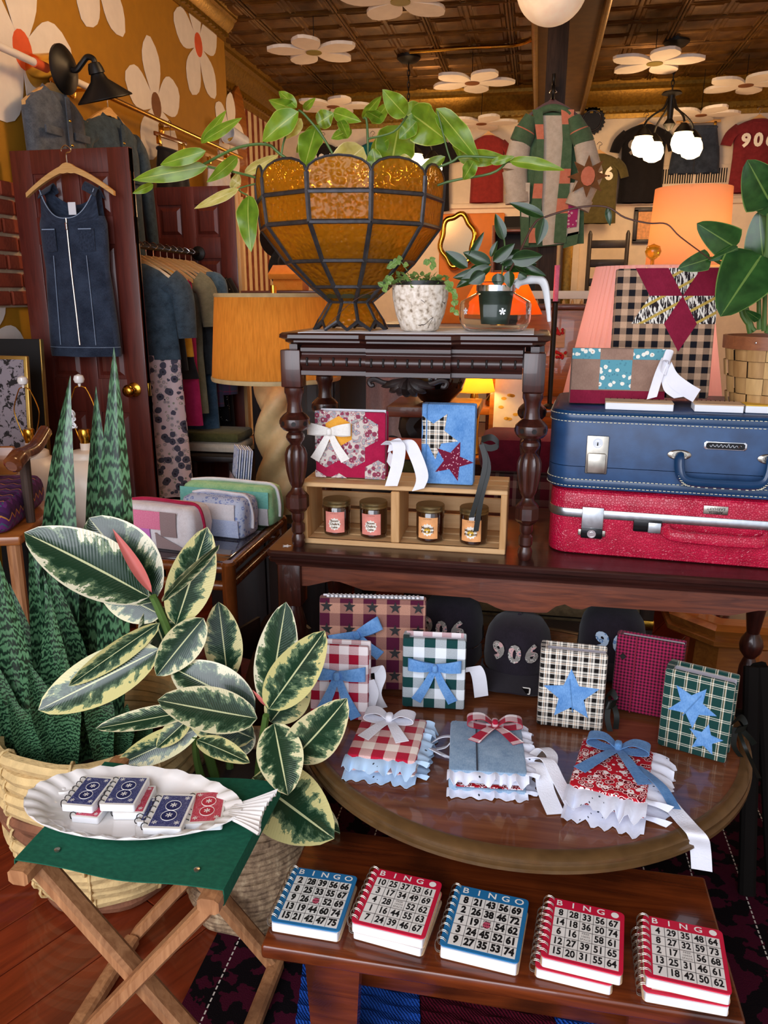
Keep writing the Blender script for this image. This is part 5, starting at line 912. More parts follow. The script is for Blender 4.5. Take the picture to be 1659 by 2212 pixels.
# ================================================================== caps, trunk and tables under the console
cloth('cap_cloth','#17121a','#241d28'); mat('cap_mesh','#0d0b10',.8,bump=.8,bs=400); prints('camo_patch','#8f8a84',60,'#c9a2a0','#5a6a80',['#3c3f46','#d9d4cc'],.4); prints('stripe_patch','#b9cfe6',80,'#6f95c4','#e9f0f8',None,.4)
def cap(label,loc,rz,dig,m,tag_=True,ht=.125):
    t=thing('trucker_cap',label,'cap',loc,rz,'black caps behind the books'); z0=.03
    g=G(); n=28; prof=[(1.0,0),(1.02,.2),(1.0,.45),(.93,.68),(.76,.86),(.5,.96),(.2,1.0),(.02,1.01)]; g.loft([[(.083*r*cos(a),.1*r*sin(a),z0+ht*z) for a in [2*pi*k/n for k in range(n)]] for r,z in prof],True,False); g.build('crown','cap_cloth',t,60)
    g=G(); g.sheet(lambda u,v:V((.085*1.02*cos(pi*u)*(1-.25*v*v),.1*1.02*sin(pi*u)*(1-.2*v*v),z0+.004+ht*.8*v)),20,8,.001); g.build('mesh_back','cap_mesh',t,60)
    g=G()
    def br(u,v): a=pi+pi*u; return V((.084*cos(a)*(1+.05*v),-.02-.078*abs(sin(a))**.8*(1+.0*v)-.07*v*abs(sin(a))**.7,z0+.004-.022*v+.02*v*(abs(cos(a))**1.5)*-1+.012*sin(pi*u)*v))
    g.sheet(br,24,6,.004); g.build('brim','cap_cloth',t,60)
    g=G(); g.lathe([(.006,0),(.005,.004),(.0005,.006)],10,T(0,0,z0+ht*1.005)); g.build('top_button','cap_cloth',t)
    for k,ch in enumerate(dig):
        g=G(); vs_,fs_=text_geo(ch,.05); xc=(k-1)*.04
        pts=[]
        for a,b,_ in vs_:
            x=xc+a*.058; zz=z0+.062+b*.058; r=1.02 if zz<z0+.07 else 1.02-(zz-z0-.07)*2.6; x_=max(-.082,min(.082,x)); y=-.1*r*math.sqrt(max(0,1-(x_/(.083*r))**2))-.003; pts.append((x,y,zz))
        g.add(pts,fs_); g.build('number_patch',m,t,0)
    if tag_:
        g=G(); g.prism(rr2(.045,.02,.004),.0015,T(.0,-.156,.020,-1.15)); tg=g.build('brim_sticker','card_white',t,0); g=G(); g.prism(rr2(.038,.014,.002),.0008,T(.0035,-.1555,.0225,-1.15)); g.build('sticker_print','lock_dark',tg,0)
    return t
cap('black trucker cap with camo 906 patches and a brim sticker, between the books',(-.005,1.845,ZT+.0005),rad(-4),'906','camo_patch'); cap('black trucker cap half hidden behind the green gingham book',(-.185,1.955,ZT+.0005),rad(-10),'906','camo_patch',False); cap('black trucker cap with pale striped digits behind the maroon book',(.235,1.955,ZT+.0005),rad(4),'906','stripe_patch',False)
mat('trunk_tan','#9a8764',.7,var=.3,vs=60,bump=.3,bs=200)
t=thing('steamer_trunk','mottled tan trunk with brass corner fittings under the console','trunk',(.045,2.71,0)); g=G(); g.rbox((0,0,.25),(.75,.42,.5),.012); g.build('trunk_body','trunk_tan',t)
for x in(-.36,.36): g=G(); g.rbox((x,-.2125,.25),(.045,.012,.5),.003); g.build('corner_strip','weathered_wood',t); g=G(); g.rbox((x-.02 if x>0 else x+.02,-.216,.3),(.09,.016,.035),.005); g.build('brass_corner','brass',t); g=G(); g.lathe([(.006,0),(.0005,.004)],10,T(x,-.219,.4,pi/2)); g.build('rivet','brass',t)
g=G(); g.rbox((0,-.212,.305),(.75,.006,.004),.001); g.build('lid_seam','dark',t,0)
t=thing('black_suitcase','flat black case lying in front of the tan trunk','suitcase',(.02,2.33,0)); g=G(); rslab(g,.62,.2,.03,[(0,.006),(.01,0),(.31,0),(.325,.008)]); mat('black_vinyl','#17151a',.5,bump=.3,bs=200); g.build('case_body','black_vinyl',t); g=G(); g.rbox((0,-.104,.16),(.62,.008,.012),.003); g.build('edge_strip','olive_plastic',t); g=G(); g.tube(smoothpath([(-.07,-.1,.2),(-.06,-.12,.21),(.06,-.12,.21),(.07,-.1,.2)],4),.008,8); g.build('handle','black_vinyl',t)
t=thing('octagonal_table','low honey brown octagonal table with moulded edge and glass inset','table',(.69,2.63,0)); 
def octa(R,z): return [(R*cos(pi/8+k*pi/4),R*sin(pi/8+k*pi/4),z) for k in range(8)]
g=G(); g.loft([octa(.2,.26),octa(.225,.275),octa(.225,.29),octa(.21,.297),octa(.218,.31),octa(.222,.325),octa(.205,.335),octa(.2,.34),octa(.14,.34),octa(.138,.334)],True,False); g.build('top_frame','honey_wood',t,20); g=G(); g.loft([octa(.139,.33),octa(.139,.336)]); mat('dark_glass','#1a0d0c',.05,coat=1); g.build('glass_inset','dark_glass',t,0); g=G(); g.loft([octa(.13,.0),octa(.12,.03),octa(.11,.26)]); g.build('pedestal','honey_wood',t,20)
# ================================================================== rattan table, pouches, card stand
RT=thing('rattan_table','bamboo framed side table with smoked glass top on the left','table',(-1.19,2.38,0)); zt=.56; hx_,hy_=.30,.26
for sx in(-1,1):
    for sy in(-1,1): g=G(); g.tube([(sx*hx_,sy*hy_,0),(sx*hx_,sy*hy_,.2),(sx*hx_,sy*hy_,zt-.004)],.022,14); g.tube([(sx*hx_,sy*hy_,zt-.004),(sx*hx_,sy*hy_,zt+.004)],[.022,.016],14); g.build('pole_leg','rattan_wood',RT)
for z,r in((zt-.018,.017),(zt-.075,.016)):
    for sy in(-1,1): g=G(); g.tube([(-hx_,sy*hy_,z),(hx_,sy*hy_,z)],r,12); g.build('rail','rattan_wood',RT)
    for sx in(-1,1): g=G(); g.tube([(sx*hx_,-hy_,z),(sx*hx_,hy_,z)],r,12); g.build('rail','rattan_wood',RT)
mat('smoked_glass','#3a3238',.06,var=0,coat=1,spec=.8); g=G(); g.rbox((0,0,zt-.004),(2*hx_-.03,2*hy_-.03,.006),.002); g.build('glass_top','smoked_glass',RT)
cloth('quilt_pink','#e06a92','#f09ab8'); cloth('quilt_mauve','#8f7a7c','#a5908f'); cloth('quilt_white','#dcd6d8','#f2eef2'); cloth('quilt_orchid','#c86ac0','#da8ad0'); cloth('quilt_aqua','#5fb5ac','#92d2c4'); cloth('quilt_mint','#7fc08a','#b7dda6'); cloth('quilt_crimson','#a0143c','#b8224a')
def pouch(name,label,corner,rz,w,d,h,patches,base,zipm):
    t=thing(name,label,'pouch',corner,rz,'quilted pouches on the bamboo table'); g=G(); n=40
    def ring(z,i): 
        pts=rrect(w-2*i,d-2*i,.025,7); return [(x+.003*sin(x*70+z*50),y+.003*sin(y*60+z*90),z) for x,y in pts]
    g.loft([ring(z,i) for z,i in((.0,.012),(.012,.002),(h*.3,.0),(h*.55,-.003),(h*.8,.002),(h*.93,.008),(h,.022))]); g.build('pouch_body',base,t,60)
    for x0,x1,z0,z1,m,kind in patches:
        g=G(); g.sheet(lambda u,v:V((-w/2+w*(x0+(x1-x0)*(u if kind!='tri' else u*(1-v))),-d/2-.0035-.004*sin(pi*(z0+(z1-z0)*v))-.002*abs(sin(u*9))*abs(sin(v*9)),h*(z0+(z1-z0)*v))),8,8,.0025); g.build('quilt_patch',m,t,60)
    g=G(); g.tube(smoothpath([(-w/2+.02,0,h-.002),(-w/4,.004,h+.006),(0,0,h+.008),(w/4,-.004,h+.006),(w/2-.015,0,h-.002),(w/2+.004,0,h*.6),(w/2+.003,0,h*.2)],5),.006,8,True,None,1.4); g.build('zip_band',zipm,t)
    return t
pouch('quilted_pouch','pink and mauve patchwork quilted pouch with crimson zip, front on the bamboo table',(-1.165,2.265,zt+.0005),rad(-8),.29,.13,.14,[(0.02,.24,.5,.92,'quilt_white',0),(.2,.62,.5,.92,'quilt_pink',0),(.62,.82,.35,.92,'quilt_mauve',0),(.3,.48,.05,.5,'quilt_orchid',0),(.05,.28,.05,.48,'quilt_pink',0),(.55,.95,.05,.42,'quilt_mauve','tri')],'quilt_white','quilt_crimson')
pouch('quilted_pouch','lavender and white patchwork quilted pouch behind the pink one',(-1.035,2.42,zt+.0005),rad(-8),.24,.13,.135,[(.3,.95,.06,.5,'print_blue',0),(.1,.9,.5,.9,'quilt_white',0)],'print_blue','quilt_white')
pouch('quilted_pouch','aqua and mint quilted pouch at the back beside the table leg',(-1.05,2.575,zt+.0005),rad(-6),.36,.12,.14,[(.02,.98,.5,.92,'quilt_aqua',0),(.05,.4,.06,.5,'quilt_mint',0),(.6,.97,.06,.5,'quilt_white',0)],'quilt_mint','quilt_white')
t=thing('card_stand','clear acrylic stand with a row of greeting cards','card stand',(-.975,2.72,zt-.05+.05),rad(-6)); 
t.location=(-1.10,2.72,zt+.0005)
for k in range(7):
    g=G(); g.rbox((.055+.004*k,-.02+.008*k,.15),(.11,.0025,.2),.0008,T(0,0,0,-.12,0,rad(-55)),1); g.build('greeting_card','paper_white' if k%2 else 'print_blue',t,0)
g=G(); g.rbox((.07,-.03,.075),(.13,.003,.15),.001,T(0,0,0,-.12,0,rad(-55)),1); g.build('front_plate','clear_glass',t,0); g=G(); g.rbox((.07,.02,.006),(.14,.1,.008),.002,T(rz=rad(-55)),1); g.build('stand_base','clear_glass',t,0)
# carved figure below the bamboo table
mat('carved_wood','#2a1710',.5,var=.3,vs=20,bump=.4,bs=40)
t=thing('carved_elephant','dark carved wooden elephant figure on the floor behind the bamboo table leg','carving',(-.74,2.10,0),rad(102)); g=G(); g.loft([[(.0+x,.085*r*cos(a),.2+.11*r*sin(a)+dz) for a in [2*pi*k/20 for k in range(20)]] for x,r,dz in((-.2,.15,0),(-.18,.7,0),(-.1,1,.02),(.0,1.02,.02),(.08,.85,.03),(.1,.2,.04))]); g.build('body','carved_wood',t,60); g=G(); g.loft([[(.13+x,.07*r*cos(a),.29+.08*r*sin(a)) for a in [2*pi*k/16 for k in range(16)]] for x,r in((-.08,.3),(-.05,.9),(0,1),(.05,.75),(.08,.3))]); g.build('head','carved_wood',t,60)
for x in(-.13,.06):
    for y in(-.05,.05): g=G(); g.tube([(x,y,0),(x,y,.1),(x,y,.2)],[.035,.03,.045],12); g.build('leg','carved_wood',t)
g=G(); g.tube(smoothpath([(.19,0,.29),(.24,0,.22),(.25,0,.12),(.28,0,.07),(.32,0,.1),(.31,0,.14)],5),[.036-.0007*k for k in range(26)],10); g.build('trunk','carved_wood',t)
for s in(-1,1): g=G(); g.sheet(lambda u,v:V((.1-.09*u,s*(.06+.05*u),.36-.16*v*(1-.4*u))),6,6,.01); g.build('ear','carved_wood',t,60)
# ================================================================== lamps on the left
q=N('burlap'); n=q.noise(q.co('Object',(160,160,14)),1,3); c=q.ramp(n,[(.3,'#a8701e'),(.7,'#d79a3a')]); q.set(c,.9); q.bump(n,.3,.002); q.translucent('#e8c080',.45); MATS['burlap']=q.m
mat('plaster','#c2a878',.6,var=.12,vs=30,bump=.2,bs=80); mat('inner_white','#f4ead8',.8)
BL=V((-.985,2.93,.5)); t=thing('burlap_lamp','large lamp with wide golden burlap shade and twisted plaster base','lamp',BL); g=G(); R=.085; rings=[]
for i in range(41):
    z=.53*i/40; tw=z*11; rr_=R*(1-.1*(z/.53)); rings.append([(rr_*(1+.2*cos(3*(a)))*cos(a+tw),rr_*(1+.2*cos(3*a))*sin(a+tw),z) for a in [2*pi*k/36 for k in range(36)]])
g.loft(rings); g.build('twisted_base','plaster',t,60); g=G(); g.lathe([(.248,.535),(.222,.85),(.220,.85),(.246,.535)],64,None,None,False); g.build('lamp_shade','burlap',t,60); g=G(); g.lathe([(.249,.533),(.251,.54),(.25,.548),(.245,.55)],64,None,None,False); g.lathe([(.223,.842),(.2255,.85),(.222,.856),(.218,.85)],64,None,None,False); g.build('shade_trim','plaster',t)
g=G(); g.tube([(0,0,.53),(0,0,.86)],.006,8); g.lathe([(.012,.855),(.012,.885),(.001,.887)],12); [g.tube([(0,0,.85),(.22*cos(a),.22*sin(a),.85)],.003,6) for a in(0,2.1,4.2)]; g.build('harp_and_finial','brass',t)
point('burlap_lamp_bulb',BL+V((0,0,.68)),3.6,'#ffd9a4',.05)
t=thing('low_cabinet','dark low cabinet carrying the twisted lamp','cabinet',(-1.0,2.98,0)); g=G(); g.rbox((0,0,.25),(.5,.4,.48),.01); g.build('cabinet_body','black_wood',t); g=G(); g.rbox((0,0,.49),(.54,.44,.02),.005); g.build('cabinet_top','black_wood',t); [ (lambda g:(g.rbox((x,-.205,.25),(.23,.014,.42),.004),g.build('door','black_wood',t)))(G()) for x in(-.122,.122)]
def whitelamp(label,x,y,z,cord):
    t=thing('bare_lamp',label,'lamp',(x,y,z),0,'white lamps without shades'); g=G(); g.lathe([(.001,0),(.06,0),(.08,.012),(.12,.08),(.135,.15),(.125,.21),(.09,.255),(.062,.27),(.062,.29),(.055,.295),(.02,.3),(.02,.325),(.001,.325)],48,None,lambda a,z_:1+(.022*sin(12*a+z_*14) if .03<z_<.255 else (.03*abs(sin(12*a)) if .268<z_<.292 else 0))); g.build('ceramic_body','cream_ceramic',t,60)
    g=G(); g.lathe([(.018,.325),(.019,.34),(.021,.345),(.021,.372),(.018,.378),(.001,.378)],20); g.build('socket','brass',t)
    g=G(); g.tube(smoothpath([(-.022,0,.335),(-.03,0,.36),(-.048,0,.42),(-.05,0,.46),(-.025,0,.52),(-.012,0,.535),(.012,0,.535),(.03,0,.52),(.052,0,.46),(.05,0,.42),(.03,0,.36),(.022,0,.335)],4),.0022,6); g.build('harp','brass',t)
    g=G(); g.lathe([(.004,.535),(.006,.545),(.016,.55),(.02,.562),(.016,.575),(.001,.581)],16); g.build('finial_ball','white_ceramic',t)
    if cord:
        g=G(); g.tube(smoothpath([(-.09,-.04,.29),(-.05,-.03,.33),(-.03,-.03,.4)]+[(-.035+.022*cos(k*1.9),-.03+.01*sin(k*3),.42+.035*sin(k*1.3)) for k in range(16)],5),.003,6); g.build('tied_cord','white_plastic',t)
whitelamp('bare white swirl-ribbed lamp with tied cord in front of the door',-1.64,2.62,.49,True); whitelamp('bare white swirl-ribbed lamp at the left edge beside the armchair',-1.90,2.66,.475,False)
t=thing('lamp_table','low dark wooden table under the two bare lamps','table',(-1.87,2.66,0)); g=G(); g.rbox((0,0,.46),(.6,.34,.028),.005); g.build('tabletop','dark_mahogany',t)
for sx in(-1,1):
    for sy in(-1,1): g=G(); g.rbox((sx*.26,sy*.13,.223),(.04,.04,.446),.004); g.build('leg','dark_mahogany_z',t)
# ================================================================== armchair with cushions, framed prints at the left edge
q=N('zigzag'); x,y,_=q.sep(q.co('UV')); z_=q.math('ADD',y,q.math('MULTIPLY',q.math('PINGPONG',q.math('MULTIPLY',x,1.0),.02),1.0)); c=stripes(q,z_,.075,[(0,'#4a1a58'),(.3,'#6a2a78'),(.45,'#3c5a6a'),(.52,'#5a2068'),(.75,'#c98a3a'),(.82,'#3a1444')]); q.set(c,.9); q.bump(q.noise(q.co('UV',(500,500,1)),1,2),.4,.002); MATS['zigzag']=q.m
cloth('red_wool','#8e0f22','#b01c30')
AC=thing('wooden_armchair','wooden armchair with curved arm at the left edge','chair',(-1.80,2.12,0),rad(18)); t=AC
g=G(); g.rbox((0,0,.635),(.5,.44,.03),.008); g.build('seat_board','honey_wood',t)
for sx in(-1,1):
    for sy in(-1,1): g=G(); g.tube([(sx*.21,sy*.18,0),(sx*.22,sy*.19,.62)],[.018,.022],10); g.build('leg','stool_wood',t)
g=G(); g.tube(smoothpath([(.235,.2,.9),(.24,.05,.87),(.235,-.08,.87),(.235,-.17,.855)],5),[.018]*10+[.022]*5+[.014],10,True,None,1.3); g.build('arm','round_top',t); g=G(); g.tube([(.235,-.05,.86),(.235,-.06,.65)],[.018,.014],10); g.build('arm_post','weathered_wood',t)
g=G(); g.rbox((-.05,.2,.8),(.36,.025,.1),.01); g.build('back_rail','honey_wood',t)
t=thing('zigzag_cushion','purple zigzag patterned seat cushion on the armchair','cushion',(-1.80,2.115,.652),rad(18)); g=G()
def cush(w,d,h,n=14):
    rings=[]
    for i in range(9):
        a=-pi/2+pi*i/8; s=max(.02,cos(a))**.5; rings.append([(x*(.86+.14*s),y*(.86+.14*s),h/2+h/2*sin(a)) for x,y in rrect(w,d,.05,5)])
    return rings
g.loft(cush(.44,.42,.1)); g.build('cushion_cover','zigzag',t,60)
t=thing('red_cushion','red woollen cushion leaning on the armchair back','cushion',(-1.92,2.12,.757),rad(18),rx=rad(72)); g=G(); g.loft(cush(.36,.3,.09)); g.build('cushion_cover','red_wool',t,60); g=G(); g.rbox((.1,-.0,.088),(.05,.28,.006),.002); g.build('striped_band','zigzag',t)
q=N('botanical'); n=q.noise(q.co('UV'),28,4,.7,1); q.set(q.mix(q.math('LESS_THAN',n,.45),'#8f868e','#141216'),.6); MATS['botanical']=q.m; mat('gilt','#b99a52',.3,.8)
t=thing('botanical_print','framed black botanical print with grey ground at the left edge','picture',(-2.135,2.80,.476),rad(0),rx=rad(-6)); g=G(); g.rbox((0,0,.32),(.25,.02,.64),.004); g.build('frame','gilt',t); g=G(); g.box((0,-.0115,.32),(.222,.003,.61)); g.build('print','botanical',t,0)
t=thing('black_framed_panel','large black panel with pale edge leaning on the mustard wall','picture',(-2.215,2.98,.001),rad(4),rx=rad(-5)); g=G(); g.rbox((0,0,.585),(.26,.02,1.17),.004); g.build('panel','dark',t); g=G(); g.rbox((.13,-.002,.585),(.006,.026,1.17),.002); g.build('pale_edge','gilt',t)
# ================================================================== right and centre middle ground
q=N('pleat_pink'); q.set('#f3cac6',.85); q.translucent('#ffe6e0',.5); MATS['pleat_pink']=q.m; q=N('shade_orange'); q.set('#e3b080',.85); q.translucent('#f6d0a8',.45); MATS['shade_orange']=q.m; q=N('shade_amber'); q.set('#e08a30',.8); q.translucent('#ffb860',.6); MATS['shade_amber']=q.m; q=N('shade_yellow'); q.set('#f2d890',.8); q.translucent('#ffdc80',.6); MATS['shade_yellow']=q.m
q=N('amber_ball'); q.set('#e0a52a',.05,trans=.7,ior=1.4); MATS['amber_ball']=q.m
def shadelamp(name,label,c,r0,r1,h,m,zb,base,watt,col,pl=0,n=64,bb='brass'):
    "c = centre of the shade's lower rim"
    t=thing(name,label,'lamp',(c.x,c.y,zb)); dz=c.z-zb; k=(lambda a,z:1+pl*(1 if int(a/(2*pi)*n+.5)%2 else -1)) if pl else None
    g=G(); g.lathe([(r0,dz),((r0+r1)/2,dz+h/2),(r1,dz+h),(r1-.003,dz+h),(r0-.003,dz)],n,None,k,False); g.build('lamp_shade',m,t,20 if pl else 60)
    g=G(); g.lathe([(.001,0)]+[(r,z*(dz+.02)) for r,z in base]+[(.001,dz+.02)],28); g.build('lamp_base',bb,t); g=G(); g.tube([(0,0,dz),(0,0,dz+h+.01)],.005,8); [g.tube([(0,0,dz+h-.01),(r1*cos(a),r1*sin(a),dz+h-.01)],.0025,5) for a in(.3,2.4,4.5)]; g.build('harp','brass',t)
    point(name+'_bulb',(c.x,c.y,c.z+h*.45),watt,col,.04); return t
bs=[(.09,0),(.09,.04),(.03,.1),(.05,.3),(.06,.5),(.03,.8),(.015,1)]
cpl=P(1395,862,y=2.60); a=P(1388,547,y=2.60)
t=shadelamp('pleated_lamp','lamp with pink pleated cone shade behind the gingham book',V((.345,2.66,1.03)),.245,.168,.405,'pleat_pink',.74,bs,2.4,'#ffdcc8',.012,120); g=G(); g.lathe([(.006,0),(.006,.02),(.02,.03),(.025,.045),(.02,.06),(.001,.068)],20,T(0,0,1.03-.74+.405)); g.build('amber_finial','amber_ball',t,60)
t=shadelamp('tall_shade_lamp','lamp with tall straight orange fabric shade at the right',V((P(1484,555,y=3.2).x,3.2,P(1484,575,y=3.2).z)),.146,.134,.27,'shade_orange',.75,bs,3.2,'#ffcf9c')
t=shadelamp('amber_cone_lamp','lamp with glowing amber cone shade seen through the carafe',V((P(1080,680,y=3.5).x,3.5,1.27)),.18,.09,.17,'shade_amber',.88,[(.05,0),(.05,.05),(.02,.15),(.035,.4),(.02,.9)],3.2,'#ff9a40')
t=shadelamp('small_yellow_lamp','small lamp with glowing pale yellow shade under the carved table',V((P(1025,845,y=3.28).x,3.28,P(1025,845,y=3.28).z)),.085,.06,.1,'shade_yellow',.70,[(.03,0),(.02,.3),(.025,.6),(.012,1)],2.0,'#ffd080')
# wooden shelf table behind, with vase, framed flowers, textiles
t=thing('bracket_stand','black carved stand with flat brown top behind the denim book','stand',(-.365,3.0,0)); g=G(); g.rbox((0,0,.93),(.34,.3,.04),.006); g.build('stand_top','oak_dark',t); g=G(); g.tube(smoothpath([(-.06,0,.91),(-.1,0,.85),(-.04,0,.75),(-.07,0,.6),(-.04,0,.4),(-.1,0,.1),(-.14,0,.03)],5),[.05]*8+[.035]*22+[.02],10); g.build('scroll_leg','black_wood',t); g=G(); g.tube(smoothpath([(.02,.03,.91),(.06,.03,.8),(.0,.03,.6),(.06,.03,.3),(.12,.03,.03)],5),.035,10); g.build('scroll_leg','black_wood',t)
t=thing('black_vase','squat glossy black vase on the carved stand','vase',(-.365,3.0,.9505)); g=G(); g.lathe([(.001,0),(.05,0),(.06,.006),(.1,.05),(.115,.1),(.1,.14),(.06,.155),(.062,.165),(.055,.165),(.05,.15)],36); mat('black_glaze','#0a0708',.12,coat=1); g.build('vase_body','black_glaze',t,60)
SHF=thing('shelf_table','long brown wooden shelf table in the middle of the shop','table',(.1,3.45,0)); g=G(); g.rbox((0,0,.68),(1.3,.5,.03),.005); g.build('tabletop','honey_wood',SHF); g=G(); g.rbox((0,.1,.86),(1.3,.3,.03),.005); g.build('upper_shelf','honey_wood',SHF)
for x in(-.6,.6): g=G(); g.rbox((x,0,.33),(.05,.45,.66),.005); g.build('side_panel','oak_dark',SHF); g=G(); g.rbox((x,.1,.77),(.04,.28,.15),.005); g.build('shelf_support','oak_dark',SHF)
g=G(); g.rbox((0,.23,.33),(1.2,.02,.66),.003); g.build('back_panel','oak_dark',SHF)
t=thing('pressed_flowers','small framed pressed yellow flowers behind the right table leg','picture',V((P(1100,865,y=3.32).x,3.32,.6955)),rad(-4),rx=rad(-8)); hfr=P(1100,800,y=3.32).z-.69; g=G(); g.rbox((0,0,hfr/2),(.17,.018,hfr),.003); g.build('frame','honey_wood',t); g=G(); g.box((0,-.0105,hfr/2),(.13,.003,hfr-.04)); pp=g.build('mount_board','label_white',t,0); g=G()
for k in range(9): a=random.random()*6; g.prism([(.012*cos(j*pi/4)+.035*cos(a),.007*sin(j*pi/4)+hfr*.55+.05*sin(a)) for j in range(8)],.001,T(0,-.012,0))
g.build('pressed_petals','label_gold',pp,0)['kind']='stuff'
def folded(label,c,w,d,h,m,n=3,grp='folded textiles'):
    for k in range(n):
        g=G(); g.rbox((0,0,h/2),(w,d,h*.94),h*.3,None,2); o=g.build('folded_quilt',m[k%len(m)],None,40,(c[0]+random.uniform(-.01,.01),c[1],c[2]+k*h)); tag(o,label[k],'textile',grp)
cloth('olive_cloth','#4a4a2a','#66653c'); cloth('rust_cloth','#b5401c','#cf5a26'); cloth('maroon_cloth','#5e0f24','#7a1830'); plaid('maroon_plaid',.06,[(0,'#5e1226'),(.5,'#a88a7c'),(.7,'#2a3a2a')],[(0,'#5e1226'),(.6,'#8a6a60')])
t=thing('textile_shelf','dark low shelf carrying folded textiles behind the crate','shelf',(-.48,2.72,0)); g=G(); g.rbox((0,0,.69),(.26,.28,.03),.004); g.build('shelf_board','black_wood',t); [(lambda g:(g.rbox((x,0,.3375),(.03,.26,.675),.003),g.build('side_panel','black_wood',t)))(G()) for x in(-.11,.11)]
folded(['rust orange folded cloth at the bottom, seen between the two crate books','olive folded cloth on the rust one, seen between the two crate books','rust orange folded cloth on top, seen between the two crate books'],(-.475,2.72,.7055),.2,.22,.045,['rust_cloth','olive_cloth','rust_cloth'])
folded(['tan striped folded quilt at the bottom behind the right table leg','maroon plaid folded quilt in the middle behind the right table leg','maroon folded quilt on top behind the right table leg'],(-.02,2.66,.5015),.3,.24,.135,['gingham_tan','maroon_plaid','maroon_cloth'],grp='quilts behind the table leg')
# orange box, box lid, candle, basket shelf
t=thing('orange_box','open orange cardboard box on a dark ledge behind the lamp','box',(-1.28,4.1,1.372)); cloth('orange_card','#e07a1c','#ef9236'); g=G(); g.rbox((0,0,.05),(.16,.12,.1),.004); g.build('box_body','orange_card',t); g=G(); g.rbox((0,-.02,.115),(.17,.1,.03),.003,T(rx=.5)); g.build('box_lid','orange_card',t)
t=thing('dark_ledge','tall dark cabinet behind the burlap lamp','cabinet',(-1.25,4.2,0)); g=G(); g.rbox((0,0,.68),(.5,.35,1.36),.006); g.build('cabinet_body','black_wood',t); g=G(); g.rbox((0,-.01,1.365),(.54,.4,.012),.003); g.build('cabinet_top','oak_dark',t); g=G(); g.rbox((0,-.18,.7),(.42,.012,1.2),.004); g.build('cabinet_door','black_wood',t)
t=thing('taper_candle','pink taper candle on a dark holder near the carafe handle','candle',(P(1200,655,y=3.4).x,3.45,.877)); g=G(); g.lathe([(.03,0),(.03,.01),(.01,.02),(.012,P(1200,655,y=3.4).z-.877),(.02,P(1200,652,y=3.4).z-.877),(.001,P(1200,650,y=3.4).z-.877)],16); g.build('holder','black_iron',t); g=G(); g.tube([(0,0,P(1200,655,y=3.4).z-.877),(0,0,P(1200,572,y=3.4).z-.877)],.011,12); g.build('wax','quilt_pink',t)
# ================================================================== pendants, globe, sconce
mat('bulb_glass','#fff4e0',.3,emit='#ffdca0',est=9); mat('lantern_paper','#f6e6d2',.7,emit='#ffd9b0',est=.25)
def pendant(label,px,py,bx,by):
    c=P(px,py,z=H); zz=P(bx,by,y=c.y).z; t=thing('pendant_light',label,'pendant light',(c.x,c.y,H),0,'dark pendant lights'); L=H-zz
    g=G(); g.lathe([(.001,0),(.1,0),(.1,-.025),(.07,-.05),(.02,-.06)],24); g.build('ceiling_canopy','black_iron',t); g=G(); 
    n=int((L-.35)/.045)
    for k in range(n):
        z=-.06-k*.045; g.tube([(.011*cos(j*pi/4) if k%2 else 0,0 if k%2 else .011*cos(j*pi/4),z-.028+.03*sin(j*pi/4)) for j in range(8)],.004,5,False,None,1,True)
    g.build('chain','black_iron',t)['kind']='stuff'
    z1=-.06-n*.045; g=G(); g.lathe([(.07,z1),(.08,z1-.015),(.03,z1-.03),(.022,z1-.2),(.05,z1-.24),(.02,z1-.28),(.001,z1-.29)],16); g.build('stem','black_iron',t)
    for k in range(4):
        a=k*pi/2+.4; d=V((cos(a),sin(a),0)); g=G(); g.tube(smoothpath([d*.03+V((0,0,z1-.05)),d*.06+V((0,0,z1-.12)),d*.14+V((0,0,z1-.17)),d*.2+V((0,0,z1-.22)),d*.22+V((0,0,z1-.26))],4),.009,8); g.build('arm','black_iron',t)
        g=G(); g.lathe([(.02,.06),(.05,.03),(.07,.0),(.075,-.01)],20,Matrix.Translation(d*.22+V((0,0,z1-.33)))); g.build('bulb_cap','black_iron',t); g=G(); g.lathe([(.06,.0),(.085,-.05),(.09,-.09),(.07,-.14),(.03,-.16),(.001,-.162)],20,Matrix.Translation(d*.22+V((0,0,z1-.33)))); g.build('glass_globe','bulb_glass',t,60)
    point('pendant_bulbs',(c.x,c.y,H+z1-.62),24,'#ffc890',.15); return t
pendant('dark four-arm pendant with glowing globes, right, before the black shirt',1462,85,1452,285); pendant('dark four-arm pendant with glowing globes behind the trailing plant',883,120,905,330)
t=pendant('dark four-arm pendant with glowing globes above the picture near the camera',700,-420,700,-330)  # invented fixture out of view, added to warm the room light
c=P(1193,-32,y=4.8); t=thing('paper_lantern','round white paper lantern at the top edge of the picture','lantern',c); g=G(); g.lathe([(.001,-.19)]+[(.19*cos(a),.19*sin(a)) for a in [-pi/2+.15+(pi-.3)*k/20 for k in range(21)]]+[(.001,.19)],32); g.build('lantern_globe','lantern_paper',t,60); g=G(); g.tube([(0,0,.18),(0,0,H-c.z)],.006,6); g.build('cord','black_iron',t)
t=thing('ceiling_conduit','thin metal conduit running across the ceiling to the left pendant','pipe',P(885,112,z=H-.02)); g=G(); i=t.location; g.tube(smoothpath([V((0,0,0)),P(1000,104,z=H-.02)-i,P(1110,98,z=H-.02)-i,P(1150,85,z=H-.02)-i],4),.014,8); g.build('conduit','brass',t)
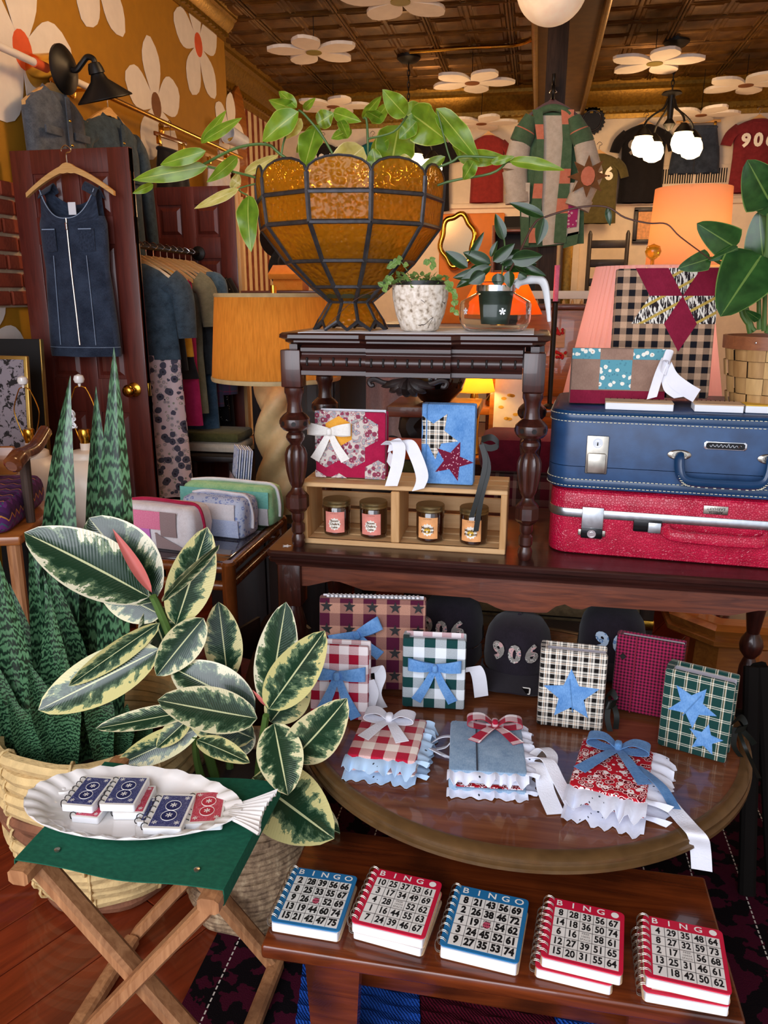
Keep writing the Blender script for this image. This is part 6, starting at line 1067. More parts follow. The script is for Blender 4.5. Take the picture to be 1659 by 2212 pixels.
t=thing('barn_sconce','black barn light with cone shade on the mustard wall','wall lamp',(XW,3.66,2.352)); g=G(); g.lathe([(.07,0),(.07,.15)],20,T(0,0,0,0,pi/2)); g.build('mounting_block','brass',t); g=G(); g.lathe([(.105,0),(.105,.012),(.09,.025),(.04,.045),(.03,.05),(.001,.05)],28,T(.15,0,0,0,pi/2)); g.build('wall_plate','black_iron',t); g=G(); g.tube(smoothpath([(.19,0,0),(.22,.0,-.005),(.25,.0,.02),(.28,.0,.045),(.31,.0,.035),(.315,.0,.0)],5),.013,10); g.build('arm','black_iron',t)
Ms=T(.315,.0,-.0,rad(16),rad(-8),0,.74); g=G(); g.lathe([(.02,.03),(.035,.025),(.045,0),(.05,-.03),(.04,-.035),(.055,-.07),(.17,-.17),(.172,-.178),(.168,-.178),(.05,-.075)],32,Ms); g.build('cone_shade','black_iron',t); g=G(); g.lathe([(.03,-.08),(.04,-.12),(.02,-.15),(.001,-.152)],16,Ms); g.build('bulb','inner_white',t)
t=thing('spot_lamp','small white cylinder spotlight at the end of the mustard wall','wall lamp',P(508,298,x=-2.25)); g=G(); g.lathe([(.05,-.1),(.065,.08),(.06,.08),(.05,-.05),(.001,-.06)],24,T(0,0,0,rad(80),0,rad(-20))); g.build('lamp_can','white_plastic',t); g=G(); g.tube([(0,0,0),(-.11,.02,-.02)],.012,8); g.build('bracket','brass',t)
# ================================================================== on the back wall
def wallthing(name,label,cat,px,py,y=YB-.03): return thing(name,label,cat,P(px,py,y=y))
t=wallthing('ornate_mirror','gold ornate framed mirror on the orange wall panel','mirror',988,520,8.5); g=G(); n=48; fr=[(.17*(1+.08*sin(6*a))*cos(a),.25*(1+.07*sin(6*a))*sin(a)) for a in [2*pi*k/n for k in range(n)]]; g.tube([(x,0,z) for x,z in fr],.03,8,False,None,1,True); g.build('gold_frame','brass',t,60); mat('mirror_glass','#6f5f4a',.25,1,var=0); g=G(); g.prism([(x*.92,z*.92) for x,z in fr],.01); g.build('mirror_plate','mirror_glass',t,0)
t=wallthing('ladder_chair','dark ladder-back chair standing by the back wall','chair',1312,560,7.9); t.location.z=0; ztop=P(1312,498,y=7.9).z
for sx in(-1,1): g=G(); g.tube([(sx*.17,0,0),(sx*.17,0,ztop-.03),(sx*.17,0,ztop)],[.02,.02,.008],10); g.build('back_post','black_wood',t); g=G(); g.tube([(sx*.18,-.38,0),(sx*.18,-.38,.46)],.02,10); g.build('leg','black_wood',t)
for k in range(5): g=G(); g.rbox((0,0,ztop-.12-.17*k),(.33,.015,.07),.006); g.build('ladder_slat','black_wood',t)
g=G(); g.rbox((0,-.19,.46),(.42,.42,.03),.01); g.build('seat','straw',t)
t=wallthing('small_picture','small dark framed drawing on the back wall','picture',1402,487); g=G(); 
for a,b,w_,h_ in((0,.15,.3,.04),(0,-.15,.3,.04),(-.13,0,.04,.3),(.13,0,.04,.3)): g.rbox((a,0,b),(w_,.025,h_),.004)
g.build('frame','black_wood',t); g=G(); g.box((0,.004,0),(.24,.006,.28)); g.build('drawing','label_orange',t,0)
t=wallthing('air_vent','white wall vent with two louvred grilles','vent',1500,380); g=G(); g.rbox((0,.01,0),(.68,.02,.2),.004); g.build('vent_frame','cream_wall',t)
for cx in(-.155,.155):
    g=G(); g.box((cx,-.003,0),(.28,.008,.13)); gr=g.build('grille_back','dark',t,0)
    for k in range(12): g=G(); g.box((cx-.125+.0227*k,-.009,0),(.009,.008,.13)); g.build('louvre','cream_wall',gr,0)
t=wallthing('cap_sign','round black bottle-cap disc on the back wall beside the post','sign',1278,262); g=G(); g.prism([((.13 if k%2 else .115)*cos(k*pi/22),(.13 if k%2 else .115)*sin(k*pi/22)) for k in range(44)],.03); g.build('cap_disc','black_iron',t,0); g=G(); g.tube([(.09*cos(k*pi/12),-.032,.09*sin(k*pi/12)) for k in range(24)],.008,6,False,None,1,True); g.build('inner_ring','black_wood',t)
t=thing('dark_bookcase','dark brown bookcase in the far doorway','bookcase',(P(1130,600,y=8.2).x,8.2,0)); g=G(); g.rbox((0,.13,1.0),(.6,.02,2.0),.003); g.build('back_board','black_wood',t)
for x in(-.3,.3): g=G(); g.rbox((x,0,1.0),(.03,.28,2.0),.003); g.build('side_board','oak_dark',t)
for k in range(6): g=G(); g.rbox((0,0,.05+.38*k),(.58,.27,.025),.003); g.build('shelf','oak_dark',t)
t=thing('garment_rail','pale low clothes rail in the back of the shop','clothes rail',(P(1245,635,y=5.2).x,5.2,0)); zr=P(1245,637,y=5.2).z; g=G(); g.rbox((0,0,zr),(.62,.03,.05),.005); g.build('rail_bar','painted_white',t); [(lambda g:(g.tube([(x,0,0),(x,0,zr)],.014,8),g.build('upright','painted_white',t)))(G()) for x in(-.3,.3)]
for k in range(9):
    g=G(); w_=.36; x=-.24+.055*k; g.tube([(x,0,-.0),(x,0,-.06)],.003,5); g.tube(smoothpath([(x,-.2,-.15),(x,-.1,-.1),(x,0,-.06),(x,.1,-.1),(x,.2,-.15)],4),.009,6); o=g.build('wooden_hanger','hanger_wood',None,60,(t.location.x,5.2,zr+.02)); tag(o,'empty wooden hanger %s on the pale clothes rail'%('first from the left,second from the left,third from the left,fourth from the left,in the middle,fourth from the right,third from the right,second from the right,first from the right'.split(',')[k]),'hanger','empty hangers on the pale rail')
t=thing('side_chest','brown wooden chest below the pale clothes rail','chest',(P(1230,760,y=4.3).x,4.3,0)); zc=P(1230,668,y=4.2).z; g=G(); g.rbox((0,0,zc/2),(.5,.4,zc),.006); g.build('chest_body','honey_wood',t); g=G(); g.rbox((0,0,zc+.012),(.54,.44,.024),.005); g.build('chest_top','oak_dark',t); [(lambda g:(g.rbox((0,-.205,z),(.42,.014,.2),.004),g.build('drawer','honey_wood',t)))(G()) for z in(.2,.45,.7,.95)]
mat('bead_red','#c01824',.3)
for px,py,lab in((1208,718,'red beaded earrings on a card at the upper right of the table corner'),(1212,768,'red and pearl beaded earrings on a card below the other pair')):
    t=thing('earring_card',lab,'earrings',P(px,py,y=4.09),0,'earring cards on the chest'); g=G(); g.rbox((0,0,-.03),(.06,.003,.09),.001); g.build('card','kraft_pad',t,0); g=G()
    for k in range(12): g.lathe([(.001,-.008),(.007,-.004),(.008,0),(.007,.004),(.001,.008)],8,T(random.uniform(-.025,.025),-.008,random.uniform(-.012,.02)))
    g.build('beads','bead_red',t)['kind']='stuff'

t=thing('added_dark_cupboard','tall black cupboard in the dark middle of the shop, behind the carved table','cupboard',(-.90,3.75,0)); g=G(); g.rbox((0,0,.6),(.62,.4,1.2),.006); g.build('cupboard_body','black_wood',t); g=G(); g.rbox((0,0,1.21),(.66,.44,.025),.005); g.build('cupboard_top','black_wood',t); [(lambda g:(g.rbox((x,-.206,.6),(.27,.014,1.1),.004),g.build('cupboard_door','black_wood',t)))(G()) for x in(-.15,.15)]  # added black body that darkens the background below the carved table
t=thing('pink_cloth','dusty pink cloth hanging from the black cupboard','textile',(-.66,3.50,.72)); g=G(); g.sheet(lambda u,v:V((-.09+.18*u,.02*sin(u*12)*(1.2-v),.34*v)),16,6,.004); g.build('draped_cloth','coat_pink' if 'coat_pink' in MATS else 'quilt_mauve',t,60)
# ================================================================== clothes rail on the mustard wall
t=thing('wall_clothes_rail','brass clothes rail along the mustard wall, painted white at the near end','clothes rail',(XW,3.0,2.345)); xr=-2.25-XW
g=G(); g.tube([(xr,.95,0),(xr,3.05,0)],.014,12); g.build('brass_rail','brass',t); g=G(); g.tube([(xr,-.3,0),(xr,.95,0)],.0165,12); g.build('white_rail','painted_white',t); g=G(); g.tube([(xr,.5,0),(xr,.66,0)],.021,12); g.build('red_joint','orange_red',t)
for y in(.97,1.95,3.0): g=G(); g.tube([(0,y,0),(xr,y,0)],.012,8); g.lathe([(.04,0),(.04,.008),(.015,.02)],16,T(0,y,0,0,pi/2)); g.build('rail_bracket','brass',t)
def hanger(label,loc,rz,w=.42,m='hanger_wood',grp=None,hook=.06,clip=False,hook_m='chrome'):
    "loc = where the hook rests"
    t=thing('wooden_hanger',label,'hanger',loc,rz,grp); z0=-hook-.02
    g=G()
    if clip:
        g.rbox((0,0,z0-.012),(w,.014,.024),.004); g.build('bar',m,t)
        for s in(-1,1): g=G(); g.rbox((s*w*.38,0,z0-.04),(.025,.022,.05),.004); g.build('clip','brass',t)
    else:
        N_=12; top=[]; bot=[]
        for i in range(-N_,N_+1):
            u=i/N_; z=z0-.16*w*abs(u)**1.5*1.3-.02*abs(u); th=.028*(1-.35*abs(u))+(.012 if abs(u)<.15 else 0); top.append((u*w/2,z+th/2)); bot.append((u*w/2,z-th/2))
        g.prism(top+bot[::-1],.018,T(0,.009)); g.build('shoulder_bar',m,t,40)
    g=G(); g.tube(smoothpath([(0,0,z0),(0,0,-hook*.45),(.018,0,-hook*.3),(.022,0,-.008),(0,0,.008),(-.02,0,-.006),(-.022,0,-.016)],4),.0028,6); g.build('hook',hook_m,t); return t
def gbody(g,rows,n=36,fold=.18,ph=0,cap=False,nf=7):
    "rows: (z, half width, depth, x shift)"
    rings=[]; L=len(rows)
    for i,r in enumerate(rows):
        z,hw,dp=r[:3]; sx=r[3] if len(r)>3 else 0; f=fold*(i/(L-1)); rings.append([(sx+hw*cos(a),dp*sin(a)*(1+f*sin(nf*a+ph+i*.25))+.3*f*dp*sin(3*a+ph),z+.004*sin(5*a)*f) for a in [2*pi*k/n for k in range(n)]])
    return g.loft(rings,True,cap)
def sleeve(g,p0,p1,p2,r0,r1,r2,flat=.5): g.tube(smoothpath([p0,p1,p2],5),[r0+(r1-r0)*k/5 for k in range(5)]+[r1+(r2-r1)*k/5 for k in range(6)],14,True,None,flat)
def tee(label,px0,px1,py0,py1,m,text=None,tm='label_white',y=YB-.12,grp='printed T-shirts on the back wall',hl=None,hang=True):
    a=P(px0,py0,y=y); b=P(px1,py1,y=y); w=b.x-a.x; h=a.z-b.z; cx=(a.x+b.x)/2; hw=w*.36
    t=thing('t_shirt',label,'t-shirt',(cx,y,a.z),0,grp)
    g=G(); gbody(g,[(0,hw*.32,.03),(-.03*h,hw*.62,.035),(-.08*h,hw*.95,.045),(-.2*h,hw*1.0,.05),(-.5*h,hw*.97,.055),(-.8*h,hw*1.0,.06),(-h,hw*1.03,.06)],36,.25,random.random()*6); g.build('shirt_body',m,t,60)
    for s in(-1,1): g=G(); sleeve(g,(s*hw*.8,0,-.1*h),(s*hw*1.15,0,-.2*h),(s*hw*1.32,0,-.34*h),hw*.3,hw*.3,hw*.28,.22); g.build('sleeve',m,t,60)
    g=G(); g.tube([(hw*.34*cos(k*pi/8),-.008+.034*sin(k*pi/8),-.012*h-.02*h*(1-sin(k*pi/8))) for k in range(16)],.008,6,False,None,1,True); g.build('collar',m,t,60)
    if text:
        for k,ch in enumerate(text):
            g=G(); vs_,fs_=text_geo(ch,.05); sz=h*.24; g.add([( (k-1)*hw*.52+x*sz,-.056*math.sqrt(max(.02,1-(((k-1)*hw*.52+x*sz)/hw)**2))-.012,-.3*h+z*sz) for x,z,_ in vs_],fs_); g.build('number_applique',tm,t,0)
    if hang: hanger(hl,(cx,y,a.z+.1),0,w*.5,grp='hangers on the back wall')
    return t
cloth('tee_black','#0e0c10','#19161b'); cloth('tee_brownblack','#1d1614','#2a2220'); cloth('tee_teal','#0c5a62','#14757c'); cloth('tee_red','#7c2524','#93302c'); cloth('tee_olive','#4a4326','#5e5633'); cloth('tee_maroon','#6a1d24','#822a30')
for a in (('brown-black T-shirt with cream 906 left of the teal one',655,742,312,430,'tee_brownblack','906'),('teal T-shirt with 906 half hidden behind the plant',760,850,310,430,'tee_teal','906'),('plain black T-shirt right of the left pendant',875,985,300,455,'tee_black',None),('plain brick red T-shirt between plant and patchwork coat',1005,1100,295,437,'tee_red',None),('olive T-shirt with 906 beside the patchwork coat',1232,1345,335,482,'tee_olive','906'),('large black T-shirt with grey 906 behind the right pendant',1328,1446,272,437,'tee_black','906'),('maroon T-shirt with cream 906 at the right edge',1570,1690,260,415,'tee_maroon','906')):
    tee(*a[:7],y=YB-(.24 if 'olive' in a[0] else .12),tm='label_white' if 'grey' not in a[0] else 'free_grey',hl='wooden hanger of the '+a[0].split(' with')[0].split(' half')[0])
t=thing('denim_shorts','dark denim shorts clipped to a hanger on the back wall','shorts',P(1508,272,y=YB-.1)); g=G(); gbody(g,[(0,.17,.04),(-.1,.19,.05),(-.2,.21,.055)],30,.1); g.build('waist','denim_dark',t,60)
for s in(-1,1): g=G(); gbody(g,[(-.18,.105,.05,s*.105),(-.3,.115,.055,s*.11),(-.42,.12,.06,s*.115)],24,.2); g.build('leg','denim_dark',t,60)
g=G(); g.tube([(.17*cos(k*pi/10),.042*sin(k*pi/10),-.015) for k in range(20)],.012,6,False,None,1,True); g.build('waistband','denim_dark',t)
hanger('clip hanger holding the denim shorts',P(1508,272,y=YB-.1)+V((0,0,.13)),0,.4,grp='hangers on the back wall',clip=True)
# ================================================================== patchwork coat on the post
cloth('coat_green','#4c6a4c','#62805f'); cloth('coat_pink','#d87a5c','#e8957a'); cloth('coat_cream','#cfc2ae','#e6dccb'); cloth('coat_brown','#6f4a2c','#8a5e3a'); prints('coat_floral','#b83a78',40,'#e6c0c8','#7a1a4a',None,.35)
yc=5.70; t=thing('patchwork_coat','long patchwork quilt coat in green, pink and cream hanging on the post','coat',P(1195,235,y=yc)); i_=t.location
def L_(px,py,dy=0): p=P(px,py,y=yc+dy); return p-i_
def patch(nm,pts,m,dy=0,th=.012,par=None):
    g=G(); q_=[L_(*p) for p in pts]; g.prism([(p.x,p.z) for p in q_],th,T(0,dy,0)); return g.build(nm,m,par or t,0)
patch('coat_back',[(1160,240),(1230,240),(1262,300),(1262,525),(1125,535),(1118,300)],'coat_green',.06,.02); patch('lining',[(1172,248),(1218,248),(1228,300),(1222,525),(1172,530),(1168,300)],'coat_cream',.03,.012)
for side,xs in(('l',[(1150,1172),(1160,1175),(1158,1174),(1152,1172),(1145,1168),(1142,1165)]),('r',[(1212,1240),(1216,1236),(1212,1234),(1206,1230),(1200,1226),(1196,1222)])):
    n=9
    for k in range(n):
        f0,f1=k/n,(k+1)/n; ii=lambda f:(lambda j,u:(xs[j][0]+(xs[min(j+1,5)][0]-xs[j][0])*u,xs[j][1]+(xs[min(j+1,5)][1]-xs[j][1])*u))(min(int(f*5),4),f*5-min(int(f*5),4)); a,b=ii(f0),ii(f1); y0=238+(525-238)*f0; y1=238+(525-238)*f1
        patch('front_band_patch',[(a[0],y0),(a[1],y0),(b[1],y1),(b[0],y1)],'coat_pink' if k in((1,5,8) if side=='l' else (0,4,6)) else 'coat_green',.0,.02)
for pts,m in (([(1127,395),(1145,395),(1142,470),(1126,468)],'coat_cream'),([(1126,470),(1143,470),(1142,532),(1125,530)],'coat_green'),([(1225,395),(1255,395),(1250,505),(1222,512)],'coat_cream'),([(1226,505),(1250,500),(1246,528),(1215,537)],'coat_green'),([(1215,440),(1250,440),(1245,490),(1215,495)],'coat_floral')): patch('hem_patch',pts,m,.012 if m!='coat_floral' else .002,.02)
for s,pts in((-1,[(1148,252),(1124,310),(1112,370),(1118,430)]),(1,[(1240,252),(1262,310),(1276,375),(1250,440)])):
    P_=[L_(*p) for p in pts]; segs=[('sleeve_upper','coat_green',P_[0],(P_[0]+P_[1])/2,.05,.075),('sleeve_block','coat_pink',(P_[0]+P_[1])/2,P_[1]*.6+P_[0]*.4*1,.075,.08),('sleeve_lower','coat_cream',P_[1],P_[2],.085,.1),('sleeve_end','coat_cream',P_[2],P_[3],.1,.085)]
    for nm,m,a,b,r0,r1 in segs: g=G(); g.tube([a,(a+b)/2,b],[r0,(r0+r1)/2,r1],16,True,None,.6); g.build(nm,m,t,60)
    g=G(); g.tube([(P_[1]*.55+P_[0]*.45),P_[1]],.085,16,True,None,.6); g.build('sleeve_green','coat_green',t,60)
    g=G(); g.tube([P_[3]*.8+P_[2]*.2,P_[3]+(P_[3]-P_[2])*.15],.1,16,True,None,.65); g.build('cuff','coat_cream',t,60)
g=G(); c=L_(1268,385); g.prism([(c.x+x,c.z+z) for x,z in star(.13,.5,8)],.012,T(0,-.08)); st=g.build('star_applique','coat_brown',t,0); g=G(); g.prism([(c.x+.045*cos(k*pi/6),c.z+.06*sin(k*pi/6)) for k in range(12)],.008,T(0,-.093)); g.build('star_center','coat_pink',st,0)
g=G(); g.tube(smoothpath([L_(1160,248),L_(1172,238),L_(1195,232),L_(1220,238),L_(1232,248)],4),.022,10); g.build('collar','coat_green',t,60)
hanger('dark pink hanger carrying the patchwork coat',P(1195,195,y=yc+.04),0,.34,'orange_red' if False else 'maroon_door',hook=.05)
g=G(); g.tube(smoothpath([(0,.1,.03),(0,.02,.03),(0,-.02,.05),(0,-.02,.09)],4),.012,8); g.tube(smoothpath([(0,.02,.03),(0,-.03,.01),(0,-.04,-.02),(0,-.02,-.05),(0,.0,-.03)],4),.012,8); o=g.build('coat_hook','black_iron',None,60,P(1195,195,y=5.72)+V((0,0,0))); tag(o,'black iron coat hook on the wooden post','hook')
# ================================================================== panel doors used as a screen
def pdoor(name,label,x0,x1,y,h,rz=0,knob=True):
    w=x1-x0; t=thing(name,label,'door',((x0+x1)/2,y,0),rz); g=G(); g.box((0,0,h/2),(w,.024,h)); g.build('door_core','maroon_door',t,0)
    sw=.1*w/.56
    for x in(-w/2+sw/2,w/2-sw/2,0): g=G(); ww=sw if x else sw*.8; g.rbox((x,0,h/2),(ww,.04,h),.003); g.build('stile','maroon_door',t)
    rails=[(.0,.22),(.42*h,.5*h),(.80*h,.86*h),(.95*h,h)]
    for a,b in rails: g=G(); g.rbox((0,0,(a+b)/2),(w,.0395,b-a),.003); g.build('rail','maroon_door',t)
    for (a,b),(c,d) in zip(rails[:-1],rails[1:]):
        for s in(-1,1):
            x=s*(w/2-sw+sw*.4)/2*1.0; pw=(w-2.8*sw)/2-.02; g=G(); hh=c-b-.03
            if hh>.03: rings=[[(x+i*pw/2*k,-.012-dy,(b+c)/2+j*hh/2*(1-(1-k)*pw/hh)) for i,j in((-1,-1),(1,-1),(1,1),(-1,1))] for k,dy in((1,0),(.7,.008),(.69,.008))]; g.loft(rings); g.build('raised_panel','maroon_door',t,0)
    if knob:
        g=G(); g.lathe([(.033,0),(.033,.006),(.026,.01),(.012,.014),(.011,.035),(.024,.045),(.029,.058),(.024,.07),(.01,.075),(.001,.075)],24,T(w/2-.064,-.02,.93,pi/2)); g.build('door_knob','brass',t,60); g=G(); g.rbox((w/2+.0005,0,.93),(.003,.024,.06),.001); g.build('latch_plate','brass',t)
    return t
pdoor('panel_door','dark maroon six-panel door standing as a screen, denim dress hung on it',-2.30,-1.738,3.34,1.955); pdoor('panel_door','dark maroon panel door further back behind the hanging clothes',-2.27,-1.70,4.46,1.94,0,False)
g=G(); g.rbox((-1.69,4.46,.97),(.022,.05,1.94),.004); o=g.build('door_edge_board','pine_end'); tag(o,'pale wooden board along the rear door edge','board')
# ---- denim dress
yd=3.25; zt_=P(160,388,y=yd).z; zh=P(160,768,y=yd).z; xc_=P(160,500,y=yd).x; h=zt_-zh; D=thing('denim_dress','sleeveless dark denim zip dress hanging on the maroon door','dress',(xc_,yd,zt_)); t=D
g=G(); gbody(g,[(-.2*h,.150,.04),(-.24*h,.158,.05),(-.36*h,.156,.055),(-.5*h,.150,.055),(-.65*h,.158,.06),(-.85*h,.166,.062),(-.94*h,.168,.062),(-h,.166,.062)],48,.1,1.3,nf=5); g.build('dress_body','denim_dark',t,60)
def bib(u,v):
    x=(u-.5)*2; top=-.215*h+(.16*h)*abs(x)**2.6; z=-.25*h+(top+.25*h)*v; return V((x*.138*(1-.08*v),-.052+.03*x*x,z))
g=G(); g.sheet(bib,24,8,.004); g.build('front_yoke','denim_dark',t,60); g=G(); g.sheet(lambda u,v:V((bib(u,v).x,.04-.02*((u-.5)*2)**2,-.25*h+v*(.12*h+.10*h*abs((u-.5)*2)**2))),24,8,.004); g.build('back_yoke','denim_dark',t,60)
for s in(-1,1): g=G(); g.sheet(lambda u,v:V((s*(.122-.03*u-.02*v*1+.048*(v)),-.03+.065*u-.01*sin(pi*u),-.07*h+.07*h*sin(pi*(.1+.8*u))*1.0)) if False else V((s*(.075+.06*v),-.034+.07*u,-.06*h+.045*h*sin(pi*u)-.03*v)),10,5,.004); g.build('shoulder_strap','denim_dark',t,60)
mat('stitch_pale','#8fa3bd',.8); g=G(); g.tube([(.004,-.058,-.215*h),(.006,-.062,-.5*h),(.012,-.066,-.75*h),(.014,-.068,-.93*h)],.0038,8); g.build('zipper','nickel',t); g=G(); g.rbox((.004,-.064,-.26*h),(.008,.004,.03),.002); g.build('zip_pull','chrome',t)
for s in(-1,1):
    g=G(); g.sheet(lambda u,v:V((s*.085+(u-.5)*.062,-.0565+.018*((s*.085+(u-.5)*.062)/.155)**2*2.2-.004,-.27*h-.13*h*v*(1-.08*abs(u-.5)))),6,6,.003); pk=g.build('pocket','denim_dark',t,60); g=G(); g.box((s*.085,-.058,-.275*h),(.06,.003,.004)); g.build('pocket_stitch','stitch_pale',pk,0)
g=G(); gbody(g,[(-.945*h,.1695,.0665),(-.99*h,.1685,.0665),(-1.0*h,.167,.065)],48,.1,1.3,nf=5); g.build('hem_band','denim_dark',t,60)
for x in(-.075,.08): g=G(); g.tube(smoothpath([(x,-.055,-.42*h),(x*1.05,-.058,-.65*h),(x*1.1,-.063,-.93*h)],4),.0014,5); g.build('seam_stitch','stitch_pale',t)
g=G(); g.tube([(.1695*cos(a),.0672*sin(a),-.945*h) for a in [pi+pi*k/16 for k in range(17)]],.0012,5); g.build('hem_stitch','stitch_pale',t); g=G(); g.tube([bib(k/24,1)+V((0,-.004,0)) for k in range(25)],.0022,5); g.build('neck_edge','stitch_pale',t)
g=G(); g.box((.02,-.03,-.16*h),(.035,.002,.05)); g.build('price_tag','paper_white',t,0)
hanger('pale wooden hanger carrying the denim dress on the maroon door',V((xc_,yd,P(140,318,y=yd).z)),0,P(243,400,y=yd).x-P(55,415,y=yd).x,hook=.06)
# ---- clothes on the wall rail
def vestlike(name,label,cat,loc,rz,w,L,m,sl=None,open_=True):
    t=thing(name,label,cat,loc,rz); g=G(); gbody(g,[(0,w*.2,.04),(-.03,w*.36,.05),(-.07,w*.47,.06),(-.2*L,w*.48,.065),(-.5*L,w*.47,.062),(-L,w*.5,.064)],36,.15,.7); g.build('garment_body',m,t,60)
    g=G(); [ribbon(g,[(s*.02,-.062,-.1),(s*.06,-.05,-.04),(s*.075,.0,.012),(s*.03,.03,.015)],(s*.6,0,-.6),.05,.004) for s in(-1,1)]; g.build('collar',m,t,60)
    g=G(); g.box((0,-.078,-L*.5),(.028,.006,L*.92)); pl=g.build('placket',m,t,0)
    for k in range(4): g=G(); g.lathe([(.007,0),(.005,.004),(.001,.005)],10,T(0,-.082,-.12-L*.2*k,pi/2)); g.build('button','brass',pl)
    for s in(-1,1):
        g=G(); g.rbox((s*w*.24,-.066,-.34*L),(w*.26,.012,.035),.004); g.build('pocket_flap',m,t)
        if sl: g=G(); sleeve(g,(s*w*.42,0,-.08),(s*w*.58,0,-.3*sl),(s*w*.62,-.02,-sl),.075,.07,.05,.6); g.build('sleeve',m,t,60)
    return t
def onrail(y): return V((-2.25,y,2.345))
a=onrail(3.62); hanger('wooden hanger of the grey denim vest on the wall rail',a+V((0,0,.016)),rad(84),.4,hook=.07); vestlike('denim_vest','faded grey denim vest hanging on the wall rail','vest',a+V((0,0,-.1)),rad(84),.42,.52,'denim_grey')
a=onrail(4.12); hanger('wooden hanger of the blue denim shirt on the wall rail',a+V((0,0,.016)),rad(82),.4,hook=.07); vestlike('denim_overshirt','blue denim overshirt with pale star patches on the wall rail','jacket',a+V((0,0,-.11)),rad(82),.46,.85,'denim_shirt',.62)
for k,(y,m,nm,cat,lab,L) in enumerate(((4.85,'tee_black','black_skirt','skirt','black skirt clipped to a hanger on the wall rail',.55),(5.6,'quilt_white','white_shorts','shorts','white shorts clipped to a hanger at the far end of the wall rail',.4))):
    a=onrail(y); hanger('clip hanger of the '+lab.split(' clipped')[0],a+V((0,0,.016)),rad(84),.36,'rattan_wood' if k==0 else 'hanger_wood',hook=.06,clip=True); t=thing(nm,lab,cat,a+V((0,0,-.14)),rad(84)); g=G(); gbody(g,[(0,.15,.025),(-.1,.165,.04),(-L*.6,.18,.055),(-L,.19,.06)],36,.3,k); g.build('garment_body',m,t,60); g=G(); g.tube([(.152*cos(j*pi/10),.028*sin(j*pi/10),-.012) for j in range(20)],.01,6,False,None,1,True); g.build('waistband',m,t)
# ---- clothes rack between the doors
t=thing('iron_clothes_rod','black iron pipe rod between the two maroon doors','clothes rail',(-1.86,3.36,1.575)); g=G(); g.tube([(0,0,0),(-.075,1.08,.005)],.014,10); g.build('rod','black_iron',t); g=G(); g.lathe([(.04,0),(.04,.01),(.018,.02)],16,T(-.075,1.08,.005,pi/2)); g.build('flange','black_iron',t)
prints('print_rose','#cdb6b8',26,'#4c4a58','#2c2a34',['#6a6472','#8a8a7a'],.44); plaid('plaid_purple',.07,[(0,'#3f2f4a'),(.4,'#6a2a44'),(.55,'#4a4a5c')],[(0,'#3f2f4a'),(.5,'#7a2a44'),(.6,'#3a3a4c')]); prints('print_dot','#0e0d12',60,'#c9c4c0','#0e0d12',None,.14); cloth('charcoal','#26292c','#3a3e42'); cloth('sage','#6a6a58','#84846e'); cloth('mustard_cloth','#c0861c','#d89a2c'); cloth('magenta_cloth','#a01850','#b82a64'); cloth('mid_denim2','#34506a','#52708c')
rack=[('denim_shirt_dress','dark denim shirt with long rose print skirt, nearest on the rod','dress','denim_shirt','print_rose',1.12,.34),('black_singlet','black sleeveless top on the rod behind the denim shirt','top','tee_black',None,.5,0),('yellow_top','mustard and black striped top on the rod','top','mustard_cloth','tee_black',.55,0),('magenta_top','magenta sleeveless top with peach trim on the rod','top','magenta_cloth',None,.8,0),('sage_jacket','sage grey short sleeved jacket on the rod','jacket','sage',None,.75,.3),('charcoal_jacket','charcoal long sleeved jacket in the middle of the rod','jacket','charcoal',None,.55,.58),('denim_skirt_dress','washed blue denim dress below the charcoal jacket','dress','mid_denim2',None,1.05,.2),('plaid_shirt','purple and maroon plaid shirt on the rod','shirt','plaid_purple',None,.75,.68),('dotted_blouse','black dotted blouse on the rod','blouse','print_dot',None,.85,.5),('black_blouse','plain black blouse furthest back on the rod','blouse','tee_black',None,.9,.5)]
for k,(nm,lab,cat,m,m2,L,sl) in enumerate(rack):
    f=(.16+.088*k)/1.08; a=V((-1.86-.075*f,3.36+1.08*f,1.575)); w=.40; rz=rad(random.uniform(4,14))
    hanger('wooden hanger of the '+lab.split(' on the rod')[0].split(',')[0],a+V((0,0,.016)),rz,.38,grp='hangers on the iron rod',hook=.055); t=thing(nm,lab,cat,a+V((0,0,-.085)),rz); top=.44 if m2 else L
    rows=[(0,w*.18,.02),(-.03,w*.34,.026),(-.07,w*.46,.032),(-.25*top,w*.48,.036),(-.6*top,w*.47,.038),(-top,w*.5,.04)]
    g=G(); gbody(g,rows,32,.2,k); g.build('garment_body',m,t,60)
    if m2: g=G(); gbody(g,[(-top+.02,w*.49,.034),(-top-.2*(L-top),w*.5,.038),(-L,w*.55,.042)],40,.35,k,nf=9); g.build('skirt_part',m2,t,60)
    for s in(-1,1):
        if sl: g=G(); sleeve(g,(s*w*.42,0,-.07),(s*w*.56,0,-.4*sl),(s*w*.6,-.01,-sl),.065,.06,.048,.45); g.build('sleeve',m,t,60)
# dark storage under the rack
t=thing('rack_bench','low dark bench with folded linen under the hanging clothes','bench',(-1.93,4.05,0)); g=G(); g.rbox((0,0,.5),(.8,.4,.03),.005); g.build('bench_top','black_wood',t); [(lambda g:(g.rbox((x,0,.24),(.04,.36,.49),.004),g.build('side_panel','black_wood',t)))(G()) for x in(-.36,.36)]
g=G(); g.rbox((0,0,.03),(.34,.24,.055),.02); o=g.build('folded_linen','coat_cream',None,40,(-1.72,4.05,.516)); tag(o,'folded cream linen on the bench under the hanging clothes','textile'); g=G(); g.rbox((0,0,.03),(.34,.24,.055),.02); o=g.build('folded_linen','olive_cloth',None,40,(-1.72,4.05,.572)); tag(o,'folded dark green cloth on the cream linen','textile')

mat('charred','#0d0907',.85,spec=.15)
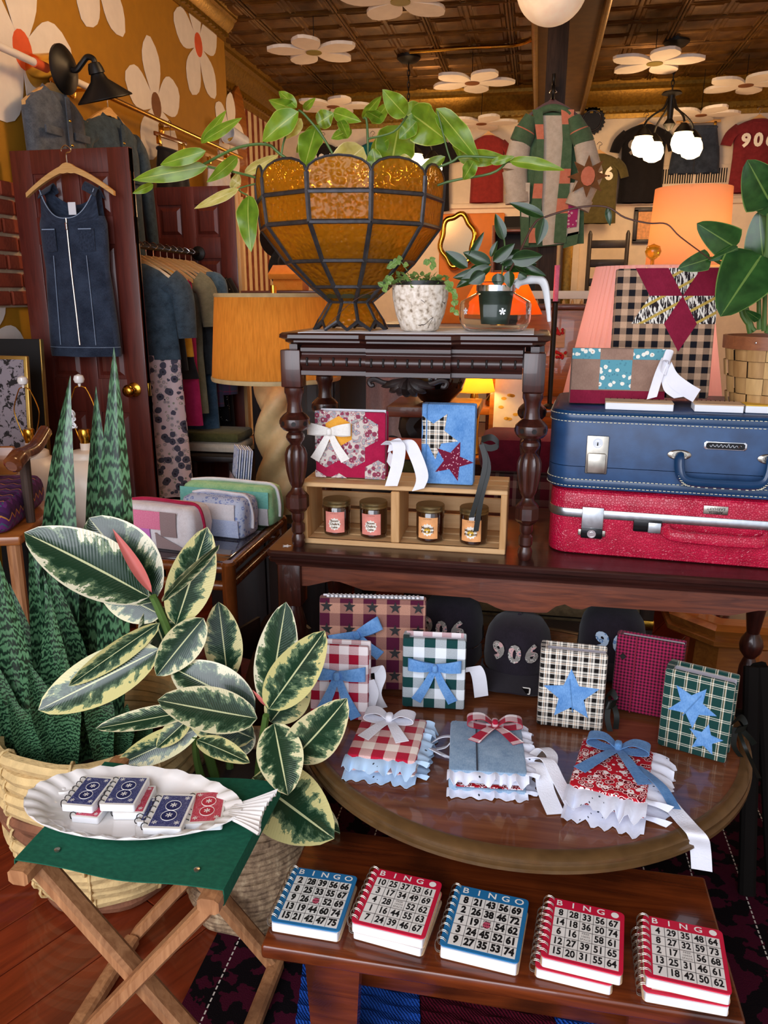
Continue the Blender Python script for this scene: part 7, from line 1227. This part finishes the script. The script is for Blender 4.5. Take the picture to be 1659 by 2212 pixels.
# dark folding easel at the right edge
t=thing('dark_easel','dark wooden easel legs at the right edge beside the round table','easel',(P(1640,1760,y=1.75).x,1.75,0)); i_=V(t.location)
for a,b in(((1625,1440,1.80),(1612,1960,1.62)),((1650,1440,1.80),(1680,2050,1.60)),((1640,1440,1.82),(1700,1800,2.1))):
    A=P(a[0],a[1],y=a[2]); B=P(b[0],b[1],y=b[2]); d=(B-A).normalized(); B=A+d*((A.z-.012)/-d.z); g=G(); bar(g,A-i_,B-i_,.035,.028,(0,1,0)); g.build('leg','charred',t,30)
g=G(); c=P(1650,1560,y=1.8)-i_; g.rbox(c,(.2,.03,.05),.006); g.build('ledge','charred',t)

# wooden sign and felt hats by the striped wall
c=P(514,300,x=XS+.06); t=thing('wooden_sign','brown paddle-shaped wooden sign on the striped wall','sign',c,rad(90)); pts=[(.0,.42),(.09,.36),(.16,.2),(.17,.02),(.13,-.16),(.15,-.3),(.12,-.42),(.0,-.48)]; g=G(); g.prism(pts+[(-x,z) for x,z in pts[::-1][1:-1]],.025); g.build('sign_board','honey_wood',t,0); g=G(); g.tube([(0,.0,.42),(0,.0,.5)],.004,5); g.build('hanging_cord','black_iron',t)
for px,py,yy,m,lab in((612,508,6.6,'tee_brownblack','dark brown felt hat hanging left of the amber bowl'),(632,575,6.4,'charcoal','charcoal felt hat hanging low behind the amber bowl')):
    c=P(px,py,y=yy); t=thing('felt_hat',lab,'hat',c,0,'hats behind the amber bowl',rx=rad(70)); g=G(); g.lathe([(.2,0),(.205,.008),(.11,.012),(.1,.05),(.095,.1),(.06,.13),(.001,.125)],28); g.build('hat_body',m,t,60); g=G(); g.lathe([(.108,.014),(.106,.035),(.103,.035),(.104,.014)],28,None,None,False); g.build('hat_band','tee_black',t)
t=thing('hat_stand','dark wooden hat stand behind the amber bowl','stand',(P(625,560,y=6.75).x,6.75,0)); zt_=P(625,490,y=6.75).z; g=G(); g.tube([(0,0,.03),(0,0,zt_)],.03,12); g.build('pole','black_wood',t); g=G(); g.lathe([(.2,0),(.2,.02),(.05,.04)],20); g.build('foot','black_wood',t)
for k,z in enumerate((zt_-.05,zt_-.33)): g=G(); g.tube([(0,0,z),(0,-.2-.1*k,z+.06)],.012,8); g.build('peg','black_wood',t)
